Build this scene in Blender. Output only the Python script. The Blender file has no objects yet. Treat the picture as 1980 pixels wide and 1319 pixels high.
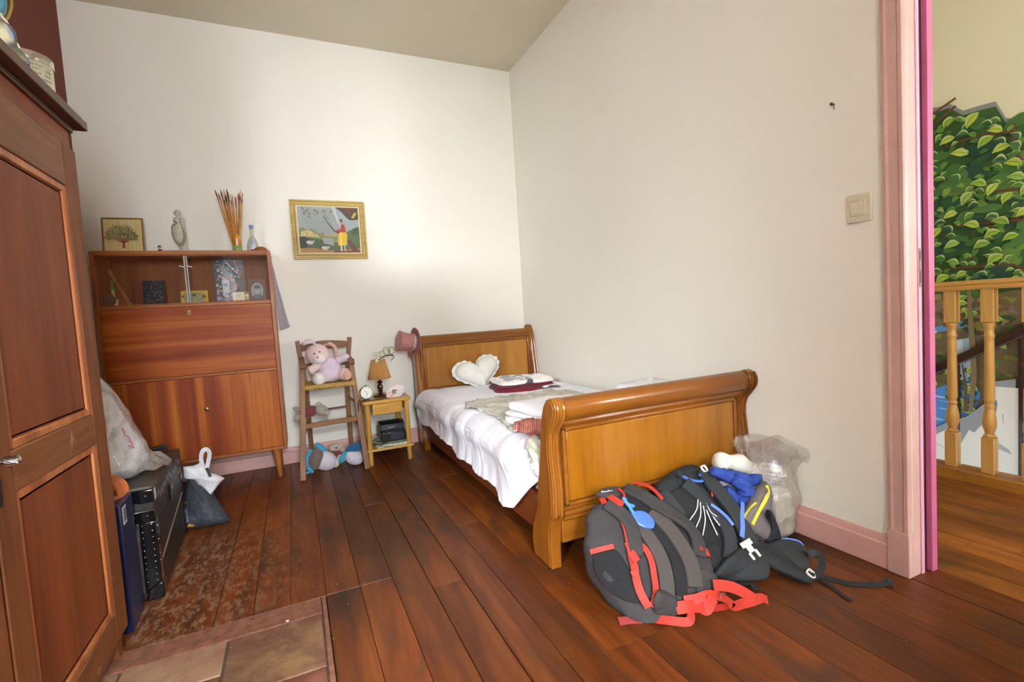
import bpy, bmesh, math, random
from mathutils import Vector, Matrix, Euler, noise
from mathutils.bvhtree import BVHTree
rnd = random.Random(7)
SC = bpy.context.scene
COL = SC.collection
# ------------------------------------------------------------------ camera
CAMR = Matrix(((0.907,-0.081,0.412),(-0.415,-0.028,0.909),(-0.062,-0.996,-0.059)))
CR = [Vector((CAMR[0][i],CAMR[1][i],CAMR[2][i])) for i in range(3)]
CR[2].normalize(); CR[0] = (CR[0]-CR[2]*CR[0].dot(CR[2])).normalized(); CR[1] = CR[2].cross(CR[0])
CP = Vector((-1.8807,-3.8638,1.0)); FPX = 931.94
cam = bpy.data.cameras.new('camera'); camo = bpy.data.objects.new('camera', cam); COL.objects.link(camo)
camo.matrix_world = Matrix((
    (CR[0].x,-CR[1].x,-CR[2].x,CP.x),
    (CR[0].y,-CR[1].y,-CR[2].y,CP.y),
    (CR[0].z,-CR[1].z,-CR[2].z,CP.z),(0,0,0,1)))
cam.sensor_width = 36.0; cam.lens = 36.0*FPX/1980.0; cam.clip_start = 0.05; cam.clip_end = 100
SC.camera = camo
# ------------------------------------------------------------------ world, daylight, exposure
SC.view_settings.view_transform = 'Standard'; SC.view_settings.look = 'None'
SC.view_settings.gamma = 1.0; SC.view_settings.use_curve_mapping = False
SC.view_settings.exposure = 0.56
W = bpy.data.worlds.new('daylight'); SC.world = W; W.use_nodes = True
bg = W.node_tree.nodes['Background']; bg.inputs[0].default_value = (0.75,0.85,1.0,1); bg.inputs[1].default_value = 1.0
def area(name, loc, rot, sx, sy, power, color):
    l = bpy.data.lights.new(name,'AREA'); l.shape='RECTANGLE'; l.size=sx; l.size_y=sy; l.energy=power; l.color=color
    o = bpy.data.objects.new(name,l); COL.objects.link(o); o.location=loc; o.rotation_euler=rot; return o
R90 = math.pi/2
WIN = [(-4.22,-3.32,0.85,2.25),(-2.10,-1.45,0.85,2.08)]   # deep-set windows in the wall behind the camera: x0,x1,z0,z1
WY = -4.9; WD = 0.44                                   # room face of that wall, depth of the window embrasures
DAY = (0.865,0.935,1.0)
# daylight: bright sky panels outside each window, set above the sill so the light falls downwards into the room
area('sky_left', (-4.62,-6.15,2.60), (R90-0.35,0,-0.35), 1.75,1.5, 2700, DAY)
area('window_left_glow', ((WIN[0][0]+WIN[0][1])/2,WY-WD-0.50,1.6), (R90-0.3,0,0), 0.90,1.50, 120, DAY)
area('sky_right', (-1.9,-6.6,3.0), (R90-0.40,0,0), 1.6,1.6, 900, DAY)
area('window_right_glow', ((WIN[1][0]+WIN[1][1])/2,WY-WD-0.30,1.6), (R90-0.3,0,0), 0.75,1.40, 170, DAY)
area('daylight_landing_window', (1.25,-5.75,1.45), (R90,0,0), 1.2,1.0, 108, DAY)

def at(px,py,axis,val):
    "world point on the plane axis=val seen at photograph pixel (px,py) of 1980x1319"
    d = CR[0]*((px-990)/FPX)+CR[1]*((py-659.5)/FPX)+CR[2]
    return CP+d*((val-CP[axis])/d[axis])
def vray(px,py): return (CR[0]*((px-990)/FPX)+CR[1]*((py-659.5)/FPX)+CR[2]).normalized()
# ------------------------------------------------------------------ materials
def lin(h):
    if isinstance(h,str):
        h=h.lstrip('#'); c=[int(h[i:i+2],16)/255 for i in (0,2,4)]
        return tuple(((x+0.055)/1.055)**2.4 if x>0.04045 else x/12.92 for x in c)+(1,)
    return tuple(h)+((1,) if len(h)==3 else ())
MATS={}
def base(name):
    m=bpy.data.materials.new(name); m.use_nodes=True; nt=m.node_tree
    return m,nt,nt.nodes['Principled BSDF']
def setp(b,rough=None,metal=None,coat=None,spec=None,trans=None,ior=None,sheen=None,alpha=None,emit=None):
    I=b.inputs
    if rough is not None: I['Roughness'].default_value=rough
    if metal is not None: I['Metallic'].default_value=metal
    if coat is not None: I['Coat Weight'].default_value=coat; I['Coat Roughness'].default_value=0.12
    if spec is not None: I['Specular IOR Level'].default_value=spec
    if trans is not None: I['Transmission Weight'].default_value=trans
    if ior is not None: I['IOR'].default_value=ior
    if sheen is not None: I['Sheen Weight'].default_value=sheen
    if alpha is not None: I['Alpha'].default_value=alpha
def nd(nt,t,**k):
    n=nt.nodes.new(t)
    for a,v in k.items(): setattr(n,a,v)
    return n
def mixc(nt,fac,a,b,blend='MIX'):
    n=nt.nodes.new('ShaderNodeMix'); n.data_type='RGBA'; n.blend_type=blend
    for i,v in ((0,fac),(6,a),(7,b)):
        if hasattr(v,'links') or isinstance(v,bpy.types.NodeSocket): nt.links.new(v,n.inputs[i])
        else: n.inputs[i].default_value=v
    return n.outputs[2]
def ramp(nt,src,stops):
    n=nt.nodes.new('ShaderNodeValToRGB'); e=n.color_ramp.elements
    while len(e)<len(stops): e.new(0.5)
    for s,(p,c) in zip(e,stops): s.position=p; s.color=lin(c) if not isinstance(c,(int,float)) else (c,c,c,1)
    nt.links.new(src,n.inputs[0]); return n.outputs[0]
def coords(nt,scale=(1,1,1),rnd_off=False,kind='Object',rot=(0,0,0)):
    tc=nd(nt,'ShaderNodeTexCoord'); mp=nd(nt,'ShaderNodeMapping'); mp.inputs['Scale'].default_value=scale; mp.inputs['Rotation'].default_value=rot
    src=tc.outputs[kind]
    if rnd_off:
        oi=nd(nt,'ShaderNodeObjectInfo'); vm=nd(nt,'ShaderNodeVectorMath',operation='MULTIPLY_ADD')
        cx=nd(nt,'ShaderNodeCombineXYZ')
        for i in range(3): nt.links.new(oi.outputs['Random'],cx.inputs[i])
        nt.links.new(cx.outputs[0],vm.inputs[0]); vm.inputs[1].default_value=(31.7,17.3,23.1); nt.links.new(src,vm.inputs[2]); src=vm.outputs[0]
    nt.links.new(src,mp.inputs[0]); return mp.outputs[0]
def noi(nt,vec,scale=5,detail=4,rough=0.55,dist=0.0):
    n=nd(nt,'ShaderNodeTexNoise'); n.inputs['Scale'].default_value=scale; n.inputs['Detail'].default_value=detail
    n.inputs['Roughness'].default_value=rough; n.inputs['Distortion'].default_value=dist; nt.links.new(vec,n.inputs['Vector']); return n.outputs['Fac']
def bump(nt,b,src,strength=0.2,dist=0.01):
    n=nd(nt,'ShaderNodeBump'); n.inputs['Strength'].default_value=strength; n.inputs['Distance'].default_value=dist
    nt.links.new(src,n.inputs['Height']); nt.links.new(n.outputs[0],b.inputs['Normal'])
def plain(name,c,rough=0.6,var=0.06,scale=20,bmp=0.0,bs=60,**k):
    "one colour with slight uneven tone and optional fine relief"
    if name in MATS: return MATS[name]
    m,nt,b=base(name); c=lin(c); v=coords(nt)
    n=noi(nt,v,scale,3)
    dk=tuple(x*(1-var*1.6) for x in c[:3])+(1,); lt=tuple(min(1,x*(1+var)) for x in c[:3])+(1,)
    r=nd(nt,'ShaderNodeValToRGB'); r.color_ramp.elements[0].position=.3; r.color_ramp.elements[1].position=.7
    r.color_ramp.elements[0].color=dk; r.color_ramp.elements[1].color=lt
    nt.links.new(n,r.inputs[0]); nt.links.new(r.outputs[0],b.inputs['Base Color'])
    setp(b,rough=rough,**k)
    if bmp: bump(nt,b,noi(nt,v,bs,3),bmp,0.004)
    MATS[name]=m; return m
def wood(name,c0,c1,c2,axis='z',s=1.0,rough=0.4,coat=0.0,rnd_off=False,fine=1.0,var=0.0,bmp=0.05,dist=1.2,wear=None):
    if name in MATS: return MATS[name]
    m,nt,b=base(name)
    st={'x':(0.09,1,1),'y':(1,0.09,1),'z':(1,1,0.09)}[axis]
    v=coords(nt,tuple(a*s for a in st),rnd_off)
    a=noi(nt,v,9,5,0.6,dist); fnn=noi(nt,v,70*fine,3,0.6)
    ca=ramp(nt,a,[(0.28,c0),(0.5,c1),(0.74,c2)])
    fr=ramp(nt,fnn,[(0.3,0.72),(0.62,1.0)])
    col=mixc(nt,0.55,ca,fr,'MULTIPLY')
    if var:
        oi=nd(nt,'ShaderNodeObjectInfo'); hs=nd(nt,'ShaderNodeHueSaturation')
        mr=nd(nt,'ShaderNodeMapRange'); mr.inputs[3].default_value=1-var; mr.inputs[4].default_value=1+var
        nt.links.new(oi.outputs['Random'],mr.inputs[0]); nt.links.new(mr.outputs[0],hs.inputs['Value']); nt.links.new(col,hs.inputs['Color']); col=hs.outputs[0]
    if wear:
        wv=coords(nt,(1,1,1)); w=noi(nt,wv,wear[1],6,0.7)
        wr=ramp(nt,w,[(wear[2],0.0),(wear[2]+0.08,1.0)])
        col=mixc(nt,wr,col,lin(wear[0]))
    nt.links.new(col,b.inputs['Base Color']); setp(b,rough=rough,coat=coat,spec=.32)
    if bmp: bump(nt,b,fnn,bmp,0.003)
    MATS[name]=m; return m
def vcol(name='painted',rough=0.6,coat=0.0,spec=0.5):
    if name in MATS: return MATS[name]
    m,nt,b=base(name); a=nd(nt,'ShaderNodeAttribute'); a.attribute_name='Col'; nt.links.new(a.outputs['Color'],b.inputs['Base Color'])
    setp(b,rough=rough,coat=coat,spec=spec); MATS[name]=m; return m
def fresnel2(nt):
    "fresnel that treats both faces of a thin sheet alike (no total reflection on the way out)"
    ge=nd(nt,'ShaderNodeNewGeometry'); mr=nd(nt,'ShaderNodeMapRange'); mr.inputs[3].default_value=1.5; mr.inputs[4].default_value=1/1.5
    nt.links.new(ge.outputs['Backfacing'],mr.inputs[0]); fr=nd(nt,'ShaderNodeFresnel'); nt.links.new(mr.outputs[0],fr.inputs[0]); return fr
def glassy(name,c=(1,1,1),rough=0.02,alpha=0.12):
    "thin pane: mostly see-through with a fresnel reflection"
    if name in MATS: return MATS[name]
    m,nt,b=base(name); nt.nodes.remove(b); out=nt.nodes['Material Output']
    t=nd(nt,'ShaderNodeBsdfTransparent'); t.inputs[0].default_value=lin(c); g=nd(nt,'ShaderNodeBsdfGlossy'); g.inputs['Roughness'].default_value=rough
    fr=fresnel2(nt); mx=nd(nt,'ShaderNodeMixShader')
    ad=nd(nt,'ShaderNodeMath',operation='ADD'); ad.inputs[1].default_value=alpha; nt.links.new(fr.outputs[0],ad.inputs[0])
    nt.links.new(ad.outputs[0],mx.inputs[0]); nt.links.new(t.outputs[0],mx.inputs[1]); nt.links.new(g.outputs[0],mx.inputs[2]); nt.links.new(mx.outputs[0],out.inputs[0])
    MATS[name]=m; return m
def film(name,c,body=0.3,rough=0.15,gloss=0.25):
    "thin plastic film: part see-through, part milky, glossy creases"
    if name in MATS: return MATS[name]
    m,nt,b=base(name); nt.nodes.remove(b); out=nt.nodes['Material Output']
    t=nd(nt,'ShaderNodeBsdfTransparent'); d=nd(nt,'ShaderNodeBsdfDiffuse'); d.inputs[0].default_value=lin(c)
    tl=nd(nt,'ShaderNodeBsdfTranslucent'); tl.inputs[0].default_value=lin(c); g=nd(nt,'ShaderNodeBsdfGlossy'); g.inputs['Roughness'].default_value=rough
    m1=nd(nt,'ShaderNodeMixShader'); m1.inputs[0].default_value=.5; nt.links.new(d.outputs[0],m1.inputs[1]); nt.links.new(tl.outputs[0],m1.inputs[2])
    m2=nd(nt,'ShaderNodeMixShader'); m2.inputs[0].default_value=body; nt.links.new(t.outputs[0],m2.inputs[1]); nt.links.new(m1.outputs[0],m2.inputs[2])
    fr=fresnel2(nt); mm=nd(nt,'ShaderNodeMath',operation='MULTIPLY_ADD'); mm.inputs[1].default_value=1.0; mm.inputs[2].default_value=gloss*.3; nt.links.new(fr.outputs[0],mm.inputs[0])
    m3=nd(nt,'ShaderNodeMixShader'); nt.links.new(mm.outputs[0],m3.inputs[0]); nt.links.new(m2.outputs[0],m3.inputs[1]); nt.links.new(g.outputs[0],m3.inputs[2])
    nt.links.new(m3.outputs[0],out.inputs[0])
    v=coords(nt); n=noi(nt,v,14,5,.6,1.5); bp=nd(nt,'ShaderNodeBump'); bp.inputs['Strength'].default_value=.6; bp.inputs['Distance'].default_value=.02; nt.links.new(n,bp.inputs['Height'])
    nt.links.new(bp.outputs[0],g.inputs['Normal']); nt.links.new(bp.outputs[0],d.inputs['Normal'])
    MATS[name]=m; return m
# ------------------------------------------------------------------ mesh builder
def frame(d,up=Vector((0,0,1))):
    d=Vector(d).normalized(); up=Vector(up)
    if abs(d.dot(up))>0.97: up=Vector((1,0,0)) if abs(d.x)<.9 else Vector((0,1,0))
    a=up.cross(d).normalized(); return a,d.cross(a)
class G:
    def __init__(s): s.v=[]; s.f=[]; s.m=[]; s.c=[]; s.cm=0; s.cc=None; s.T=None
    def mat(s,i): s.cm=i; return s
    def col(s,c): s.cc=lin(c); return s
    def add(s,vs,fs):
        n=len(s.v)
        s.v+= [ (s.T@Vector(p)) if s.T else Vector(p) for p in vs]
        for f in fs: s.f.append([i+n for i in f]); s.m.append(s.cm); s.c.append(s.cc)
        return s
    def box(s,x0,x1,y0,y1,z0,z1):
        return s.add([(x0,y0,z0),(x1,y0,z0),(x1,y1,z0),(x0,y1,z0),(x0,y0,z1),(x1,y0,z1),(x1,y1,z1),(x0,y1,z1)],
          [(3,2,1,0),(4,5,6,7),(0,1,5,4),(1,2,6,5),(2,3,7,6),(3,0,4,7)])
    def obox(s,c,size,rot=None,taper=1.0):
        R=rot if isinstance(rot,Matrix) else (Euler(rot).to_matrix() if rot else Matrix.Identity(3))
        h=[a/2 for a in size]; P=[]
        for z in (-1,1):
            k=taper if z>0 else 1
            for x,y in ((-1,-1),(1,-1),(1,1),(-1,1)): P.append(Vector(c)+R@Vector((x*h[0]*k,y*h[1]*k,z*h[2])))
        return s.add(P,[(3,2,1,0),(4,5,6,7),(0,1,5,4),(1,2,6,5),(2,3,7,6),(3,0,4,7)])
    def bar(s,p0,p1,w,t,up=(0,0,1),w1=None,t1=None):
        p0=Vector(p0);p1=Vector(p1);a,b=frame(p1-p0,up); w1=w1 or w; t1=t1 or t; P=[]
        for p,ww,tt in ((p0,w,t),(p1,w1,t1)):
            for x,y in ((-1,-1),(1,-1),(1,1),(-1,1)): P.append(p+a*x*ww/2+b*y*tt/2)
        return s.add(P,[(3,2,1,0),(4,5,6,7),(0,1,5,4),(1,2,6,5),(2,3,7,6),(3,0,4,7)])
    def rings(s,R,closed=False,cap=True,wrap=True):
        n=len(R[0]); vs=[p for r in R for p in r]; fs=[]; k=len(R)
        for i in range(k if closed else k-1):
            j=(i+1)%k
            for a in range(n if wrap else n-1):
                b=(a+1)%n; fs.append((i*n+a,i*n+b,j*n+b,j*n+a))
        if cap and not closed and wrap: fs.append(tuple(range(n-1,-1,-1))); fs.append(tuple((k-1)*n+a for a in range(n)))
        return s.add(vs,fs)
    def tube(s,pts,r,n=8,cap=True,closed=False,flat=1.0,up=(0,0,1)):
        pts=[Vector(p) for p in pts]; k=len(pts); R=[]; prev=None
        for i,p in enumerate(pts):
            d=(pts[(i+1)%k]-pts[i-1]) if (closed or 0<i<k-1) else (pts[1]-p if i==0 else p-pts[i-1])
            if d.length<1e-9: d=Vector((0,0,1))
            if prev is None: a,b=frame(d,up)
            else:
                a=prev-d.normalized()*prev.dot(d.normalized()); a.normalize(); b=d.normalized().cross(a)
            prev=a; rr=r[i] if isinstance(r,(list,tuple)) else r
            R.append([p+(a*math.cos(2*math.pi*j/n)+b*math.sin(2*math.pi*j/n)*flat)*rr for j in range(n)])
        return s.rings(R,closed,cap)
    def cyl(s,p0,p1,r0,r1=None,n=16): return s.tube([p0,p1],[r0,r0 if r1 is None else r1],n)
    def lathe(s,prof,o=(0,0,0),ax=(0,0,1),n=20,cap=True):
        a,b=frame(ax); o=Vector(o); ax=Vector(ax).normalized()
        return s.rings([[o+ax*z+(a*math.cos(2*math.pi*j/n)+b*math.sin(2*math.pi*j/n))*max(r,1e-4) for j in range(n)] for r,z in prof],cap=cap)
    def prism(s,poly,axis,lo,hi):
        def P(u,v,w): return {0:(w,u,v),1:(u,w,v),2:(u,v,w)}[axis]
        n=len(poly); vs=[P(u,v,lo) for u,v in poly]+[P(u,v,hi) for u,v in poly]
        return s.add(vs,[tuple(range(n-1,-1,-1)),tuple(range(n,2*n))]+[(i,(i+1)%n,(i+1)%n+n,i+n) for i in range(n)])
    def ell(s,c,r,rot=None,nu=16,nv=10,amp=0,fr=8,pw=1.0):
        R=rot if isinstance(rot,Matrix) else (Euler(rot).to_matrix() if rot else Matrix.Identity(3))
        r=(r,r,r) if isinstance(r,(int,float)) else r; c=Vector(c); Q=[]
        sg=lambda x:(abs(x)**pw)*(1 if x>=0 else -1)
        for i in range(nv+1):
            th=math.pi*i/nv; th=min(max(th,0.02),math.pi-0.02); row=[]
            for j in range(nu):
                ph=2*math.pi*j/nu
                d=Vector((sg(math.sin(th))*sg(math.cos(ph)),sg(math.sin(th))*sg(math.sin(ph)),sg(math.cos(th))))
                q=R@Vector((d.x*r[0],d.y*r[1],d.z*r[2]))
                if amp: q*=1+amp*noise.noise((c+q)*fr)
                row.append(c+q)
            Q.append(row[::-1])
        return s.rings(Q)
    def grid(s,nu,nv,f):
        vs=[f(i/nu,j/nv) for j in range(nv+1) for i in range(nu+1)]
        return s.add(vs,[(j*(nu+1)+i,j*(nu+1)+i+1,(j+1)*(nu+1)+i+1,(j+1)*(nu+1)+i) for j in range(nv) for i in range(nu)])
    def ribbon(s,pts,w,nrm,t=0.003,seg=None):
        "flat strap: pts along it, nrm the facing normal per point (or one), real thickness"
        pts=[Vector(p) for p in pts]; k=len(pts); R=[]
        for i,p in enumerate(pts):
            d=pts[min(i+1,k-1)]-pts[max(i-1,0)]; nn=Vector(nrm[i] if isinstance(nrm,list) else nrm)
            a=d.cross(nn)
            if a.length<1e-6: a=Vector((1,0,0))
            a.normalize(); b=a.cross(d).normalized()*t/2; ww=(w[i] if isinstance(w,(list,tuple)) else w)/2
            R.append([p-a*ww-b,p+a*ww-b,p+a*ww+b,p-a*ww+b])
        return s.rings(R)
    def bvh(s): return BVHTree.FromPolygons([tuple(p) for p in s.v],s.f)
def smoothpath(pts,k=6):
    "Catmull-Rom through the points"
    P=[Vector(p) for p in pts]
    if len(P)<3: return P
    P=[P[0]*2-P[1]]+P+[P[-1]*2-P[-2]]; out=[]
    for i in range(1,len(P)-2):
        for j in range(k):
            t=j/k; a,b,c,d=P[i-1:i+3]
            out.append(0.5*((2*b)+(c-a)*t+(2*a-5*b+4*c-d)*t*t+(3*b-a-3*c+d)*t**3))
    out.append(P[-2]); return out
# ------------------------------------------------------------------ objects
def thing(name,label,cat,loc=(0,0,0),group=None,kind=None):
    o=bpy.data.objects.new(name,None); o.empty_display_size=.05; COL.objects.link(o); o.location=loc
    if label: o['label']=label; o['category']=cat
    if group: o['group']=group
    if kind: o['kind']=kind
    return o
def rootloc(p):
    v=Vector((0,0,0))
    while p is not None: v+=p.location; p=p.parent
    return v
def obj(name,g,mats,parent=None,label=None,cat=None,group=None,kind=None,bev=0,sub=0,solid=0,ang=40,flat=False,subd_simple=False,bseg=2):
    me=bpy.data.meshes.new(name); mats=mats if isinstance(mats,(list,tuple)) else [mats]
    if parent is not None: off=rootloc(parent)
    else:
        xs=[p.x for p in g.v]; ys=[p.y for p in g.v]; zs=[p.z for p in g.v]
        off=Vector(((min(xs)+max(xs))/2,(min(ys)+max(ys))/2,min(zs))) if kind!='structure' else Vector((0,0,0))
    me.from_pydata([tuple(p-off) for p in g.v],[],g.f)
    for m in mats: me.materials.append(m)
    me.polygons.foreach_set('material_index',g.m)
    if any(c for c in g.c):
        ca=me.color_attributes.new('Col','FLOAT_COLOR','CORNER')
        buf=[]
        for p,c in zip(me.polygons,g.c): buf+=list(c or (.8,.8,.8,1))*p.loop_total
        ca.data.foreach_set('color',buf)
    bm=bmesh.new(); bm.from_mesh(me)
    if not any(c for c in g.c): bmesh.ops.recalc_face_normals(bm,faces=bm.faces)
    bm.to_mesh(me); bm.free()
    if not flat:
        me.polygons.foreach_set('use_smooth',[True]*len(me.polygons)); me.set_sharp_from_angle(angle=math.radians(ang))
    me.update()
    o=bpy.data.objects.new(name,me); COL.objects.link(o)
    if parent is not None: o.parent=parent
    else: o.location=off
    if label: o['label']=label
    if cat: o['category']=cat
    if group: o['group']=group
    if kind: o['kind']=kind
    if bev:
        b=o.modifiers.new('bevel','BEVEL'); b.width=bev; b.segments=bseg; b.limit_method='ANGLE'; b.angle_limit=math.radians(35); b.harden_normals=False
    if solid:
        b=o.modifiers.new('solid','SOLIDIFY'); b.thickness=solid; b.offset=0
    if sub:
        b=o.modifiers.new('sub','SUBSURF'); b.levels=sub; b.render_levels=sub
        if subd_simple: b.subdivision_type='SIMPLE'
    return o
def copyto(o,delta,parent=None,label=None):
    c=o.copy(); COL.objects.link(c); c.parent=parent or o.parent; c.location=o.location+Vector(delta)
    if label: c['label']=label
    return c
def structure(name,g,m,parent=None,**k): return obj(name,g,m,parent,kind=None if parent else 'structure',**k)
class Paint(G):
    "flat picture built from coloured shapes on a plane: o origin, U,V axes, N normal"
    def __init__(s,o,U,V,N,step=0.00012):
        super().__init__(); s.o=Vector(o);s.U=Vector(U);s.V=Vector(V);s.N=Vector(N).normalized();s.h=0.0;s.step=step; s.fl=s.U.cross(s.V).dot(s.N)<0
    def poly(s,pts,c,h=None):
        if c is not None: s.col(c)
        s.h+=s.step; P=[s.o+s.U*u+s.V*v+s.N*(s.h if h is None else h) for u,v in pts]
        ar=sum(pts[i][0]*pts[(i+1)%len(pts)][1]-pts[(i+1)%len(pts)][0]*pts[i][1] for i in range(len(pts)))
        idx=list(range(len(P)))
        if (ar<0)!=s.fl: idx=idx[::-1]
        return s.add(P,[tuple(idx)])
    def rect(s,u0,v0,u1,v1,c): return s.poly([(u0,v0),(u1,v0),(u1,v1),(u0,v1)],c)
    def disc(s,u,v,r,c,r2=None,n=12,rot=0):
        r2=r2 or r; cr,sr=math.cos(rot),math.sin(rot); return s.poly([(u+math.cos(2*math.pi*i/n)*r*cr-math.sin(2*math.pi*i/n)*r2*sr,v+math.cos(2*math.pi*i/n)*r*sr+math.sin(2*math.pi*i/n)*r2*cr) for i in range(n)],c)
    def line(s,pts,w,c):
        for i in range(len(pts)-1):
            (a,b),(d,e)=pts[i],pts[i+1]; L=math.hypot(d-a,e-b) or 1; nx,ny=-(e-b)/L,(d-a)/L
            w0=(w[i] if isinstance(w,list) else w)/2; w1=(w[i+1] if isinstance(w,list) else w)/2
            s.poly([(a-nx*w0,b-ny*w0),(d-nx*w1,e-ny*w1),(d+nx*w1,e+ny*w1),(a+nx*w0,b+ny*w0)],c)
def text_obj(name,s,size,M,mat,parent,depth=0.0004,align='LEFT',bold=False):
    cu=bpy.data.curves.new(name,'FONT'); cu.body=s; cu.size=size; cu.extrude=depth; cu.align_x=align; cu.resolution_u=3
    if bold: cu.offset=size*0.02
    tmp=bpy.data.objects.new('tmp',cu); COL.objects.link(tmp); dg=bpy.context.evaluated_depsgraph_get()
    me=bpy.data.meshes.new_from_object(tmp.evaluated_get(dg)); bpy.data.objects.remove(tmp)
    me.materials.clear(); me.materials.append(mat); me.transform(Matrix.Translation(-rootloc(parent))@M)
    o=bpy.data.objects.new(name,me); COL.objects.link(o); o.parent=parent; return o
def basis(o,U,V):
    U=Vector(U).normalized(); V=Vector(V); N=U.cross(V).normalized(); V=N.cross(U); o=Vector(o)
    return Matrix(((U.x,V.x,N.x,o.x),(U.y,V.y,N.y,o.y),(U.z,V.z,N.z,o.z),(0,0,0,1)))
# ================================================================== SETTING
def wallmat(name,c,c2=None,rough=0.75):
    m,nt,b=base(name); v=coords(nt); n=noi(nt,v,1.6,3,.5); n2=noi(nt,v,7,4,.6)
    col=ramp(nt,n,[(0.35,c),(0.7,c2 or c)]); nt.links.new(col,b.inputs['Base Color']); setp(b,rough=rough,spec=.3)
    bump(nt,b,n2,0.12,0.01); return m
M_wall=wallmat('warm_white_paint','#ece7db','#efeade')
M_ceil=wallmat('ceiling_paint','#d9cfb8','#ddd3bd')
M_red=wallmat('dark_red_paint','#71382c','#7a3d30')
M_land=wallmat('landing_cream_paint','#d9cfae','#ddd3b4')
M_pink=plain('dusty_pink_paint','#cf9f96',rough=.45,var=.08,scale=6,bmp=.08,bs=25)
M_pinkd=plain('casing_pink_paint','#cda59b',rough=.45,var=.08,scale=6,bmp=.08,bs=25)
M_mag=plain('magenta_gloss_paint','#e2a8bc',rough=.3,var=.05,scale=6)
M_magd=plain('deep_crimson_paint','#3c0414',rough=.5,var=.05,scale=6)
M_lpk=plain('light_pink_gloss_paint','#c2648c',rough=.3,var=.05,scale=6)
CZ=3.075; LX=-3.02; DY0=-2.935; DY1=-3.76; DZ=2.75
g=G(); g.box(LX-.2,0.12,0.0,0.2,-.1,CZ+.1); structure('wall_back',g,M_wall,flat=True)
g=G(); g.box(0,0.12,DY0,0.0,-.1,CZ+.4); g.box(0,0.12,DY1,DY0,DZ,CZ+.4); g.box(0,0.12,-5.75,DY1,-.1,CZ+.4); structure('wall_right',g,M_wall,flat=True)
LX2=-4.45; g=G(); g.box(LX-1.6,LX,-3.35,0.0,-.1,CZ+.1); structure('wall_left',g,M_red,flat=True)
g=G(); g.box(LX2-.15,LX2,WY-WD-.02,-3.35,-.1,CZ+.1); structure('wall_left_far',g,M_wall,flat=True)
g=G()
xs=[LX2-.15,WIN[0][0],WIN[0][1],WIN[1][0],WIN[1][1],0.12]
for i in range(0,6,2): g.box(xs[i],xs[i+1],WY-WD-.1,WY,-.1,CZ+.1)
for a,b,z0,z1 in WIN: g.box(a,b,WY-WD-.1,WY,-.1,z0); g.box(a,b,WY-WD-.1,WY,z1,CZ+.1)
structure('wall_front',g,M_wall,flat=True)
g=G(); g.box(LX2-.15,0.12,WY-.6,.2,CZ,CZ+.15); structure('ceiling',g,M_ceil,flat=True)
M_wf=plain('white_window_paint','#e4ddd0',rough=.4)
for i,(a,b,z0,z1) in enumerate(WIN):
    g=G(); t=.05
    for (x0,x1,y0,y1) in ((a,a+t,z0,z1),(b-t,b,z0,z1),(a,b,z0,z0+t),(a,b,z1-t,z1),((a+b)/2-.025,(a+b)/2+.025,z0,z1),(a,b,z0+.8,z0+.83)): g.box(x0,x1,WY-WD-.05,WY-WD,y0,y1)
    w=structure('window_%d'%(i+1),g,M_wf,bev=.004)
    g=G(); g.box(a+t,b-t,WY-WD-.027,WY-WD-.023,z0+t,z1-t); obj('pane',g,glassy('window_glass',alpha=0.0),w)
# ---- landing beyond the door
LW=2.30
g=G(); g.box(LW,LW+.15,-5.6,0.2,-2.2,CZ+.4); wl=structure('wall_landing',g,M_land,flat=True)
g=G(); g.box(.12,LW+.15,.0,.2,-2.2,CZ+.4); g.box(.12,.7,-5.75,-5.6,-2.2,CZ+.4); g.box(1.85,LW+.15,-5.75,-5.6,-2.2,CZ+.4); g.box(.7,1.85,-5.75,-5.6,-2.2,1.0); g.box(.7,1.85,-5.75,-5.6,1.9,CZ+.4); structure('wall_landing_ends',g,M_land,flat=True)
g=G(); g.box(.12,LW+.15,-5.75,.2,CZ+.3,CZ+.4); structure('ceiling_landing',g,M_ceil,flat=True)
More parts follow.
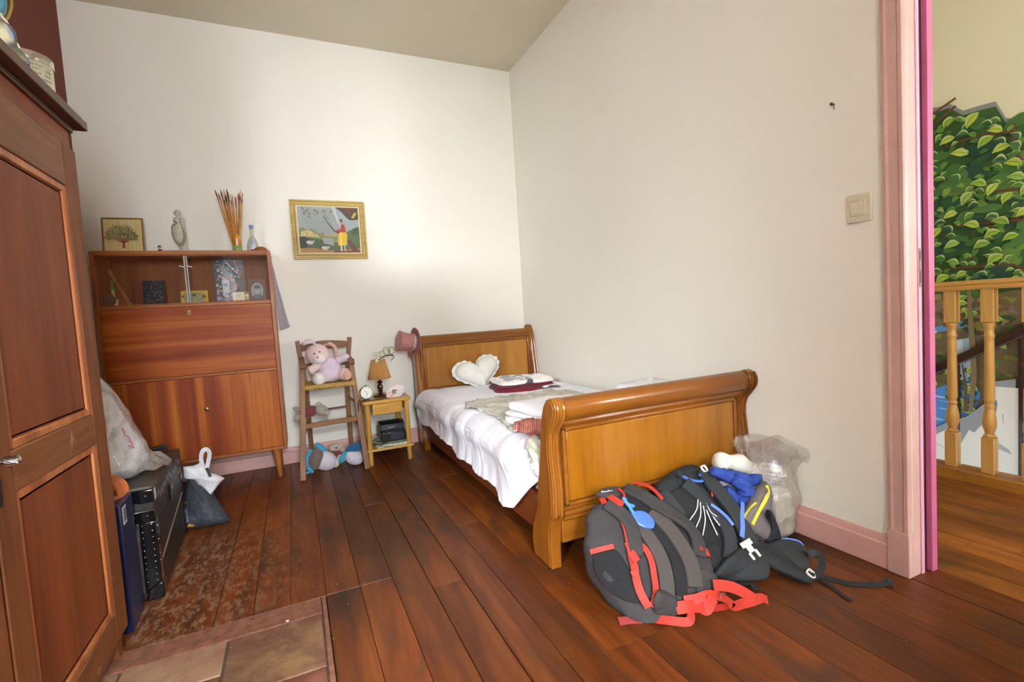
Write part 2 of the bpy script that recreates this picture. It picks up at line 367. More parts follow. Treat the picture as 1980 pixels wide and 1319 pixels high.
# ---- floors: a dark sub-floor carrying every board
def plankmat(name,c0,c1,c2,dust=0.0):
    m,nt,b=base(name)
    v=coords(nt,(1,0.10,1),True); v2=coords(nt,(1,1,1)); v3=coords(nt,(1.0,0.35,1),True)
    a=noi(nt,v,10,6,.62,1.6); f=noi(nt,v,90,3,.6); st=noi(nt,v3,5,5,.6,.8); sc=noi(nt,coords(nt,(1,.45,1)),34,8,.8)
    col=ramp(nt,a,[(0.25,c0),(0.5,c1),(0.76,c2)])
    col=mixc(nt,.45,col,ramp(nt,f,[(0.3,0.6),(0.62,1.0)]),'MULTIPLY')
    rg=nd(nt,'ShaderNodeTexWave'); rg.wave_type='RINGS'; rg.inputs['Scale'].default_value=2.2; rg.inputs['Distortion'].default_value=5.0; rg.inputs['Detail'].default_value=3; nt.links.new(coords(nt,(3.2,.16,1),True),rg.inputs[0])
    col=mixc(nt,.40,col,ramp(nt,rg.outputs['Fac'],[(0.15,0.55),(0.5,1.0)]),'MULTIPLY')
    col=mixc(nt,ramp(nt,st,[(0.47,0.0),(0.68,0.75)]),col,lin('#35241a'))      # grey black stains
    oi=nd(nt,'ShaderNodeObjectInfo'); hs=nd(nt,'ShaderNodeHueSaturation'); mr=nd(nt,'ShaderNodeMapRange'); mr.inputs[3].default_value=.82; mr.inputs[4].default_value=1.2
    nt.links.new(oi.outputs['Random'],mr.inputs[0]); nt.links.new(mr.outputs[0],hs.inputs['Value']); nt.links.new(col,hs.inputs['Color']); col=hs.outputs[0]
    # knots
    vo=nd(nt,'ShaderNodeTexVoronoi'); vo.inputs['Scale'].default_value=3.1; nt.links.new(coords(nt,(1.6,.8,1),True),vo.inputs['Vector'])
    col=mixc(nt,ramp(nt,vo.outputs['Distance'],[(0.03,0.75),(0.09,0.0)]),col,lin('#2a120a'))
    # dust and scraped patches where the floor is worn
    if dust:
        sx=nd(nt,'ShaderNodeSeparateXYZ'); tc=nd(nt,'ShaderNodeTexCoord'); nt.links.new(tc.outputs['Object'],sx.inputs[0])
        mr2=nd(nt,'ShaderNodeMapRange'); mr2.inputs[1].default_value=-1.85; mr2.inputs[2].default_value=-2.25; nt.links.new(sx.outputs[0],mr2.inputs[0])
        mr3=nd(nt,'ShaderNodeMapRange'); mr3.inputs[1].default_value=-.9; mr3.inputs[2].default_value=-1.35; nt.links.new(sx.outputs[1],mr3.inputs[0])
        mu=nd(nt,'ShaderNodeMath',operation='MULTIPLY'); nt.links.new(mr2.outputs[0],mu.inputs[0]); nt.links.new(mr3.outputs[0],mu.inputs[1])
        dn=ramp(nt,sc,[(0.49,0.0),(0.58,1.0)]); mu2=nd(nt,'ShaderNodeMath',operation='MULTIPLY'); nt.links.new(mu.outputs[0],mu2.inputs[0]); nt.links.new(dn,mu2.inputs[1])
        mu3=nd(nt,'ShaderNodeMath',operation='MULTIPLY'); mu3.inputs[1].default_value=.8; nt.links.new(mu2.outputs[0],mu3.inputs[0])
        col=mixc(nt,mu3.outputs[0],col,lin('#9a7a5c'))
    else:
        col=mixc(nt,ramp(nt,sc,[(0.70,0.0),(0.76,0.6)]),col,lin('#a08a70'))
    nt.links.new(col,b.inputs['Base Color'])
    rr=nd(nt,'ShaderNodeMapRange'); b.inputs['Specular IOR Level'].default_value=.32; rr.inputs[3].default_value=.30; rr.inputs[4].default_value=.55; nt.links.new(st,rr.inputs[0]); nt.links.new(rr.outputs[0],b.inputs['Roughness'])
    bump(nt,b,f,.12,.003); return m
M_pl=plankmat('stained_floorboard','#492007','#6c340f','#854a19')
M_pld=plankmat('worn_dusty_floorboard','#512409','#773810','#8e4b18',1.0)
M_lp=plankmat('landing_floorboard','#6e3c14','#8c501d','#a36528')
M_gap=plain('gap_dirt','#170d08',rough=.9)
g=G(); g.box(LX,0.0,-3.35,0,-.06,-.012); g.box(LX2,0.0,WY-.02,-3.35,-.06,-.012); fl=structure('floor',g,M_gap,flat=True)
g=G(); g.box(0.0,1.2,-5.6,0,-.062,-.0125); fl2=structure('floor_landing',g,M_gap,flat=True)
edges=[-3.02,-2.92,-2.80,-2.69,-2.575,-2.46,-2.375,-2.26,-2.207,-2.085,-1.967,-1.845,-1.725,-1.604,-1.484,-1.366,-1.245,-1.1235,-1.003,-.882,-.761,-.63,-.5,-.37,-.262,-.138,-.012]
edges=[-3.02,-2.90,-2.785,-2.67,-2.555,-2.44,-2.325,-2.207,-2.085,-1.967,-1.845,-1.725,-1.604,-1.484,-1.366,-1.245,-1.1235,-1.003,-.882,-.761,-.63,-.5,-.37,-.262,-.138,-.012]
r=random.Random(3)
def plank(x0,x1,y0,y1,m,par,gap=.0022):
    g=G(); z=r.uniform(-.0010,0.0006); ga=gap*r.choice((.3,.4,.6,1,1.5)); gb=.0008
    x0+=ga/2; x1-=ga/2; y0+=gb; y1-=gb; b=.0014
    v=[(x0,y0,-.012),(x1,y0,-.012),(x1,y1,-.012),(x0,y1,-.012),(x0,y0,z-b),(x1,y0,z-b),(x1,y1,z-b),(x0,y1,z-b),(x0+b,y0+b/2,z),(x1-b,y0+b/2,z),(x1-b,y1-b/2,z),(x0+b,y1-b/2,z)]
    g.add(v,[(0,1,5,4),(1,2,6,5),(2,3,7,6),(3,0,4,7),(4,5,9,8),(5,6,10,9),(6,7,11,10),(7,4,8,11),(8,9,10,11)])
    obj('floorboard',g,m,par,flat=True)
for i in range(len(edges)-1):
    x0,x1=edges[i],edges[i+1]; worn=x1<-1.83
    if x1<-1.59:
        cuts=[0,-1.985]; end=-1.985 if x1<-1.84 else WY
        if end==WY: cuts+= [-3.6+r.uniform(-.4,.4),WY]
    else:
        cuts=[0]; y=-r.uniform(.5,2.2)
        while y>WY+.5: cuts.append(y); y-=r.uniform(1.6,3.0)
        cuts.append(WY)
    for a,b in zip(cuts[1:],cuts[:-1]): plank(x0,x1,a,b,M_pld if worn else M_pl,fl)
# left part nearer than the hearth: boards go on under the wardrobe
for i in range(7): plank(edges[i],edges[i+1],WY,-3.2,M_pl,fl)
for i in range(12): plank(LX-.119*(i+1),LX-.119*i,WY,-3.352,M_pl,fl)
# hearth of terracotta tiles, framed by a board
M_hb=plain('dusty_hearth_board','#8a5a44',rough=.7,var=.25,scale=30,bmp=.2)
def tilemat(name,c0,c1,c2,s,th):
    m,nt,b=base(name); v=coords(nt,(1,1,1)); n=noi(nt,v,s,6,.7,.4); col=ramp(nt,n,[(th-.1,c0),(th,c1),(th+.16,c2)])
    n2=noi(nt,v,45,5,.7); col=mixc(nt,ramp(nt,n2,[(0.62,0),(0.7,.7)]),col,lin('#5d3322')); nt.links.new(col,b.inputs['Base Color']); setp(b,rough=.7); bump(nt,b,n2,.3,.004); return m
M_t1=tilemat('pink_beige_terracotta','#875a48','#98705a','#a68466',7,.45)
M_t2=tilemat('olive_brown_terracotta','#6e4234','#7a5640','#9a7650',5.5,.50)
M_t3=tilemat('red_brown_terracotta','#6c3d2c','#7d4c38','#8a5c44',6,.5)
M_grout=plain('hearth_grout','#5b4a3e',rough=.9,var=.3,scale=60)
g=G(); g.box(-2.95,-1.848,-3.2,-1.987,-.0119,-.006); obj('grout_bed',g,M_grout,fl,flat=True)
g=G(); g.box(-2.95,-1.866,-2.09,-1.987,-.011,.0008); obj('border_board',g,M_hb,fl,bev=.002)
g=G(); g.box(-1.863,-1.848,-3.2,-1.987,-.011,.0006); obj('border_board',g,M_hb,fl,bev=.002)
for (a,b,c,d,m) in ((-2.145,-1.868,-2.375,-2.094,M_t2),(-2.425,-2.152,-2.26,-2.094,M_t1),(-2.425,-2.152,-2.54,-2.266,M_t3),(-2.145,-1.868,-2.655,-2.381,M_t3),(-2.145,-1.868,-2.935,-2.661,M_t1),(-2.425,-2.152,-2.82,-2.546,M_t2),(-2.705,-2.432,-2.375,-2.094,M_t1),(-2.705,-2.432,-2.66,-2.38,M_t3),(-2.705,-2.432,-2.94,-2.666,M_t2),(-2.145,-1.868,-3.2,-2.941,M_t3),(-2.425,-2.152,-3.2,-2.826,M_t1)):
    g=G(); g.box(a,b,c,d,-.011,.0003); obj('hearth_tile',g,m,fl,bev=.003)
g=G(); r2=random.Random(5)
for i in range(60):
    x=r2.uniform(-2.4,-1.75); y=r2.uniform(-2.3,-1.2); s=r2.uniform(.0005,.0015); g.ell((x,y,.001),(s*1.5,s,s*.6),nu=6,nv=4)
g.ell((-1.975,-2.085,.003),(.006,.004,.003),nu=8,nv=5)
for i in range(60):
    x=r2.uniform(-1.7,-.1); y=r2.uniform(-3.3,-.4); s=r2.uniform(.0004,.001); g.ell((x,y,.001),(s*1.5,s,s*.6),nu=6,nv=4)
o=obj('plaster_crumbs',g,plain('white_plaster','#d8cfc0'),None,label='white plaster crumbs and grit scattered over the boards and tiles',cat='crumbs',kind='stuff')
# landing boards
le=[-.009,.119,.225,.345,.460,.580,.715,.84,.95,1.06,1.165]
for i in range(len(le)-1):
    cuts=[0]; y=-r.uniform(.5,3.0)
    while y>WY+.5: cuts.append(y); y-=r.uniform(1.2,2.4)
    cuts.append(-5.6)
    for a,b in zip(cuts[1:],cuts[:-1]): plank(le[i],le[i+1],a,b,M_lp if i>0 else M_pl,fl2)
# ---- baseboards
def bb_profile(h): return [(0,0),(.018,0),(.018,h-.03),(.013,h-.026),(.013,h-.012),(.006,h),(0,h)]
g=G(); g.prism([(-a,b) for a,b in bb_profile(.118)],0,LX,-.018); structure('baseboard_back',g,M_pink,bev=.002)
g=G(); n=bb_profile(.12); g.add([(-a,DY0+.055,z) for a,z in n]+[(-a,0,z) for a,z in n],[tuple(range(7)),tuple(range(13,6,-1))]+[(i,(i+1)%7,(i+1)%7+7,i+7) for i in range(7)]); structure('baseboard_right',g,M_pink,bev=.002)
# ---- door opening: casing, jamb, rebate and the edge of the open leaf
g=G(); Zt=DZ+.09
def casing(g,y0,y1,z0,z1):
    # moulded profile across y
    pr=[(0,0),(-.016,0),(-.020,.012),(-.013,.018),(-.013,.045),(-.019,.052),(-.019,.062),(-.011,.068),(0,.068)]
    g.add([(a,y0-b if y1<y0 else y0+b,z0) for a,b in pr]+[(a,y0-b if y1<y0 else y0+b,z1) for a,b in pr],[tuple(range(9)),tuple(range(17,8,-1))]+[(i,(i+1)%9,(i+1)%9+9,i+9) for i in range(9)])
casing(g,DY0+.055,DY0-.1,.155,Zt); casing(g,DY1-.055,DY1+.1,.155,Zt)
g.box(-.018,0,DY1-.055,DY0+.055,DZ-.0,Zt)
cs=structure('trim_1',g,M_pinkd)
for y0,y1 in ((DY0-.013,DY0+.055),(DY1-.055,DY1+.013)):
    g=G(); g.box(-.024,0,y0,y1,0,.155); obj('plinth_block',g,M_pinkd,cs,bev=.003)
g=G()
for a,b,c in ((DY0-.012,DY0,1),(DY1,DY1+.012,-1)):
    g.box(0.0,.048,a,b,0,DZ)
g.box(0.0,.048,DY1,DY0,DZ-.012,DZ)
jb=structure('door_1',g,M_pinkd,bev=.001)
g=G(); 
for y in (DY0,DY1): 
    s=-1 if y==DY0 else 1
    g.box(.048,.066,min(y,y+s*.016),max(y,y+s*.016),0,DZ)
obj('jamb_strip',g,M_mag,jb,bev=.001)
g=G()
for y in (DY0,DY1): 
    s=-1 if y==DY0 else 1
    g.box(.066,.092,min(y,y+s*.010),max(y,y+s*.010),0,DZ)
obj('rebate',g,M_magd,jb)
g=G(); g.box(.092,.125,DY0-.026,DY0+.02,0,DZ); g.box(.092,.125,DY1-.02,DY1+.026,0,DZ); g.box(.092,.125,DY1,DY0,DZ-.02,DZ); obj('jamb_edge',g,M_lpk,jb,bev=.002)
g=G(); g.box(.050,.060,DY0-.0175,DY0-.0155,1.00,1.13); sp=obj('strike_plate',g,plain('worn_steel','#8d8480',rough=.35,metal=.9),jb)
g=G(); g.box(.0535,.0565,DY0-.0180,DY0-.0168,1.09,1.12); g.box(.0535,.0565,DY0-.0180,DY0-.0168,1.015,1.055); obj('latch_hole',g,M_gap,sp)
g=G(); g.box(-.0012,.0004,DY0-.0135,DY0-.0115,.16,DZ); obj('bare_edge_line',g,plain('chipped_white','#efdccb'),jb,label='thin pale chipped paint line along the jamb corner')
# light switch and nail
sw=thing('light_switch','square cream wall switch on the right wall beside the pink door casing','switch',(0,-2.798,1.255))
M_sw=plain('cream_plastic','#d9d0b6',rough=.35)
g=G(); g.box(-.011,0,-2.842,-2.757,1.245,1.345); obj('plate',g,M_sw,sw,bev=.004)
g=G(); g.box(-.016,-.010,-2.826,-2.772,1.268,1.322); obj('frame',g,M_sw,sw,bev=.002)
g=G(); g.add([(-.016,-2.822,1.272),(-.016,-2.776,1.272),(-.0165,-2.776,1.318),(-.0165,-2.822,1.318),(-.019,-2.822,1.272),(-.019,-2.776,1.272),(-.023,-2.776,1.318),(-.023,-2.822,1.318)],[(0,1,2,3),(4,5,6,7),(0,1,5,4),(1,2,6,5),(2,3,7,6),(3,0,4,7)]); obj('rocker',g,M_sw,sw,bev=.0015)
g=G(); g.cyl((0,-2.717,1.690),(-.016,-2.717,1.690),.0035,n=8); g.cyl((-.016,-2.717,1.690),(-.018,-2.717,1.690),.0055,n=8); g.cyl((-.002,-2.717,1.684),(-.002,-2.717,1.670),.002,.001,n=6)
obj('nail',g,plain('rusty_iron','#5a3a22',rough=.6),None,label='small rusty nail sticking out high on the right wall',cat='nail')
# ================================================================== WARDROBE
M_arm=wood('walnut_frame','#5a3016','#7a4522','#925a30','z',1.0,.6,.0,wear=('#a5714a',6,.66),bmp=.1)
M_armh=wood('walnut_rail','#5f3417','#84502a','#9c6a40','y',1.0,.55,.05,wear=('#b07c55',9,.6),bmp=.12)
M_armp=wood('walnut_panel','#5e2a12','#803f1c','#935029','z',.8,.55,.0,bmp=.05)
M_armm=wood('pale_moulding','#8f4f26','#b56b3a','#cf8c58','z',1.2,.45,.1,bmp=.08)
M_corn=wood('dark_cornice','#3c1f12','#54301f','#6b4330','y',1.0,.45,.1,bmp=.1)
M_steel=plain('bright_steel','#c9c6c0',rough=.22,metal=1.0,var=.02)
wa=thing('wardrobe','tall worn brown panelled wardrobe at the left edge with silver knob','wardrobe',(-2.72,-2.6,0))
FX=-2.43
g=G(); g.box(-3.0,FX-.022,-3.24,-1.985,.07,1.60); obj('carcass',g,M_arm,wa,bev=.003)
g=G(); g.box(-3.0,FX-.014,-3.25,-1.975,1.565,1.625); obj('frieze',g,wood('orange_frieze','#7a3a18','#954a22','#a95c30','y',1,.5),wa,bev=.002)
g=G()
for z0,z1,o in ((1.622,1.640,.0),(1.640,1.668,.028),(1.668,1.676,.022)): g.box(-3.0,FX+o-.004,-3.27-o,-1.965+o,z0,z1)
obj('cornice',g,M_corn,wa,bev=.006,bseg=3)
g=G(); g.box(-3.0,FX-.018,-3.24,-1.985,.045,.10); obj('bottom_rail',g,M_armh,wa,bev=.003)
for y in (-1.99,-3.2):
    g=G(); g.prism([(FX-.02,0),(FX-.02,.08),(FX-.10,.08),(FX-.06,0)],1,y-.03,y+.005); obj('foot',g,M_arm,wa,bev=.002)
def adoor(y0,y1,lab=None):
    d=obj('door',G().box(FX-.020,FX-.010,y0+.07,y1-.07,.12,1.5),M_armp,wa)
    sw_=.092
    for a,b in ((y0,y0+sw_*.86),(y1-sw_,y1)): obj('stile',G().box(FX-.022,FX,a,b,.085,1.562),M_arm,d,bev=.003)
    for a,b in ((.085,.168),(.690,.778),(1.438,1.562)): obj('rail',G().box(FX-.022,FX-.0006,y0+sw_*.86,y1-sw_,a,b),M_armh,d,bev=.003)
    for a,b in ((.168,.690),(.778,1.438)):
        A,B_=y0+sw_*.86,y1-sw_
        for k,(m0,m1,xx) in enumerate(((0,.020,-.004),(.020,.030,-.010))):
            g=G(); 
            g.box(FX-.020,FX+xx,A+m0,A+m1,a+m0,b-m0); g.box(FX-.020,FX+xx,B_-m1,B_-m0,a+m0,b-m0)
            g.box(FX-.020,FX+xx,A+m1,B_-m1,a+m0,a+m1); g.box(FX-.020,FX+xx,A+m1,B_-m1,b-m1,b-m0)
            obj('panel_moulding',g,M_armm,d,bev=.003)
    return d
d1=adoor(-2.608,-1.985); d2=adoor(-3.235,-2.618)
g=G(); g.cyl((FX,-2.585,.768),(FX+.012,-2.585,.768),.005,n=10)
for k in range(10):
    a=2*math.pi*k/10; g.tube([(FX+.012+t*.020,-2.585+math.cos(a+t*1.3)*.0075*(1-.15*t),.768+math.sin(a+t*1.3)*.0075*(1-.15*t)) for t in (0,.25,.5,.75,1)],.0030,6)
g.ell((FX+.033,-2.585,.768),(.004,.0075,.0075),nu=10,nv=6)
obj('knob',g,M_steel,d1)
g=G(); g.box(FX-.001,FX+.003,-2.604,-2.588,.68,.80); g.cyl((FX,-2.596,.73),(FX+.006,-2.596,.73),.007,n=10); obj('lock_plate',g,plain('dark_iron','#3a302a',rough=.4,metal=.8),d1,bev=.002)
# things on top of the wardrobe
TZ=1.676
tc=Vector(at(88,190,2,TZ+.012)); tc=Vector((-2.475,-2.115,TZ))
tin=thing('tin','round silver lidded tin standing at the right end of the wardrobe top','tin',tc)
g=G(); g.lathe([(.001,0),(.052,0),(.054,.004),(.054,.072)],tc,n=32,cap=True); obj('body',g,plain('tin_side','#cdc7b0',rough=.3,metal=.6),tin)
g=G(); g.lathe([(.056,.068),(.057,.070),(.057,.088),(.054,.092),(.001,.092)],tc,n=32); obj('lid',g,M_steel,tin)
g=G(); rr=random.Random(2)
for k in range(16):
    a=-.2-k*.09; 
    for zz in (.024,.036,.048,.058):
        if rr.random()<.75:
            h=rr.uniform(.003,.006); p=tc+Vector((math.cos(a)*.0543,math.sin(a)*.0543,zz)); g.obox(p,(.0012,rr.uniform(.002,.0045),h),(0,0,a))
obj('lettering',g,plain('faded_ink','#8f8a6c'),tin)
gc=Vector((-2.522,-2.345,TZ+.135))
gl=thing('globe','blue globe with a yellow meridian ring at top left on the wardrobe','globe',(gc.x,gc.y,TZ))
def globemat():
    m,nt,b=base('globe_map'); v=coords(nt); n=noi(nt,v,9,5,.55); col=ramp(nt,n,[(.60,'#2f9fc4'),(.62,'#c9b46a'),(.70,'#8fae62')]); nt.links.new(col,b.inputs['Base Color']); setp(b,rough=.25); return m
g=G(); g.ell(gc,(.100,.100,.100),nu=40,nv=24); obj('sphere',g,globemat(),gl,ang=80)
g=G(); g.tube([gc+Vector((math.cos(a)*.106*math.cos(.30),math.cos(a)*.106*math.sin(.30),math.sin(a)*.106)) for a in [math.pi*2*i/48 for i in range(48)]],.0035,6,closed=True); obj('meridian_ring',g,plain('brass','#b39a4a',rough=.3,metal=.8),gl)
g=G(); g.lathe([(.001,0),(.062,0),(.062,.006),(.02,.012),(.010,.02),(.010,.030)],(gc.x,gc.y,TZ),n=24); obj('base',g,M_corn,gl)
g=G()
ws=Vector((-2.468,-2.300,TZ))
def sack(u,v):
    a=2*math.pi*u; z=.110*v; rr=(.046-.020*v+.012*math.sin(a*3+v*4)+.006*math.sin(a*7-v*9))
    return ws+Vector((math.cos(a)*rr*1.0,math.sin(a)*rr*1.25-.05*v,z))
g.grid(28,12,sack); g.ell(ws+Vector((0,-.05,.110)),(.027,.030,.018),nu=16,nv=6,amp=.3,fr=30)
def sackmat():
    m,nt,b=base('printed_sack_cloth'); v=coords(nt,(1,1,1)); n=noi(nt,v,9,4,.6,1.0); col=ramp(nt,n,[(.42,'#5f636c'),(.50,'#857b5c'),(.62,'#978e74')]); nt.links.new(col,b.inputs['Base Color']); setp(b,rough=.85); bump(nt,b,n,.4,.01); return m
sk=obj('cloth_bag',g,sackmat(),None,label='cream and grey printed cloth bag tied beside the globe on the wardrobe',cat='bag')
g=G(); g.tube([ws+Vector((math.cos(a)*.032,math.sin(a)*.038-.036,.088+.006*math.sin(3*a))) for a in [2*math.pi*i/24 for i in range(24)]],.003,6,closed=True); g.tube([ws+Vector(p) for p in ((.032,-.05,.088),(.042,-.03,.07),(.044,-.01,.045),(.048,.0,.030))],.0025,6); obj('drawstring',g,plain('cord_white','#e8e2d4'),sk)

# ================================================================== SECRETAIRE CABINET
def cabwood(name,c0,c1,c2,axis,off):
    m,nt,b=base(name); st={'x':(.045,1,1.0),'z':(1.0,1,.028)}[axis]
    v=coords(nt,st); a=noi(nt,v,9.0+off,4,.55,.25); f=noi(nt,v,60,3,.6)
    col=ramp(nt,a,[(0.3,c0),(0.46,c1),(.58,c2),(.68,c1)]); col=mixc(nt,.4,col,ramp(nt,f,[(0.3,.75),(.6,1.0)]),'MULTIPLY'); nt.links.new(col,b.inputs['Base Color']); setp(b,rough=.45,spec=.28); return m
M_cf=cabwood('sapele_flap','#7c2f0c','#9a4312','#b8641f','x',3)
M_cd=cabwood('sapele_door','#742a0a','#94400f','#bd6a1c','z',1)
M_ce=wood('teak_edge','#8a4a22','#a8622f','#bd7c46','z',1,.4)
M_ceh=wood('teak_edge_flat','#8a4a22','#a8622f','#bd7c46','x',1,.4)
M_cin=wood('cabinet_interior','#7a3c18','#93501f','#a5622c','z',.7,.5)
X0,X1,YF,YB=-2.902,-1.972,-.345,-.012; ZB,ZT=.195,1.500
cb=thing('secretaire','teak secretaire cabinet with glass-fronted shelf on tapered legs against the back wall','cabinet',((X0+X1)/2,-.18,0))
g=G(); g.box(X0,X0+.020,YF,YB,ZB,ZT); obj('side_panel',g,M_ce,cb,bev=.0015)
g=G(); g.box(X1-.020,X1,YF,YB,ZB,ZT); obj('side_panel',g,M_ce,cb,bev=.0015)
g=G(); g.box(X0+.02,X1-.02,YF,YB,ZT-.021,ZT); obj('top_board',g,M_ceh,cb,bev=.0015)
g=G(); g.box(X0+.02,X1-.02,YF,YB,ZB,ZB+.018); obj('bottom_board',g,M_ceh,cb,bev=.0015)
g=G(); g.box(X0+.02,X1-.02,YF+.003,YB-.008,1.160,1.178); obj('shelf',g,M_ceh,cb,bev=.0015)
g=G(); g.box(X0+.02,X1-.02,YF+.003,YB-.008,.720,.736); obj('divider_rail',g,M_ceh,cb,bev=.0015)
g=G(); g.box(X0+.02,X1-.02,YB-.008,YB-.002,ZB+.018,ZT-.021); obj('back_panel',g,M_cin,cb)
fp=obj('writing_flap',G().box(X0+.022,X1-.022,YF+.001,YF+.017,.738,1.158),M_cf,cb,bev=.0015)
g=G(); g.box(-2.455,-2.437,YF-.002,YF+.002,1.108,1.137); obj('keyhole_plate',g,plain('old_brass','#8d7a4c',rough=.35,metal=.9),fp,bev=.001)
g=G(); g.box(-2.448,-2.444,YF-.0025,YF-.0015,1.114,1.126); obj('keyhole',g,M_gap,fp)
dp=obj('drop_door',G().box(X0+.022,X1-.022,YF+.001,YF+.017,ZB+.020,.718),M_cd,cb,bev=.0015)
g=G(); g.lathe([(.004,0),(.004,.010),(.012,.014),(.013,.019),(.008,.023),(.001,.024)],(-2.403,YF,.520),(0,-1,0),n=20); obj('knob',g,plain('brass_knob','#c6ae74',rough=.25,metal=.9),dp)
for x in (X0+.07,X1-.07):
    for y in (YF+.055,YB-.05):
        g=G(); s=1 if x>-2.4 else -1; g.tube([(x,y,ZB),(x+s*.014,y-(.012 if y<-.2 else -.008),0)],[.030,.014],12); obj('leg',g,M_ce,cb)
g=G(); g.box(X0+.02,X1-.02,YF+.004,YF+.024,ZT-.030,ZT-.021); g.box(X0+.02,X1-.02,YF+.004,YF+.024,1.178,1.184); obj('glass_track',g,M_cin,cb)
PG=glassy('cabinet_glass',alpha=.02)
for a,b,y in ((X0+.022,-2.435,YF+.008),(-2.455,X1-.022,YF+.018)):
    p=obj('glass_door',G().box(a,b,y,y+.003,1.182,ZT-.026),PG,cb)
    xx=-2.45 if a<-2.6 else -2.44
    g=G(); g.box(xx-.006+.006,xx+.008,y-.0008,y,1.184,ZT-.03); obj('glass_edge',g,plain('greenish_glass_edge','#b9b2ac',rough=.2),p)
    g=G(); g.obox((xx-.012 if a<-2.6 else xx+.018,y-.003,1.405),(.026,.006,.005),(0,.25,0)); obj('finger_pull',g,plain('clear_plastic','#e6ddd4',rough=.15),p)
# ---- things behind the glass (shelf top z=1.178)
SZ=1.178
def card(name,label,cat,p0,w,h,th,N,paint,mat_edge,lean=0.0,group=None,yaw=0.0,rough=.4):
    "thin upright board with a printed face; p0 lower left corner, facing -y turned by yaw and leaning back"
    M=Matrix.Translation(Vector(p0))@Matrix.Rotation(yaw,4,'Z')@Matrix.Rotation(-lean,4,'X')
    t=thing(name,label,cat,p0,group=group)
    g=G(); g.T=M; g.box(0,w,0,th,0,h); obj('board',g,mat_edge,t,bev=.0006)
    R=M.to_3x3(); P=Paint(M@Vector((0,-.0003,0)),R@Vector((1,0,0)),R@Vector((0,0,1)),R@Vector((0,-1,0)))
    paint(P,w,h); obj('print',P,vcol('print_gloss' if rough<.4 else 'print_matt',rough),t,flat=True); return t,M
M_blk=plain('black_card','#1d1a1a',rough=.4)
def p_dark(P,w,h):
    P.rect(0,0,w,h,'#23202a'); r=random.Random(4)
    for k in range(70):
        u=r.uniform(.005,w-.012); v=abs(r.gauss(0,.4))*h; v=min(v,h-.01); c=r.choice(['#5a5560','#7d6f6a','#a09386','#3a4048','#6b5a70','#8a7a60'])
        P.disc(u+.003,v+.004,r.uniform(.001,.004),c,r.uniform(.001,.006),7,r.uniform(0,3))
card('dark_picture','square dark picture with small pale figures standing behind the left glass','picture',(-2.715,-.14,SZ),.118,.165,.006,None,p_dark,M_blk,.10)
def p_yel(P,w,h):
    P.rect(0,0,w,h,'#d8b437'); P.rect(.018,.012,w-.02,h-.012,'#a9a878'); r=random.Random(8)
    for k in range(40): P.disc(r.uniform(.02,w-.02),r.uniform(.014,h-.014),.003,r.choice(['#7d7c66','#c9c29a','#5b6a58','#8f5a3a']),.002,6,r.uniform(0,3))
    P.disc(.075,.062,.010,'#6a5a52'); P.disc(w-.022,h*.55,.012,'#8d5a2c'); P.disc(.012,h*.6,.008,'#93481e'); P.rect(.05,.012,.09,.03,'#b8b08a')
card('yellow_postcard','small yellow-bordered illustrated card in the middle of the shelf','card',(-2.512,-.17,SZ),.150,.092,.002,None,p_yel,plain('card_cream','#d9c98c'),.18)
def p_col(P,w,h):
    P.rect(0,0,w,h,'#4c5a5e'); r=random.Random(11)
    for k in range(150):
        c=r.choice(['#8d9aa0','#b0655c','#7a8a86','#cfc7bf','#3c4448','#95727c','#c98a7c','#586c74','#a5a09c','#d2b7a5'])
        P.disc(r.uniform(.01,w-.01),r.uniform(.01,h-.012),r.uniform(.004,.013),c,r.uniform(.004,.011),7,r.uniform(0,3))
    P.rect(.045,.07,.085,.16,'#c3c2c4'); P.disc(.065,.125,.014,'#8d8a90'); P.disc(.11,.13,.018,'#9c4a58'); P.disc(.115,.10,.016,'#c07a86')
    P.line([(.0,h-.02),(.04,h-.03),(.06,h-.008)],.004,'#22282a'); P.line([(.07,h),(.1,h-.06)],.003,'#dadada')
card('photo_collage','tall colourful collage of photos behind the right glass','picture',(-2.325,-.10,SZ),.178,.298,.003,None,p_col,M_blk,.03)
def p_por(P,w,h):
    P.rect(0,0,w,h,'#5f2f1c'); P.rect(.006,.006,w-.006,h-.006,'#6e3822'); P.disc(w/2,h*.5,.036,'#d9d6cf',.056,20); P.disc(w/2,h*.5,.031,'#9aa3a8',.050,20)
    P.disc(w/2,h*.26,.026,'#5e6a70',.020,14); P.disc(w/2,h*.50,.018,'#c4c6c6',.025,14); P.disc(w/2,h*.66,.019,'#3a3f42',.012,14); P.rect(w/2-.014,h*.52,w/2-.004,h*.545,'#4a5054'); P.rect(w/2+.004,h*.52,w/2+.014,h*.545,'#4a5054'); P.rect(w/2-.007,h*.38,w/2+.007,h*.395,'#7a7f80')
card('portrait_frame','brown-framed oval black and white portrait at the right end of the shelf','picture frame',(-2.128,-.12,SZ),.104,.158,.008,None,p_por,plain('brown_frame','#5f2f1c',rough=.4),.06)
ck=thing('small_clock','little cream and gold rectangular clock in front of the portrait','clock',(-2.165,-.225,SZ))
g=G(); g.box(-2.215,-2.118,-.245,-.215,SZ+.010,SZ+.068); obj('case',g,plain('gilt','#a98d4e',rough=.35,metal=.7),ck,bev=.002)
P=Paint((-2.213,-.2455,SZ+.012),(1,0,0),(0,0,1),(0,-1,0)); P.rect(0,0,.065,.054,'#d8cba4'); P.rect(.067,0,.093,.054,'#5d4a26'); P.disc(.080,.030,.009,'#e0bc52'); P.disc(.080,.012,.005,'#b58f30'); P.line([(.030,.027),(.046,.040)],.0016,'#3a3024'); P.line([(.030,.027),(.020,.034)],.0018,'#3a3024')
obj('dial',P,vcol('print_gloss',.3),ck,flat=True)
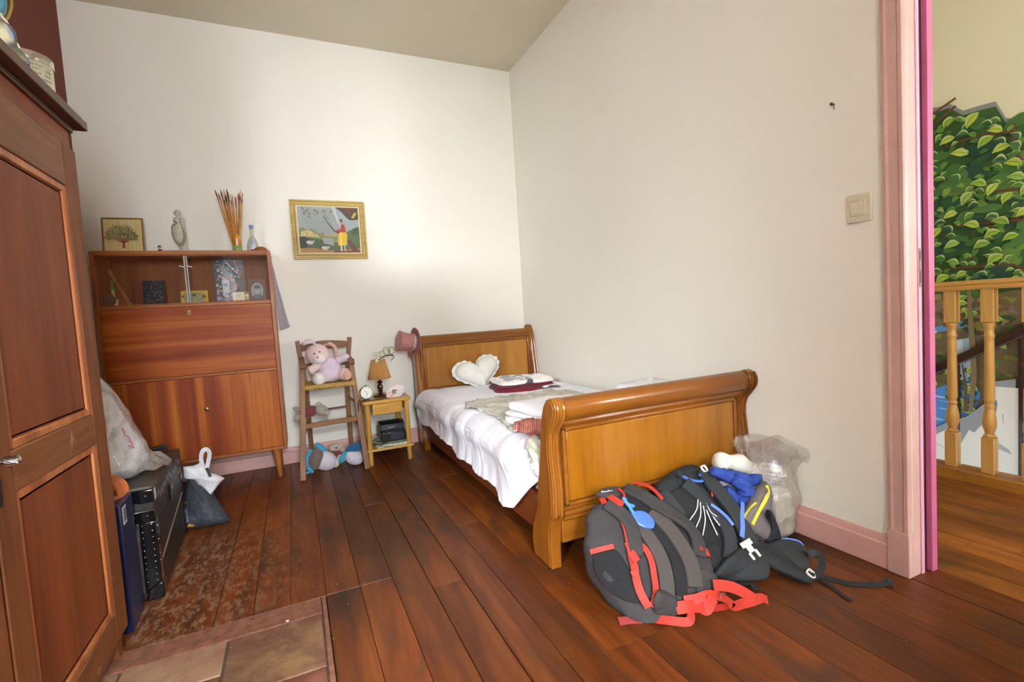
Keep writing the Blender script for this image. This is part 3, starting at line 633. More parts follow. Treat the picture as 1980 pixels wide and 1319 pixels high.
for x in (-2.205,-2.165,-2.125): obj('foot',G().ell((x,-.23,SZ+.005),(.006,.008,.005),nu=8,nv=6),plain('gilt','#a98d4e'),ck)
g=G(); g.ell((-2.155,-.23,SZ+.074),(.004,.004,.006),nu=8,nv=6); obj('finial',g,plain('gilt','#a98d4e'),ck)
g=G(); g.bar((-2.772,-.16,SZ+.004),(-2.872,-.13,SZ+.232),.020,.012,(0,1,0),.017,.010); g.ell((-2.870,-.13,SZ+.225),(.016,.010,.014),(0,.4,0),10,6); g.box(-2.782,-2.756,-.175,-.145,SZ,SZ+.006)
obj('carved_stick',g,wood('pale_carved_wood','#8f5a2c','#ad7440','#c48f5a','z',2,.5),None,label='carved wooden stick leaning left behind the left glass',cat='stick')
fg=thing('green_figurine','small green and yellow figurine on a dial base at the left end of the shelf','figurine',(-2.835,-.22,SZ))
g=G(); g.lathe([(.001,0),(.022,0),(.022,.006),(.014,.012),(.016,.03),(.020,.042),(.012,.050),(.001,.051)],(-2.835,-.22,SZ),n=16); obj('dial_base',g,plain('ivory','#cfc4a0',rough=.4),fg)
g=G(); g.lathe([(.010,.048),(.013,.065),(.007,.095),(.010,.105)],(-2.842,-.22,SZ),n=12); obj('skirt',g,plain('pale_yellow','#c9bd6a',rough=.5),fg)
g=G(); g.lathe([(.009,.10),(.012,.118),(.007,.138),(.003,.142)],(-2.843,-.22,SZ),n=12); g.ell((-2.843,-.22,SZ+.152),(.009,.009,.011),nu=12,nv=8); obj('upper_body',g,plain('leaf_green','#5c8a54',rough=.5),fg)
g=G(); g.lathe([(.001,0),(.040,0),(.045,.003),(.043,.006),(.001,.005)],(0,0,0),n=24)
g2=G(); M=Matrix.Translation((-2.885,-.25,SZ+.0))@Matrix.Rotation(.35,4,'Y')@Matrix.Rotation(1.35,4,'X'); g2.v=[M@(p+Vector((0,.045,0))) for p in g.v]; g2.f=g.f; g2.m=g.m; g2.c=g.c
obj('small_plate',g2,plain('dark_plate','#6b4a3c',rough=.3),None,label='small dark plate leaning at the far left end of the shelf',cat='plate')
# ---- things on top of the cabinet
TT=ZT
def p_tree(P,w,h):
    P.rect(0,0,w,h,'#d8c48c'); r=random.Random(3)
    for k in range(24): u=r.uniform(0,w*.95); P.rect(u,0,u+r.uniform(.002,.006),h,r.choice(['#d2bc80','#dccb98','#cdb678']))
    cx=w*.5
    P.line([(cx,.030),(cx,.07)],[.016,.010],'#9c4a24')
    for a in (-1.1,-.7,-.3,.1,.5,.9,1.2): P.line([(cx,.06),(cx+math.sin(a)*.035,.07+math.cos(a)*.03),(cx+math.sin(a)*.07,.08+math.cos(a)*.05)],[.006,.004,.002],'#9c4a24')
    for k in range(460):
        a=r.uniform(-1.75,1.75); q=math.sqrt(r.uniform(.05,1)); u=cx+math.sin(a)*.080*q; v=.082+math.cos(a)*.085*q*(1 if abs(a)<1.57 else .3)
        P.disc(u,v,r.uniform(.0025,.006),r.choice(['#5f7a3c','#7c8f4a','#8d9a5a','#4f6a34','#a35a2c','#8a86a0','#c7b884']),r.uniform(.0015,.003),6,r.uniform(0,3))
fr=thing('tree_picture','gold-framed picture of a leafy tree at the left end of the cabinet top','picture frame',(-2.77,-.16,TT))
Mf=Matrix.Translation((-2.876,-.19,TT))@Matrix.Rotation(-.13,4,'X'); Rf=Mf.to_3x3()
g=G(); g.T=Mf
for a,b,c,d in ((0,.009,0,.228),(.198,.207,0,.228),(0,.207,.219,.228),(0,.207,0,.009)): g.box(a,b,-.006,.012,c,d)
obj('frame',g,plain('gilded_wood','#8f6a34',rough=.35,metal=.3),fr,bev=.002)
P=Paint(Mf@Vector((.008,.001,.008)),Rf@Vector((1,0,0)),Rf@Vector((0,0,1)),Rf@Vector((0,-1,0))); p_tree(P,.191,.212); obj('print',P,vcol('print_matt',.7),fr,flat=True)
g=G(); g.T=Mf; g.box(.004,.203,.004,.010,.004,.224); obj('backing',g,plain('board_brown','#7a5a38'),fr)
sf=thing('tiny_figurine','tiny dark red and white figurine wearing a hat on the cabinet top','figurine',(-2.585,-.2,TT))
g=G(); g.lathe([(.001,0),(.016,0),(.017,.012),(.012,.026),(.006,.029)],(-2.587,-.2,TT),n=14); g.ell((-2.567,-.205,TT+.010),(.010,.009,.010),nu=10,nv=7); obj('body',g,plain('plum_red','#5d1f2c',rough=.3),sf)
g=G(); g.ell((-2.590,-.2,TT+.036),(.009,.009,.009),nu=10,nv=8); obj('head',g,plain('cream_porcelain','#d8c8b8',rough=.3),sf)
g=G(); g.lathe([(.012,.040),(.012,.042),(.007,.043),(.008,.051),(.001,.052)],(-2.590,-.2,TT),n=14); obj('hat',g,plain('black_gloss','#1c1718',rough=.3),sf)
st=thing('plaster_statuette','white plaster torso statuette wrapped in a green striped garland','statuette',(-2.46,-.19,TT))
M_pl2=plain('old_plaster','#cfc6b4',rough=.7,var=.1,scale=40,bmp=.2)
def stat(prof,o,sx=1,sy=.8,lean=0):
    R=[]
    for r,z,dx in prof: R.append([Vector(o)+Vector((dx+math.cos(2*math.pi*j/18)*r*sx,math.sin(2*math.pi*j/18)*r*sy,z)) for j in range(18)])
    return R
g=G(); g.rings(stat([(.030,0,.012),(.028,.006,.012),(.016,.02,.012),(.020,.045,.008),(.030,.085,.0),(.036,.12,-.006),(.034,.15,-.008),(.027,.175,-.004),(.030,.20,0),(.032,.215,0),(.014,.228,0),(.011,.235,-.002)],(-2.475,-.19,TT))); obj('torso',g,M_pl2,st)
g=G(); g.ell((-2.480,-.19,TT+.252),(.020,.018,.020),(0,.2,0),14,10,amp=.15,fr=40); obj('head',g,M_pl2,st)
g=G(); 
pts=[(-.028,-.022,.20),(-.004,-.034,.185),(-.036,-.016,.17),(-.040,-.022,.12),(-.030,-.030,.08),(-.010,-.036,.055),(.010,-.036,.05),(.022,-.030,.075),(.026,-.026,.11),(.020,-.028,.15),(.012,-.030,.185),(.010,-.024,.215)]
sp_=smoothpath([Vector((-2.475,-.19,TT))+Vector(p) for p in pts],6)
g.tube(sp_,[.0035+.006*max(0,math.sin(math.pi*min(1,max(0,(i/len(sp_)-.35)/.5)))) for i in range(len(sp_))],8)
def beadmat():
    m,nt,b=base('green_stripe_garland'); w=nd(nt,'ShaderNodeTexWave'); w.inputs['Scale'].default_value=34; w.bands_direction='Z'; nt.links.new(coords(nt),w.inputs[0]); nt.links.new(ramp(nt,w.outputs['Fac'],[(.35,'#2f3a20'),(.6,'#c4c2a4')]),b.inputs['Base Color']); setp(b,rough=.6); return m
obj('garland',g,beadmat(),st)
jar=thing('brush_jar','slim orange glass jar with a green label on the cabinet top','jar',(-2.165,-.20,TT))
M_or=plain('amber_glass','#c27a1e',rough=.12,coat=.5)
JC=Vector((-2.165,-.20,TT))
g=G(); g.lathe([(.001,0),(.026,0),(.028,.004),(.026,.12),(.0235,.12),(.025,.006),(.001,.005)],JC,n=24); obj('body',g,M_or,jar)
g=G()
for k in range(12):
    a0=math.radians(-160+k*12); a1=a0+math.radians(12)
    g.add([JC+Vector((math.cos(a)*.0288,math.sin(a)*.0288,z)) for a,z in ((a0,.008),(a1,.008),(a1,.05),(a0,.05))],[(0,1,2,3)])
obj('label_paper',g,plain('green_yellow_label','#8fae5a',var=.5,scale=120),jar)
M_bh=plain('brush_handle','#c48436',rough=.35,var=.2,scale=40)
bc=[plain('bristle_red','#7d2a22'),plain('bristle_dark','#3a2a2a'),plain('bristle_tan','#b98a54'),plain('bristle_rust','#9a4a24'),plain('bristle_cream','#d2b98c')]
rb=random.Random(21)
tips=[(-2.258,1.905),(-2.245,1.893),(-2.232,1.918),(-2.222,1.895),(-2.212,1.915),(-2.205,1.89),(-2.195,1.918),(-2.187,1.895),(-2.178,1.90),(-2.165,1.88),(-2.148,1.875),(-2.132,1.905),(-2.122,1.90),(-2.112,1.912),(-2.103,1.895)]
for i,(x,z) in enumerate(tips):
    yt=-.2+rb.uniform(-.045,.03); t=Vector((x,yt,z-.0)); b0=JC+Vector(((x-JC.x)*.16,(yt+.2)*.2,.008)); d=(t-b0)
    b=thing('paintbrush','one of the paint brushes standing fanned out in the orange jar','brush',b0,group='paint brushes in the orange jar')
    f0=b0+d*.80; f1=b0+d*.88
    g=G(); g.tube([b0,b0+d*.45,f0],[.0022,.0042,.0028],8); obj('handle',g,M_bh,b)
    g=G(); g.tube([f0,f1],[.0030,.0034],8); obj('ferrule',g,rb.choice([bc[0],bc[1],bc[3],plain('copper_ferrule','#b5743c',metal=.6,rough=.3)]),b)
    g=G(); g.tube([f1,b0+d*.95,t],[.0036,.0040,.0010],8); obj('bristles',g,bc[(i*3)%5],b)
bt=thing('glass_bottle','small clear glass bottle with a blue cap beside the brushes','bottle',(-2.07,-.19,TT))
g=G(); g.lathe([(.001,0),(.032,0),(.036,.006),(.035,.05),(.025,.09),(.013,.112),(.009,.130),(.0085,.165),(.010,.168)],(-2.074,-.19,TT),n=24); obj('body',g,film('bottle_glass','#e4e8e4',.45,.05,.6),bt)
g=G(); g.lathe([(.011,.163),(.013,.188),(.001,.190)],(-2.074,-.19,TT),n=16); obj('cap',g,plain('blue_plastic','#5a6fa8',rough=.35),bt)
g=G(); g.ell((-2.070,-.219,TT+.045),(.010,.002,.026),nu=10,nv=8); g.ell((-2.064,-.218,TT+.020),(.014,.002,.014),nu=10,nv=8); obj('label_print',g,plain('sky_blue_print','#5a9cc8',var=.4,scale=90),bt)
hh=thing('tortoise_figurine','brown wicker-textured tortoise ornament at the right end of the cabinet top','ornament',(-2.035,-.22,TT))
g=G(); g.ell((-2.028,-.22,TT+.018),(.040,.028,.024),nu=20,nv=12,amp=.12,fr=110); obj('shell',g,plain('rattan_brown','#9a521c',rough=.6,var=.4,scale=160,bmp=.6,bs=200),hh)
M_nut=plain('dark_nut','#5d2c12',rough=.5)
obj('head',G().ell((-2.074,-.225,TT+.014),(.016,.011,.011),nu=12,nv=8),M_nut,hh)
for x,y in ((-2.05,-.245),(-2.01,-.245),(-2.05,-.20),(-2.01,-.20)): obj('leg',G().ell((x,y,TT+.005),(.008,.006,.006),nu=8,nv=6),M_nut,hh)
g=G(); g.T=Matrix.Translation((-2.37,-.265,TT))@Matrix.Rotation(.02,4,'Z'); g.box(-.185,.185,-.06,.06,0,.006); bk=obj('thin_folder',g,plain('pale_blue_card','#8fb4c4',rough=.5),None,label='thin pale blue folder lying flat on the cabinet top under the statuette',cat='folder',bev=.001)
bk.location.z=TT
g=G(); g.tube([(-2.545+.022*math.cos(a),-.27+.014*math.sin(a),TT+.010) for a in [2*math.pi*i/20 for i in range(20)]],.0022,6,closed=True); g.tube([(-2.522,-.27,TT+.010),(-2.47,-.275,TT+.010)],.002,6)
obj('reading_glass',g,plain('grey_wire','#7f7a74',rough=.35,metal=.5),None,label='small grey wire loop lying left on the blue folder',cat='magnifier')
# statuette and jar stand partly on the folder
for o in (st,): o.location.z+=.006
# thin grey strip, wider towards the bottom, behind the cabinet's right side
g=G(); TA=[(-1.975,1.46,.004),(-1.968,1.40,.010),(-1.960,1.30,.020),(-1.948,1.18,.040),(-1.937,1.08,.052),(-1.930,1.02,.060),(-1.925,.985,.066)]
def clf(u,v):
    k=v*(len(TA)-1); i=min(int(k),len(TA)-2); t=k-i; a=TA[i];b=TA[i+1]; x=a[0]+(b[0]-a[0])*t; z=a[1]+(b[1]-a[1])*t; w=a[2]+(b[2]-a[2])*t
    return Vector((x+(u-.5)*w,-.020-.006*math.sin(u*6+v*3)*v,z+(u-.5)*.02*v))
g.grid(8,24,clf); obj('grey_strip',g,plain('grey_mauve','#a59aa0',rough=.9,bmp=.15,bs=90),None,label='grey strip widening downwards on the wall behind the cabinet right side',cat='cloth',solid=.003)
# ================================================================== PICTURE ON THE WALL
pw=thing('wall_picture','gold-framed picture of a woman in a yellow skirt under a tree on the back wall','picture frame',(-1.57,-.01,1.48))
M_gf=wood('gold_oak_frame','#a98a44','#c2a558','#d2b96c','x',1,.35,.1)
px0,px1,pz0,pz1=-1.828,-1.308,1.480,1.912
g=G()
for m0,m1,y in ((0,.012,-.022),(.012,.030,-.017),(.030,.040,-.026)):
    g.box(px0+m0,px1-m0,y,-.004,pz1-m1,pz1-m0); g.box(px0+m0,px1-m0,y,-.004,pz0+m0,pz0+m1); g.box(px0+m0,px0+m1,y,-.004,pz0+m1,pz1-m1); g.box(px1-m1,px1-m0,y,-.004,pz0+m1,pz1-m1)
obj('frame',g,M_gf,pw,bev=.003)
g=G(); m0,m1=.040,.048
g.box(px0+m0,px1-m0,-.016,-.004,pz1-m1,pz1-m0); g.box(px0+m0,px1-m0,-.016,-.004,pz0+m0,pz0+m1); g.box(px0+m0,px0+m1,-.016,-.004,pz0+m1,pz1-m1); g.box(px1-m1,px1-m0,-.016,-.004,pz0+m1,pz1-m1)
obj('inner_slip',g,plain('pale_slip','#e6d2ae',rough=.5),pw)
w,h=px1-px0-.096,pz1-pz0-.096
P=Paint((px0+.048,-.010,pz0+.048),(1,0,0),(0,0,1),(0,-1,0))
P.rect(0,0,w,h,'#aab4b4'); r=random.Random(9)
P.poly([(0,h*.30),(0,h*.52),(w*.06,h*.56),(w*.12,h*.50),(w*.22,h*.52),(w*.30,h*.44),(w*.38,h*.38),(w*.62,h*.36),(w*.62,h*.25)],'#8f9a5a')
P.poly([(w*.02,h*.36),(w*.04,h*.46),(w*.14,h*.50),(w*.22,h*.47),(w*.30,h*.40),(w*.34,h*.34)],'#dbc98e')
for k in range(5): P.line([(w*(.07+.04*k),h*.46),(w*(.10+.04*k),h*.38)],.005,r.choice(['#b58a6a','#efe3b4','#a9a26a']))
P.poly([(w*.36,h*.36),(w*.62,h*.36),(w*.62,h*.40),(w*.36,h*.39)],'#c9b469'); P.disc(w*.38,h*.41,.012,'#b08a86',.018,8)
P.poly([(0,0),(0,h*.33),(w*.1,h*.34),(w*.3,h*.30),(w*.5,h*.26),(w*.7,h*.2),(w,h*.2),(w,0)],'#5a6d4c')
P.poly([(0,h*.1),(0,h*.34),(w*.08,h*.36),(w*.15,h*.30),(w*.1,h*.12)],'#3c4a3c')
P.poly([(w*.36,h*.33),(w*.54,h*.33),(w*.56,h*.16),(w*.40,h*.2)],'#b5bfb9'); 
for k in range(4): P.line([(w*.38,h*(.31-.035*k)),(w*.54,h*(.31-.035*k))],.003,'#8c9a94')
P.poly([(0,0),(0,h*.10),(w*.2,h*.11),(w*.34,h*.08),(w*.6,h*.05),(w,h*.10),(w,0)],'#b78a4a'); P.rect(w*.55,0,w,h*.05,'#7a3c26')
P.poly([(w*.66,h*.3),(w*.72,h*.42),(w*.84,h*.5),(w,h*.56),(w,h*.2),(w*.72,h*.2)],'#5d7850'); P.poly([(w*.85,h*.40),(w*.9,h*.54),(w,h*.58),(w,h*.4)],'#45603f')
P.poly([(w*.78,h*.30),(w*.84,h*.28),(w*.98,h*.03),(w*.86,h*.03)],'#6d3c30')
P.line([(w*.42,h*.80),(w*.5,h*.62),(w*.58,h*.48),(w*.68,h*.42),(w*.8,h*.36)],[.006,.008,.010,.012,.016],'#6b5044')
P.poly([(w*.62,h),(w*.72,h*.9),(w*.80,h*.78),(w*.86,h*.72),(w,h*.74),(w,h)],'#4c4a34'); P.poly([(w*.72,h*.98),(w*.82,h*.84),(w*.9,h*.9),(w*.98,h)],'#6b4030')
P.poly([(w*.88,h*.78),(w*.94,h*.90),(w*.98,h*.88),(w*.92,h*.76)],'#d0b43c')
for k in range(60):
    u=r.uniform(.02,w*.55); v=h*(1-abs(r.gauss(0,.13))) - (.05*h if u>w*.1 else 0); v=min(v,h-.006)
    P.disc(u,v,r.uniform(.006,.012),r.choice(['#8d9a72','#a5a97f','#6f7c58','#b9b48c','#7c7460']),.004,7,r.uniform(-1.2,.2))
P.poly([(w*.56,h),(w*.62,h),(w*.66,h*.75),(w*.69,h*.6),(w*.66,h*.58),(w*.60,h*.8)],'#c4c2c0')  # pale streak: reflection in the picture glass, painted into the print
P.poly([(w*.60,h*.48),(w*.66,h*.52),(w*.69,h*.45),(w*.62,h*.44)],'#b03a34')
P.poly([(w*.70,h*.62),(w*.75,h*.62),(w*.77,h*.44),(w*.67,h*.44)],'#b5342c'); P.disc(w*.70,h*.70,.013,'#59604f',.016,10); P.disc(w*.685,h*.655,.008,'#c8a088',.010,8)
P.poly([(w*.665,h*.45),(w*.77,h*.45),(w*.79,h*.38),(w*.77,h*.16),(w*.62,h*.15),(w*.635,h*.38)],'#dfb62e'); P.poly([(w*.66,h*.44),(w*.70,h*.44),(w*.70,h*.16),(w*.65,h*.16)],'#ecca4c')
P.rect(w*.66,h*.03,w*.69,h*.16,'#c9c3b8'); P.rect(w*.72,h*.03,w*.745,h*.16,'#b9b3a8')
for (u,v) in ((.16,.22),(.40,.10)):
    P.disc(w*u,h*v,.024,'#d6d3c4',.014,10,-.1); P.disc(w*(u+.06),h*(v+.02),.009,'#c6c3b0',.008,8)
    for q in (-.03,0,.03): P.rect(w*(u+q),h*(v-.07),w*(u+q)+.003,h*v,'#b5b3a4')
obj('print',P,vcol('print_gloss2',.55),pw,flat=True)
obj('glass',G().box(px0+.044,px1-.044,-.0145,-.0135,pz0+.044,pz1-.044),glassy('picture_glass',alpha=.0),pw)
# ================================================================== BED
M_bd=wood('cherry_stain','#6e3c0e','#8b5115','#9f6522','x',.8,.28,.45,bmp=.03,dist=.6)
M_bdz=wood('cherry_stain_upright','#6e3c0e','#8b5115','#9f6522','z',.8,.28,.45,bmp=.03,dist=.6)
M_bp=wood('cherry_panel','#844c0d','#9a5f13','#aa6f1e','z',.55,.25,.5,bmp=.02,dist=.5)
M_bdk=wood('bed_side_rail','#5b2a12','#6e3516','#7d411c','y',.7,.35,.3)
bed=thing('bed','single wooden sleigh bed with curved headboard and footboard along the right wall','bed',(-.53,-1.25,0))
FP=[(-2.264,0),(-2.268,.11),(-2.285,.205),(-2.302,.222),(-2.303,.240),(-2.307,.305),(-2.302,.382),(-2.293,.478),(-2.303,.540),(-2.335,.580),(-2.357,.612),(-2.360,.643),(-2.348,.668),(-2.322,.678),(-2.293,.668),(-2.268,.640),(-2.250,.6),(-2.236,.54),(-2.216,.44),(-2.188,.328),(-2.162,.215),(-2.118,.125),(-2.107,.06),(-2.124,0)]
def head(p): 
    y,z=p; return (-2.44-y, z if z<.24 else .24+(z-.24)*(.890-.24)/(.678-.24))
def post(prof,x0,x1,parent,name='post'):
    g=G(); g.prism(prof,0,x0,x1); return obj(name,g,M_bdz,parent,bev=.004,bseg=2)
def shrink(P,d):
    c=(sum(a for a,b in P)/len(P),0); out=[]; n=len(P)
    for i in range(n):
        a=P[i-1];b=P[(i+1)%n]; tx,ty=b[0]-a[0],b[1]-a[1]; L=math.hypot(tx,ty) or 1; nx,ny=ty/L,-tx/L
        out.append((P[i][0]-nx*d*ORI,P[i][1]-ny*d*ORI))
    return out
for nm,prof in (('footboard',FP),('headboard',[head(p) for p in FP])):
    ft=nm=='footboard'; ar=sum(prof[i][0]*prof[(i+1)%len(prof)][1]-prof[(i+1)%len(prof)][0]*prof[i][1] for i in range(len(prof))); ORI=1 if ar>0 else -1
    top=.678 if ft else .890
    s=1 if ft else -1; oy=lambda y:(y if ft else -2.44-y)
    zt=lambda z:(z if (ft or z<.24) else .24+(z-.24)*(.890-.24)/(.678-.24))
    # curved panel body between the posts
    mid=[(-2.275,.10),(-2.285,.205),(-2.289,.305),(-2.283,.382),(-2.276,.478),(-2.285,.535),(-2.31,.57),(-2.30,.60),(-2.262,.575),(-2.250,.54),(-2.250,.44),(-2.255,.382),(-2.262,.305),(-2.258,.205),(-2.25,.10)]
    g=G(); g.prism([(oy(a),zt(b)) for a,b in mid],0,-1.0,-.045); root=obj(nm,g,M_bd,bed,bev=.002)
    for x0,x1 in ((-1.047,-1.002),(-.048,-.004)):
        post(prof,x0,x1,root)
        inner=shrink(prof,.010)
        if ft: g=G(); g.prism(inner,0,x0-.004,x0+.001); g.prism(inner,0,x1-.001,x1+.004); obj('post_cap',g,M_bdz,root,bev=.003)
        # raised bead lines down the front of the post
        for xb in (x0+.010,x1-.010):
            g=G(); edge=[p for p in prof if p[1]>.2][:13] if True else prof
            ey=FP[2:13]; pts=[(xb,oy(a-.003),zt(b)) for a,b in ey]; g.tube(smoothpath(pts,4),.0055,8); obj('bead',g,M_bdz,root)
            if not ft:
                ey=FP[14:21]; pts=[(xb,oy(a+.003),zt(b)) for a,b in ey]; g=G(); g.tube(smoothpath(pts,4),.0055,8); obj('bead',g,M_bdz,root)
    # rolled top rail
    c=(oy(-2.312),zt(.628)); R=.045
    g=G(); ring=[]
    for x in (-1.003,-.045): ring.append([Vector((x,c[0]+math.cos(a)*R*.86,c[1]+math.sin(a)*R)) for a in [2*math.pi*i/28 for i in range(28)]])
    g.rings(ring); obj('top_roll',g,M_bd,root,ang=50)
    # panel with moulding on the side the room sees
    face=(lambda z: -2.304 if z<.40 else -2.298) if ft else (lambda z: 0)
    if ft:
        a0,a1,z0,z1=-.972,-.125+.03,.268,.538
        fy=-2.291
        g=G(); g.box(a0,a1,fy-.010,fy+.02,z0,z1); pn=obj('panel',g,M_bp,root,bev=.004)
        g=G()
        for k,(o,w_,y) in enumerate(((.018,.018,fy-.004),)):
            g.box(a0-o,a1+o,y-.012,y+.02,z1+.002,z1+o); g.box(a0-o,a1+o,y-.012,y+.02,z0-o,z0-.002); g.box(a0-o,a0-.002,y-.012,y+.02,z0-o,z1+o); g.box(a1+.002,a1+o,y-.012,y+.02,z0-o,z1+o)
        obj('panel_moulding',g,M_bd,root,bev=.005,bseg=3)
        for zz,rr in ((.226,.011),(.207,.008)):
            g=G(); g.tube([(-1.002,fy-.012,zz),(-.047,fy-.012,zz)],rr,12); obj('bottom_bead',g,M_bd,root)
        g=G(); g.box(-1.002,-.047,-2.285,-2.255,.105,.205); obj('bottom_rail',g,M_bd,root,bev=.003)
    else:
        fy=-.206
        a0,a1,z0,z1=-.962,-.088,.455,.772
        g=G(); g.box(-1.0,-.047,fy+.004,fy+.03,.30,.83); obj('panel_backing',g,M_bd,root,bev=.002)
        g=G(); g.box(a0,a1,fy-.001,fy+.02,z0,z1); pn=obj('panel',g,wood('headboard_panel','#925a18','#a56c24','#b27c32','z',.55,.35,.3,bmp=.02),root,bev=.004)
        g=G(); o=.020; y=fy
        g.box(a0-o,a1+o,y-.010,y+.02,z1+.003,z1+o); g.box(a0-o,a1+o,y-.010,y+.02,z0-o,z0-.003); g.box(a0-o,a0-.003,y-.010,y+.02,z0-o,z1+o); g.box(a1+.003,a1+o,y-.010,y+.02,z0-o,z1+o)
        obj('panel_moulding',g,M_bd,root,bev=.006,bseg=3)
        g=G(); g.tube([(-1.0,fy+.012,.81),(-.047,fy+.012,.81)],.014,12); obj('upper_bead',g,M_bd,root)
g=G(); g.box(-1.036,-1.008,-2.165,-.225,.105,.262); obj('side_rail',g,M_bdk,bed,bev=.004)
g=G(); g.box(-.030,-.006,-2.165,-.225,.105,.262); obj('side_rail',g,M_bdk,bed,bev=.004)
# mattress and bedding
M_duv=plain('white_cotton','#e4e0e6',rough=.8,var=.03,bmp=.06,bs=40,sheen=.2)
g=G(); g.box(-1.0,-.035,-2.20,-.25,.20,.375); obj('mattress',g,plain('mattress_ticking','#d6cfc4',rough=.8),None,label='mattress lying in the bed frame beneath the white duvet',cat='mattress',bev=.03,bseg=4)
HEM=[(-.225,.34),(-.30,.27),(-.365,.235),(-.60,.235),(-1.0,.225),(-1.29,.195),(-1.60,.19),(-1.80,.185),(-1.95,.165),(-2.03,.175),(-2.12,.27),(-2.20,.35)]
def hem(y):
    if y>=HEM[0][0]: return HEM[0][1]
    for a,b in zip(HEM[:-1],HEM[1:]):
        if b[0]<=y<=a[0]: t=(a[0]-y)/(a[0]-b[0]); return a[1]+(b[1]-a[1])*t
    return HEM[-1][1]
def duvet(u,v):
    # v: head (0) to foot (1); u: 0 wall side .. 1 hem on the room side
    y=-.232-(2.198-.232)*v
    hz=hem(y); top=.436+.008*math.sin(math.pi*u)+.008*noise.noise(Vector((u*4,v*6,3)))
    if v<.03: top-=.03*(1-v/.03)
    us=.62; R=.085; x0=-.035; xe=-.985
    if u<=us: t=u/us; P=Vector((x0+(xe-x0)*t,y,top)); N=Vector((0,0,1)); s=t*(x0-xe)
    else:
        L=math.pi/2*R; H=max(.02,top-R-hz); d=(u-us)/(1-us)*(L+H); s=(x0-xe)+d
        if d<L: a=d/R; P=Vector((xe-R*math.sin(a),y,top-R*(1-math.cos(a)))); N=Vector((-math.sin(a),0,math.cos(a)))
        else: P=Vector((xe-R+.012*math.sin((d-L)/H*3.0),y,top-R-(d-L))); N=Vector((-1,0,0))
    c1=abs(math.sin((y+.10)*math.pi/.25)); c2=abs(math.sin((s-.12)*math.pi/.25))
    puff=.008*(min(1,c1*1.5)*min(1,c2*1.5))**.55
    side=max(0,min(1,(s-.82)/.25))
    wr=noise.noise(Vector((s*4,y*9,2)))*.008+noise.noise(Vector((s*9,y*26,7)))*.0022
    rid=max(0,1-abs(noise.noise(Vector((s*3.2,y*11+s*2,11))))*6)*.0035
    P+=N*(puff-.008+wr*(.35+.9*side)+rid*(.3+.8*side)+.014*side*noise.noise(Vector((0,y*4.3,5))))
    if side>.9: P.x+=-.007*math.sin(y*13+2*math.sin(y*5)); P.z+=.008*math.sin(y*17)*max(0,(u-.9)/.1)
    if y<-1.80: P.x-=.020*math.sin(min(1,(-1.80-y)/.30)*math.pi)*side
    P.x=min(P.x,x0) if side<=0 else min(P.x,-1.046 if P.z<.40 else P.x)
    if v>.94: k=(v-.94)/.06; P.x+=.075*k*k*side; P.z-=.02*k*k*(1-side)
    return P
g=G(); g.grid(130,240,duvet)
dv=obj('duvet',g,M_duv,None,label='white quilted duvet hanging over the left side of the bed',cat='duvet',solid=.010,ang=80)
dv.modifiers['solid'].offset=1
DV=g.bvh()
def topz(x,y):
    h=DV.ray_cast(Vector((x,y,1.0)),Vector((0,0,-1))); return (h[0].z if h[0] else .44)+.006
# heart cushion
def heart(t):
    x=16*math.sin(t)**3; y=13*math.cos(t)-5*math.cos(2*t)-2*math.cos(3*t)-math.cos(4*t); return x/17,(y+2)/15.5
hc=Vector((-.585,-.335,.535)); HM=Matrix.Translation(hc)@Matrix.Rotation(math.radians(-22),4,'X')@Matrix.Rotation(math.radians(-10),4,'Y')
hp=thing('heart_cushion','white heart-shaped cushion with a ruffled edge leaning on the headboard','cushion',(hc.x,hc.y,.43))
for fb in (1,):
    g=G(); R=[]
    n=72
    for side in (-1,1):
        pass
    rows=[]
    for k,s in enumerate([0.02,.2,.4,.6,.78,.9,.97,1.0]):
        rows.append((s,math.sqrt(max(0,1-s**3.2))*.062))
    rr=[]
    for s,d in rows: rr.append([HM@Vector((heart(2*math.pi*i/n)[0]*.185*s*1.04,-d,heart(2*math.pi*i/n)[1]*.135*s)) for i in range(n)])
    for s,d in rows[::-1][1:]: rr.append([HM@Vector((heart(2*math.pi*i/n)[0]*.185*s*1.04,d*.8,heart(2*math.pi*i/n)[1]*.135*s)) for i in range(n)])
    g.rings(rr); obj('cushion_body',g,plain('cream_cotton','#e2dfd6',rough=.85,bmp=.1,bs=30),hp,ang=75)
g=G()
def ruf(u,v):
    t=2*math.pi*u; x,y=heart(t); s=.97+.17*v; w=.010*math.sin(u*2*math.pi*26)*v
    return HM@Vector((x*.185*s*1.04,w,y*.135*s))
g.grid(312,3,ruf); obj('ruffle',g,plain('cream_cotton','#e2dfd6'),hp,solid=.002,ang=75)
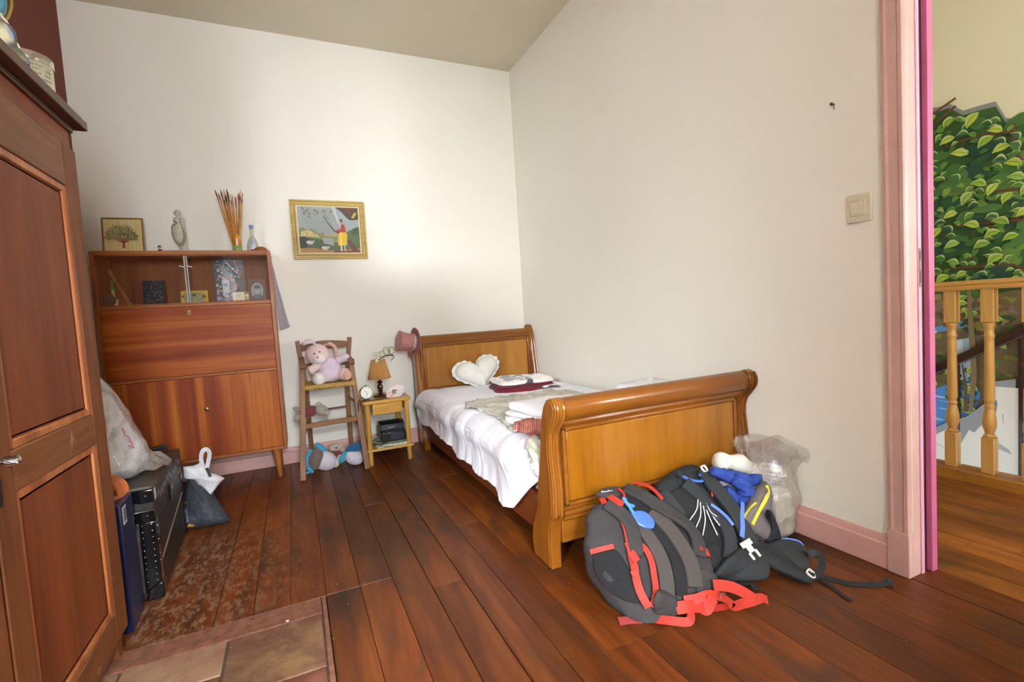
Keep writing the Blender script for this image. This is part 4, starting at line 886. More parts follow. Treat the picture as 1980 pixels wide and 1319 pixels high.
# folded fleece blanket, white/grey print over dark red
fb=thing('fleece_blanket','folded fleece blanket with grey and white top over dark red layers near the pillow','blanket',(-.36,-.68,.44))
BM=Matrix.Translation((-.40,-.70,.0))@Matrix.Rotation(math.radians(-9),4,'Z')
def slab(w,l,z0,h,k,seed,ox=0,oy=0,droop=0.0,am=1.0):
    "soft folded layer: rounded slab with slack surface"
    g=G(); R=[]; n=24
    prof=[(1-.0,0,.0)]
    rows=[(0.0,.55),(.0,.9),(.12,1.0),(.5,1.03),(.88,1.0),(1.0,.93),(1.02,.6),(1.02,.2)]
    for zz,s in rows:
        row=[]
        for i in range(n*2):
            a=2*math.pi*i/(n*2); c,s_=math.cos(a),math.sin(a); px_=(abs(c)**.28)*(1 if c>=0 else -1); py_=(abs(s_)**.28)*(1 if s_>=0 else -1)
            v=Vector((ox+px_*w/2*s,oy+py_*l/2*s,0)); nz=noise.noise(Vector((v.x*9+seed,v.y*9,zz)))*.010
            v.z=z0+h*zz+nz*(zz)-droop*max(0,py_)*0; v.x+=noise.noise(Vector((v.x*7,v.y*7,seed+zz*3)))*.012*am+noise.noise(Vector((v.x*22,v.y*22,seed+zz*5)))*.006*am; v.y+=noise.noise(Vector((v.y*7,v.x*7,seed+5+zz*3)))*.012*am; v.z+=noise.noise(Vector((v.x*16,v.y*16,seed+2)))*.006*am*(zz>.3)
            row.append(k@v)
        R.append(row)
    return g.rings(R)
zb=topz(-.4,-.7)-.002
def fleecemat():
    m,nt,b=base('printed_fleece'); v=coords(nt,(1,1,1)); n=noi(nt,v,8,2,.4,.8); nt.links.new(ramp(nt,n,[(.44,'#4d4750'),(.475,'#d9ccc6'),(.62,'#e6dad2')]),b.inputs['Base Color']); setp(b,rough=.95,sheen=.4); bump(nt,b,noi(nt,v,120,3),.2,.004); return m
M_dr=plain('dark_red_fleece','#6b1022',rough=.95,bmp=.2,bs=120,sheen=.1); M_fl=fleecemat()
obj('lower_fold',slab(.42,.30,zb,.032,BM,1,am=2.2),M_dr,fb,ang=80)
obj('middle_fold',slab(.40,.28,zb+.033,.024,BM,9,.01,am=2.2),M_dr,fb,ang=80)
obj('upper_fold',slab(.40,.29,zb+.056,.034,BM,17,.0,-.005,am=2.4),M_fl,fb,ang=80)
g=slab(.22,.12,zb-.0,.03,Matrix.Translation((-.26,-.83,0))@Matrix.Rotation(-.35,4,'Z'),33); obj('loose_corner',g,M_fl,fb,ang=80)
# rumpled camouflage-like shirt
def camo():
    m,nt,b=base('camouflage_cotton'); v=coords(nt,(1,1,1)); n=noi(nt,v,7,3,.5,1.2); n2=noi(nt,v,13,3,.5,1.6)
    col=ramp(nt,n,[(.36,'#9c9f84'),(.42,'#c2bcab'),(.62,'#cbc4ba'),(.68,'#a9ad90')]); col=mixc(nt,ramp(nt,n2,[(.62,0),(.66,.6)]),col,lin('#8a8a78')); nt.links.new(col,b.inputs['Base Color']); setp(b,rough=.9); return m
def draped(name,poly,seed,mat,label,cat,thick=.006,amp=.012,nres=60,lift=.004,fr=14,group=None,edge=.02):
    "cloth lying on the duvet: polygon outline in world XY, sampled on a grid, following the surface below"
    xs=[p[0] for p in poly]; ys=[p[1] for p in poly]; x0,x1,y0,y1=min(xs),max(xs),min(ys),max(ys)
    def inside(x,y):
        c=False; n=len(poly)
        for i in range(n):
            a=poly[i];b=poly[(i+1)%n]
            if (a[1]>y)!=(b[1]>y) and x<(b[0]-a[0])*(y-a[1])/(b[1]-a[1])+a[0]: c=not c
        return c
    g=G(); idx={}; st_=max(x1-x0,y1-y0)/nres; nx=int((x1-x0)/st_)+2; ny=int((y1-y0)/st_)+2; vs=[];fs=[]
    for j in range(ny+1):
        for i in range(nx+1):
            x=x0+i*st_;y=y0+j*st_
            w=noise.noise(Vector((x*fr,y*fr,seed)))+.6*noise.noise(Vector((x*fr*2.3,y*fr*2.3,seed+3)))
            rid=1-abs(noise.noise(Vector((x*fr*.9+4,y*fr*.9,seed+9))))*3
            z=topz(x,y)+lift+thick+amp*(w*.6+max(0,rid)*1.0); idx[(i,j)]=len(vs); vs.append(Vector((x,y,z)))
    for j in range(ny):
        for i in range(nx):
            if inside(x0+(i+.5)*st_,y0+(j+.5)*st_): fs.append((idx[(i,j)],idx[(i+1,j)],idx[(i+1,j+1)],idx[(i,j+1)]))
    used=sorted({k for f in fs for k in f}); mp={k:n for n,k in enumerate(used)}
    g.add([vs[k] for k in used],[tuple(mp[k] for k in f) for f in fs])
    o=obj(name,g,mat,None,label=label,cat=cat,ang=80,group=group,solid=thick); return o
draped('tshirt',[(-1.00,-1.20),(-.92,-1.02),(-.80,-1.00),(-.55,-1.05),(-.35,-1.0),(-.22,-1.10),(-.20,-1.40),(-.42,-1.72),(-.62,-1.75),(-.90,-1.80),(-.98,-1.98),(-1.0,-1.85),(-.96,-1.60),(-.95,-1.40)],2,camo(),'pale green and grey camouflage shirt spread rumpled across the duvet','shirt',amp=.010,fr=9)
# folded white sheets
ws_=thing('folded_sheets','stack of folded white sheets near the footboard','sheets',(-.70,-1.83,.45))
SM=Matrix.Translation((-.745,-1.845,0))@Matrix.Rotation(math.radians(8),4,'Z')
M_sh=plain('bleached_sheet','#eeecef',rough=.8,var=.02)
z0=topz(-.7,-1.8)+.012
for k,(h,ox) in enumerate(((.026,-.012),(.026,.0),(.034,.004))):
    obj('fold',slab(.36-.006*k,.44,z0,h,SM,40+k*5,ox,am=1.3),M_sh,ws_,ang=80); z0+=h+.003
# red checked scarf
def plaid():
    m,nt,b=base('red_check_cotton'); v=coords(nt,(1,1,1),rot=(0,0,.5)); cols=None
    w1=nd(nt,'ShaderNodeTexWave'); w1.bands_direction='X'; w1.inputs['Scale'].default_value=16; w1.inputs['Distortion'].default_value=2.5; w1.inputs['Detail Scale'].default_value=1.5; nt.links.new(v,w1.inputs[0])
    w2=nd(nt,'ShaderNodeTexWave'); w2.bands_direction='Y'; w2.inputs['Scale'].default_value=22; w2.inputs['Distortion'].default_value=2.5; nt.links.new(v,w2.inputs[0])
    c=ramp(nt,w1.outputs['Fac'],[(.25,'#b04a3e'),(.45,'#c9786a'),(.6,'#cdbda2'),(.85,'#a9443a')]); c=mixc(nt,ramp(nt,w2.outputs['Fac'],[(.55,0),(.7,.55)]),c,lin('#7c6a5c')); nt.links.new(c,b.inputs['Base Color']); setp(b,rough=.9); return m
g=G()
sc=[(-.985,-1.86,0),(-.93,-1.90,.01),(-.95,-1.97,.012),(-.90,-2.02,.018),(-.93,-2.09,.02),(-.90,-2.16,.02)]
def sausage(path,rad,seed,fl=.55,n=18,k=8):
    p=smoothpath([Vector(q) for q in path],k); g=G(); R=[]
    for i,c in enumerate(p):
        d=(p[min(i+1,len(p)-1)]-p[max(i-1,0)]).normalized(); a,b=frame(d); t=i/(len(p)-1); rr=rad*(.55+.45*math.sin(math.pi*min(1,max(.08,t*1.0))))
        row=[]
        for j in range(n):
            th=2*math.pi*j/n; w=1+.28*noise.noise(Vector((math.cos(th)*2+seed,math.sin(th)*2,i*.35)))+.16*math.sin(th*5+i*.6)
            row.append(c+a*math.cos(th)*rr*w+b*math.sin(th)*rr*fl*w)
        R.append(row)
    return g.rings(R)
g=sausage([(x,y,topz(x,y)+.030+z) for x,y,z in sc],.060,3); obj('scarf',g,plaid(),None,label='crumpled red checked scarf lying on the duvet by the footboard',cat='scarf',ang=80)
g=sausage([(-.985,-2.06,topz(-.985,-2.06)+.020),(-1.02,-2.12,topz(-.99,-2.12)+.012),(-1.03,-2.18,.40),(-1.035,-2.205,.35)],.035,8,.5)
obj('shirt_sleeve',g,camo(),None,label='pale patterned cloth end tucked against the footboard post',cat='cloth',ang=80)
g=slab(.30,.26,topz(-.25,-1.95)+.004,.158,Matrix.Translation((-.27,-1.98,0)),77,am=2.0); obj('white_laundry',g,M_sh,None,label='white laundry pile just showing behind the footboard',cat='laundry',ang=80)
g=sausage([(-.66,-2.02,.51),(-.56,-2.05,.525),(-.46,-2.06,.52)],.085,5,.8); obj('pink_cloth',g,plain('pale_pink_cotton','#d8b4b0',rough=.9),None,label='pale pink cloth barely showing over the footboard rail',cat='cloth',ang=80)
# hat on the headboard post
ht=thing('top_hat','pink glitter top hat hung sideways on the left headboard post','hat',(-1.055,-.11,.80))
HM2=Matrix.Translation((-1.028,-.165,.812))@Matrix.Rotation(math.radians(-78),4,'Y')@Matrix.Rotation(math.radians(6),4,'X')
def gl_mat():
    m,nt,b=base('pink_glitter'); v=coords(nt); n=noi(nt,v,160,2,.7); nt.links.new(ramp(nt,n,[(.45,'#a5655f'),(.6,'#c08a84'),(.72,'#e8cfc8')]),b.inputs['Base Color']); setp(b,rough=.45,metal=.15); return m
M_gl=gl_mat()
g=G(); g.T=HM2; g.lathe([(.070,.004),(.069,.02),(.068,.06),(.074,.115),(.079,.130),(.064,.134),(.001,.134)],n=32); obj('crown',g,M_gl,ht)
g=G(); g.T=HM2; R=[]
for r_,z in ((.068,.004),(.085,.0),(.105,-.004),(.117,-.002)): R.append([Vector((math.cos(a)*r_,math.sin(a)*r_*1.05,z+.022*(r_-.068)/.05*abs(math.cos(a))**1.5)) for a in [2*math.pi*i/40 for i in range(40)]])
g.rings(R,cap=False); obj('brim',g,plain('pink_felt','#a86a66',rough=.8),ht,solid=.003,ang=80)
g=G(); g.T=HM2; g.lathe([(.0715,.004),(.0715,.026),(.0690,.026)],n=32,cap=False); bnd=obj('band',g,plain('pale_silver_band','#cdbfc0',rough=.6),ht,solid=.001)
g=G(); g.T=HM2
for k in range(26):
    a=2*math.pi*k/26; g.obox((math.cos(a)*.0725,math.sin(a)*.0725,.014),(.0015,.006,.012 if k%3 else .006),(0,0,a))
obj('band_print',g,plain('band_dark_print','#5b4448'),bnd)
# ================================================================== HIGH CHAIR
M_ch=wood('dull_brown_beech','#684226','#855a36','#9a6f47','z',1.2,.5)
M_chx=wood('dull_brown_beech_cross','#684226','#855a36','#9a6f47','x',1.2,.5)
ch=thing('high_chair','old brown wooden high chair with woven straw seat between cabinet and nightstand','chair',(-1.68,-.30,0))
FLb,FRb=(-1.895,-.495),(-1.492,-.495); FLt,FRt=(-1.838,-.345),(-1.528,-.345)
for b,t in ((FLb,FLt),(FRb,FRt)):
    g=G(); g.bar((b[0],b[1],0),(t[0],t[1],.735),.036,.030,(0,1,0),.032,.028); obj('leg',g,M_ch,ch,bev=.003)
BLb,BRb=(-1.868,-.035),(-1.512,-.035); 
for x,xb in ((-1.858,-1.822),(-1.500,-1.545)):
    g=G(); g.bar((xb,-.060,0),(xb+(.0 if x<-1.7 else .0),-.115,.56),.032,.030,(0,1,0)); g.bar((xb,-.115,.56),(x+.004,-.085,.892),.032,.030,(0,1,0),.030,.026)
    obj('back_post',g,M_ch,ch,bev=.003)
for (f,xb) in ((FLt,-1.835),(FRt,-1.528)):
    g=G(); g.bar((f[0],f[1]-.030,.735),(xb,-.10,.765),.034,.024,(0,0,1)); obj('armrest',g,M_ch,ch,bev=.004)
    g=G(); g.cyl((f[0]-.020,f[1]-.030,.728),(f[0]+.020,f[1]-.030,.728),.021,n=16); obj('armrest_scroll',g,M_chx,ch,bev=.002)
# curved top slat and lower slat
def slat(z0,z1,bow,y0):
    g=G(); n=14; R=[]
    for i in range(n+1):
        t=i/n; x=-1.845+(.345-.02)*t+0.0; y=y0+.018*math.sin(math.pi*t); zt=z1+bow*math.sin(math.pi*t)
        R.append([Vector((x,y-.007,z0)),Vector((x,y+.007,z0)),Vector((x,y+.007,zt)),Vector((x,y-.007,zt))])
    return g.rings(R)
obj('back_slat',slat(.818,.865,.016,-.090),M_chx,ch,bev=.002)
obj('back_slat',slat(.690,.720,.008,-.100),M_chx,ch,bev=.002)
# woven seat
def strawmat():
    m,nt,b=base('woven_straw'); v=coords(nt,(1,1,1)); w=nd(nt,'ShaderNodeTexWave'); w.bands_direction='DIAGONAL'; w.inputs['Scale'].default_value=38; w.inputs['Distortion'].default_value=1.5; nt.links.new(v,w.inputs[0])
    nt.links.new(ramp(nt,w.outputs['Fac'],[(.2,'#8f6a2c'),(.6,'#c39a4c'),(.9,'#d8b66c')]),b.inputs['Base Color']); setp(b,rough=.7); bump(nt,b,w.outputs['Fac'],.6,.004); return m
M_st=strawmat()
g=G(); z=.585; c=Vector((-1.682,-.235,0)); A=[(-1.834,-.395),(-1.532,-.395),(-1.552,-.120),(-1.818,-.120)]
g.add([(x,y,z-.014) for x,y in A]+[(x,y,z+.010) for x,y in A]+[(c.x,c.y,z+.002)],[(3,2,1,0),(0,1,5,4),(1,2,6,5),(2,3,7,6),(3,0,4,7),(4,5,8),(5,6,8),(6,7,8),(7,4,8)])
se=obj('seat',g,M_st,ch,bev=.006)
for a,b in zip(A,A[1:]+A[:1]):
    g=G(); n=22; a=Vector(a);b=Vector(b)
    pts=[Vector((a.x+(b.x-a.x)*i/(n*2),a.y+(b.y-a.y)*i/(n*2),z-.002)) for i in range(n*2+1)]
    g.tube(pts,[.017+.0022*(i%2) for i in range(len(pts))],10); obj('straw_roll',g,M_st,se)
g=G(); g.bar((-1.858,-.425,.335),(-1.512,-.425,.342),.014,.034,(0,0,1)); obj('front_rung',g,M_chx,ch,bev=.002)
g=G(); g.bar((-1.822,-.095,.375),(-1.545,-.095,.38),.014,.012,(0,0,1)); obj('back_rung',g,M_chx,ch,bev=.002)
for x0,x1 in ((-1.862,-1.822),(-1.515,-1.545)):
    g=G(); g.bar((x0,-.44,.30),(x1,-.09,.30),.014,.022,(0,0,1)); obj('side_rung',g,M_ch,ch,bev=.002)
    g=G(); g.bar((x0,-.41,.45),(x1,-.10,.45),.014,.014,(0,0,1)); obj('side_rung',g,M_ch,ch,bev=.002)
# ---- pink plush rabbit
def plush(name,c,s=.35,bm=.25):
    return plain(name,c,rough=.95,var=.06,scale=60,bmp=bm,bs=220,sheen=s)
M_pp=plush('pale_pink_plush','#e3c5c2'); M_lv=plush('lavender_plush','#d8c6d4'); M_wp=plush('white_plush','#e6dfda'); M_pe=plush('peach_ear','#dba896')
rb_=thing('plush_rabbit','pink plush rabbit sitting on the high chair seat','soft toy',(-1.68,-.27,.60))
O=Vector((-1.675,-.265,.598))
def E_(g,c,r,rot=None,amp=.04): g.ell(O+Vector(c),r,rot,18,12,amp,14); return g
obj('body',E_(E_(G(),(.012,0,.085),(.078,.068,.088)),(.010,-.004,.055),(.082,.072,.058)),M_lv,rb_,ang=80)
obj('head',E_(G(),(-.060,-.020,.196),(.080,.070,.072),(0,.25,0)),M_pp,rb_,ang=80)
obj('muzzle',E_(G(),(-.052,-.078,.168),(.040,.028,.034)),M_wp,rb_,ang=80)
obj('nose',E_(G(),(-.066,-.106,.182),(.010,.008,.009),None,0),plush('rose_nose','#d98f92'),rb_)
for x,z in ((-.082,.206),(-.048,.215)): obj('eye',E_(G(),(x,-.083,z),(.0065,.005,.0075),None,0),plain('black_bead','#15120f',rough=.15),rb_)
g=G(); g.tube(smoothpath([O+Vector(p) for p in ((-.065,-.01,.258),(-.085,-.015,.285),(-.105,-.03,.292),(-.135,-.035,.285),(-.15,-.04,.268))],5),[.022]*4+[.034]*10+[.026]*5+[.010]*2,12,flat=.4); obj('ear',g,M_lv,rb_,ang=80)
g=G(); g.tube(smoothpath([O+Vector(p) for p in ((-.015,.0,.255),(.025,-.01,.262),(.055,-.012,.235),(.062,-.02,.195),(.052,-.02,.165))],5),[.018]*4+[.032]*11+[.026]*4+[.010]*2,12,flat=.4); obj('ear',g,M_pe,rb_,ang=80)
obj('arm',G().tube(smoothpath([O+Vector(p) for p in ((-.055,-.02,.13),(-.10,-.04,.10),(-.128,-.045,.085))],5),[.024,.026,.026,.028,.028,.028,.030,.032,.032,.028,.012],12),M_pp,rb_,ang=80)
obj('arm',G().tube(smoothpath([O+Vector(p) for p in ((.06,-.01,.14),(.105,-.02,.155),(.145,-.03,.168))],5),[.026,.028,.028,.028,.028,.030,.030,.032,.030,.024,.010],12),M_lv,rb_,ang=80)
obj('leg',G().tube(smoothpath([O+Vector(p) for p in ((-.02,-.03,.04),(-.06,-.09,.036),(-.088,-.13,.040))],5),[.034,.036,.036,.038,.038,.040,.042,.044,.042,.034,.014],14),M_wp,rb_,ang=80)
obj('leg',G().tube(smoothpath([O+Vector(p) for p in ((.05,-.02,.045),(.10,-.06,.045),(.115,-.10,.048))],5),[.032,.034,.034,.036,.038,.040,.042,.044,.042,.034,.014],14),M_pp,rb_,ang=80)
obj('foot_pad',E_(G(),(.112,-.143,.046),(.026,.010,.034),None,0),M_pe,rb_,ang=80)
# ---- small plush mouse on the rungs
ms=thing('plush_mouse','grey plush mouse in a red jacket lying across the high chair rungs','soft toy',(-1.82,-.25,.41))
O=Vector((-1.80,-.28,.405)); M_gr=plush('warm_grey_plush','#a89a88'); M_rj=plush('maroon_cloth','#7a3434')
obj('body',E_(G(),(-.02,0,0),(.062,.040,.040),(0,-.25,0)),M_rj,ms,ang=80)
obj('head',E_(E_(G(),(.060,-.015,.002),(.045,.036,.036),(0,.3,0)),(.090,-.030,-.018),(.026,.022,.020)),M_gr,ms,ang=80)
obj('ear',E_(G(),(.045,-.010,.038),(.022,.008,.022)),M_gr,ms,ang=80)
obj('leg',E_(G(),(-.095,-.02,-.03),(.030,.020,.022),(0,-.5,0)),M_gr,ms,ang=80)
obj('leg',E_(G(),(-.090,-.01,.028),(.034,.018,.016),(0,.4,0)),M_gr,ms,ang=80)
obj('eye',E_(G(),(.078,-.050,.008),(.004,.004,.004),None,0),plain('black_bead','#15120f'),ms)
# ---- plush toys on the floor under the chair
M_bl=plush('turquoise_plush','#3f9cc4'); M_br=plush('brown_grey_fur','#73655a',bm=.5); M_nb=plush('deep_blue_plush','#22618f'); M_cr=plush('cream_plush','#cfc8ae')
p1=thing('plush_penguin','plush toy with grey back, white belly and turquoise trim behind the left chair leg','soft toy',(-1.77,-.36,0))
O=Vector((-1.775,-.335,.075)); 
obj('belly',E_(G(),(.020,-.0,-.008),(.090,.060,.066),(0,.5,0)),plush('pale_lilac_plush','#d3cdd6'),p1,ang=80)
obj('back_fur',E_(G(),(-.030,-.022,.014),(.052,.052,.072),(0,.35,0),.12),M_br,p1,ang=80)
g=G(); g.tube(smoothpath([O+Vector(p) for p in ((-.05,-.02,.085),(-.088,-.035,.03),(-.085,-.045,-.03),(-.055,-.05,-.062))],5),.012,10); obj('trim',g,M_bl,p1,ang=80)
g=G(); g.tube(smoothpath([O+Vector(p) for p in ((.03,.0,.045),(.0,.0,.09),(-.025,.0,.115))],5),[.022]*6+[.017]*4+[.008],10); obj('flipper',g,M_bl,p1,ang=80)
g=G(); g.tube(smoothpath([O+Vector(p) for p in ((-.08,-.06,-.055),(-.115,-.075,-.056),(-.145,-.085,-.058))],4),[.013]*6+[.010]*2+[.005],10,flat=.6); obj('flipper',g,M_bl,p1,ang=80)
p2=thing('plush_bear','small cream plush toy in a maroon vest lying between the two blue ones','soft toy',(-1.67,-.30,0))
O=Vector((-1.672,-.28,.075))
obj('vest',E_(G(),(0,0,.0),(.048,.040,.042)),M_rj,p2,ang=80); obj('head',E_(E_(G(),(.005,.01,.052),(.048,.038,.032)),(.045,0,.030),(.026,.02,.016)),plush('beige_plush','#bfae9c'),p2,ang=80)
for x,y,z in ((-.012,-.055,-.042),(.030,-.05,-.018)): obj('paw',E_(G(),(x,y,z),(.030,.026,.030)),M_cr,p2,ang=80)
obj('nose',E_(G(),(.005,-.028,.058),(.008,.006,.006),None,0),plain('dark_nose','#4a4038'),p2)
p3=thing('plush_bird','blue plush toy with a white belly lying beside the right chair leg','soft toy',(-1.56,-.33,0))
O=Vector((-1.560,-.335,.072))
obj('belly',E_(G(),(.0,-.025,-.014),(.068,.046,.050),(0,.55,0)),plush('pale_lilac_plush','#d3cdd6'),p3,ang=80)
obj('body',E_(G(),(.035,.02,-.01),(.060,.05,.055),(0,.4,0)),M_gr,p3,ang=80)
obj('hood',E_(E_(G(),(.005,.0,.042),(.062,.050,.036),(0,-.2,0)),(.04,.0,.062),(.03,.03,.022)),M_nb,p3,ang=80)
g=G(); g.tube(smoothpath([O+Vector(p) for p in ((-.02,-.01,.02),(-.07,-.03,.010),(-.095,-.045,-.035))],5),[.022]*5+[.018]*4+[.016,.008],10); obj('wing',g,M_bl,p3,ang=80)
# ================================================================== NIGHTSTAND
M_ns=wood('honey_pine','#b27d2c','#cf9c44','#dbb062','x',.8,.35,.2); M_nz=wood('honey_pine_upright','#b27d2c','#cf9c44','#dbb062','z',.8,.35,.2)
ns=thing('nightstand','small pine nightstand with one drawer and a lower shelf beside the bed','nightstand',(-1.30,-.27,0))
NX0,NX1,NY0,NY1=-1.490,-1.153,-.478,-.085; NZ=.452
def rrect(x0,x1,y0,y1,r,n=5):
    out=[]
    for cx,cy,a0 in ((x1-r,y1-r,0),(x0+r,y1-r,90),(x0+r,y0+r,180),(x1-r,y0+r,270)):
        for i in range(n+1): a=math.radians(a0+90*i/n); out.append((cx+math.cos(a)*r,cy+math.sin(a)*r))
    return out
g=G(); g.prism(rrect(NX0,NX1,NY0,NY1,.03),2,NZ-.024,NZ); obj('table_top',g,M_ns,ns,bev=.008,bseg=3)
for x in (NX0+.034,NX1-.034):
    for y in (NY0+.034,NY1-.034):
        g=G(); g.lathe([(.012,0),(.0145,.01),(.0165,.10),(.0170,.30),(.0175,NZ-.024)],(x,y,0),n=16); obj('leg',g,M_nz,ns)
g=G(); g.box(NX0+.066,NX1-.066,NY0+.012,NY0+.030,NZ-.098,NZ-.026); dr=obj('drawer',g,M_ns,ns,bev=.002)
g=G(); g.ell((-1.325,NY0+.011,NZ-.060),(.0035,.005,.0035),nu=10,nv=6); obj('knob',g,plain('dark_screw','#4a3a28',rough=.4,metal=.5),dr)
for x in (NX0+.026,NX1-.038):
    g=G(); g.box(x,x+.012,NY0+.04,NY1-.04,NZ-.095,NZ-.024); obj('side_apron',g,M_ns,ns,bev=.001)
g=G(); g.box(NX0+.03,NX1-.03,NY1-.042,NY1-.030,NZ-.095,NZ-.024); obj('back_apron',g,M_ns,ns,bev=.001)
g=G(); g.box(NX0+.010,NX1-.006,NY0+.012,NY1-.012,.098,.114); obj('lower_shelf',g,M_ns,ns,bev=.003)
# alarm clock
ac=thing('alarm_clock','round white alarm clock with grey case on the nightstand left of the lamp','clock',(-1.445,-.40,NZ))
cc=Vector((-1.447,-.405,NZ+.056)); AX=Vector((.06,-1,.06)).normalized()
g=G(); g.lathe([(.001,-.022),(.036,-.022),(.046,-.012),(.046,.012),(.042,.016),(.0405,.010)],cc,AX,32,cap=False); obj('case',g,plain('grey_chrome','#9aa0a4',rough=.3,metal=.5),ac,ang=50)
g=G(); g.lathe([(.001,.0095),(.0405,.0095)],cc,AX,32,cap=False); g.lathe([(.001,.0094),(.0405,.0094)],cc,AX,32); dl=obj('dial',g,plain('clock_white','#eceae0',rough=.3,var=.01),ac)
U=Vector((0,0,1)).cross(AX).normalized()*-1; V=AX.cross(U)*-1
U=Vector((1,.06,0)).normalized(); V=AX.cross(U)*1.0; V=V if V.z>0 else -V
g=G()
def onf(u,v,d=.0105): return cc+U*u+V*v+AX*d
g.bar(onf(0,0),onf(.002,-.024),.0022,.0012,AX); g.bar(onf(0,0),onf(-.013,.012),.0026,.0012,AX)
obj('hands',g,plain('clock_black','#1c1c1c'),dl)
g=G()
for k in range(12): a=k*math.pi/6; g.bar(onf(math.sin(a)*.032,math.cos(a)*.032),onf(math.sin(a)*.036,math.cos(a)*.036),.0016,.0008,AX)
obj('hour_marks',g,plain('clock_black','#1c1c1c'),dl)
for x in (-.03,.03):
    g=G(); g.cyl(cc+Vector((x*.7,.0,-.036)),(cc.x+x,cc.y,NZ),.004,.005,8); obj('foot',g,plain('grey_chrome','#9aa0a4'),ac)
g=G(); g.cyl(cc+Vector((0,0,.045)),cc+Vector((0,0,.056)),.006,n=10); obj('button',g,plain('grey_chrome','#9aa0a4'),ac)
# lamp
lp=thing('table_lamp','table lamp with pleated tan shade and turned dark wood stem on the nightstand','lamp',(-1.335,-.30,NZ))
LC=Vector((-1.335,-.30,NZ)); M_dw=wood('dark_turned_wood','#2e150c','#45210f','#5d2f16','z',1,.2,.5)
g=G(); g.lathe([(.001,0),(.052,0),(.055,.006),(.050,.014),(.030,.018),(.016,.026),(.013,.034)],LC,n=28); obj('base',g,M_dw,lp)
g=G(); g.lathe([(.013,.032),(.020,.042),(.014,.052),(.020,.060),(.022,.072),(.017,.086),(.012,.092),(.021,.104),(.018,.110),(.010,.116),(.010,.150)],LC,n=24); obj('stem',g,M_dw,lp)
g=G(); n=34*4; R=[]
for z,r0 in ((.132,.079),(.20,.062),(.268,.045)):
    R.append([LC+Vector((math.cos(2*math.pi*i/n)*(r0+.0032*(1 if (i%4) in (0,1) else -1)),math.sin(2*math.pi*i/n)*(r0+.0032*(1 if (i%4) in (0,1) else -1)),z)) for i in range(n)])
g.rings(R,cap=False); 
m_sh,nt_,b_=base('tan_pleated_fabric'); b_.inputs['Base Color'].default_value=lin('#c08a4c'); setp(b_,rough=.8); MATS['tan']=m_sh
obj('lamp_shade',g,m_sh,lp,ang=20,solid=.0012)
g=G(); g.cyl(LC+Vector((0,0,.15)),LC+Vector((0,0,.185)),.013,n=14); g.ell(LC+Vector((0,0,.21)),(.022,.022,.028)); obj('bulb',g,plain('frosted_bulb','#e6e0d4',rough=.3),lp)
# novelty glasses on the lamp shade
ng=thing('party_glasses','novelty party glasses shaped as the number 2000 lying on the lamp shade','glasses',LC+Vector((0,0,.27)))
GM=Matrix.Translation(LC+Vector((-.030,-.045,.262)))@Matrix.Rotation(math.radians(-14),4,'Y')@Matrix.Rotation(math.radians(-8),4,'X')
M_gk=plain('gold_black_edge','#2a2418',rough=.3); M_gg=plain('pale_gold_glitter','#cfc48e',rough=.35,var=.25,scale=300)
def ring2(g,cx,cz,rx,rz,w,y0,y1,rot=0):
    R=[]
    for i in range(28):
        a=2*math.pi*i/28; 
        def q(k): 
            x,z=math.cos(a)*(rx+k),math.sin(a)*(rz+k); return cx+x*math.cos(rot)-z*math.sin(rot),cz+x*math.sin(rot)+z*math.cos(rot)
        (xa,za),(xb,zb)=q(0),q(-w); R.append([Vector((xa,y0,za)),Vector((xb,y0,zb)),Vector((xb,y1,zb)),Vector((xa,y1,za))])
    return g.rings(R,closed=True)
digits=[(.064,.028,.017,.023,0),(.099,.042,.020,.027,-.1),(.136,.034,.020,.027,-.25)]
for k,(cx,cz,rx,rz,ro) in enumerate(digits):
    g=G(); g.T=GM; ring2(g,cx,cz,rx,rz,.008,-.002,.002,ro); dgt=obj('digit_zero',g,M_gg,ng)
    g=G(); g.T=GM; ring2(g,cx,cz,rx+.003,rz+.003,.0045,-.003,.003,ro); ring2(g,cx,cz,rx-.007,rz-.007,.0018,-.003,.003,ro); obj('digit_edge',g,M_gk,dgt)
P2=smoothpath([Vector(p) for p in ((.008,0,.030),(.012,0,.046),(.028,0,.050),(.040,0,.040),(.034,0,.022),(.016,0,.006),(.004,0,-.008),(.018,0,-.006),(.034,0,-.002),(.046,0,-.004))],5)
for nm,w,t,m in (('digit_two',.010,.004,M_gg),('digit_two_edge',.017,.003,M_gk)):
    g=G(); g.T=GM; g.ribbon([p+Vector((0,.0006 if w>.012 else 0,0)) for p in P2],w,Vector((0,-1,0)),t); obj(nm,g,m,ng)
g=G(); g.T=GM; g.tube(smoothpath([Vector(p) for p in ((.03,0,.0),(.07,0,.012),(.11,0,.008),(.138,0,-.004))],5),.004,8); g.tube(smoothpath([Vector(p) for p in ((.135,0,.0),(.145,.05,-.012),(.125,.10,-.03))],5),.0022,6); obj('frame_bridge',g,M_gk,ng)
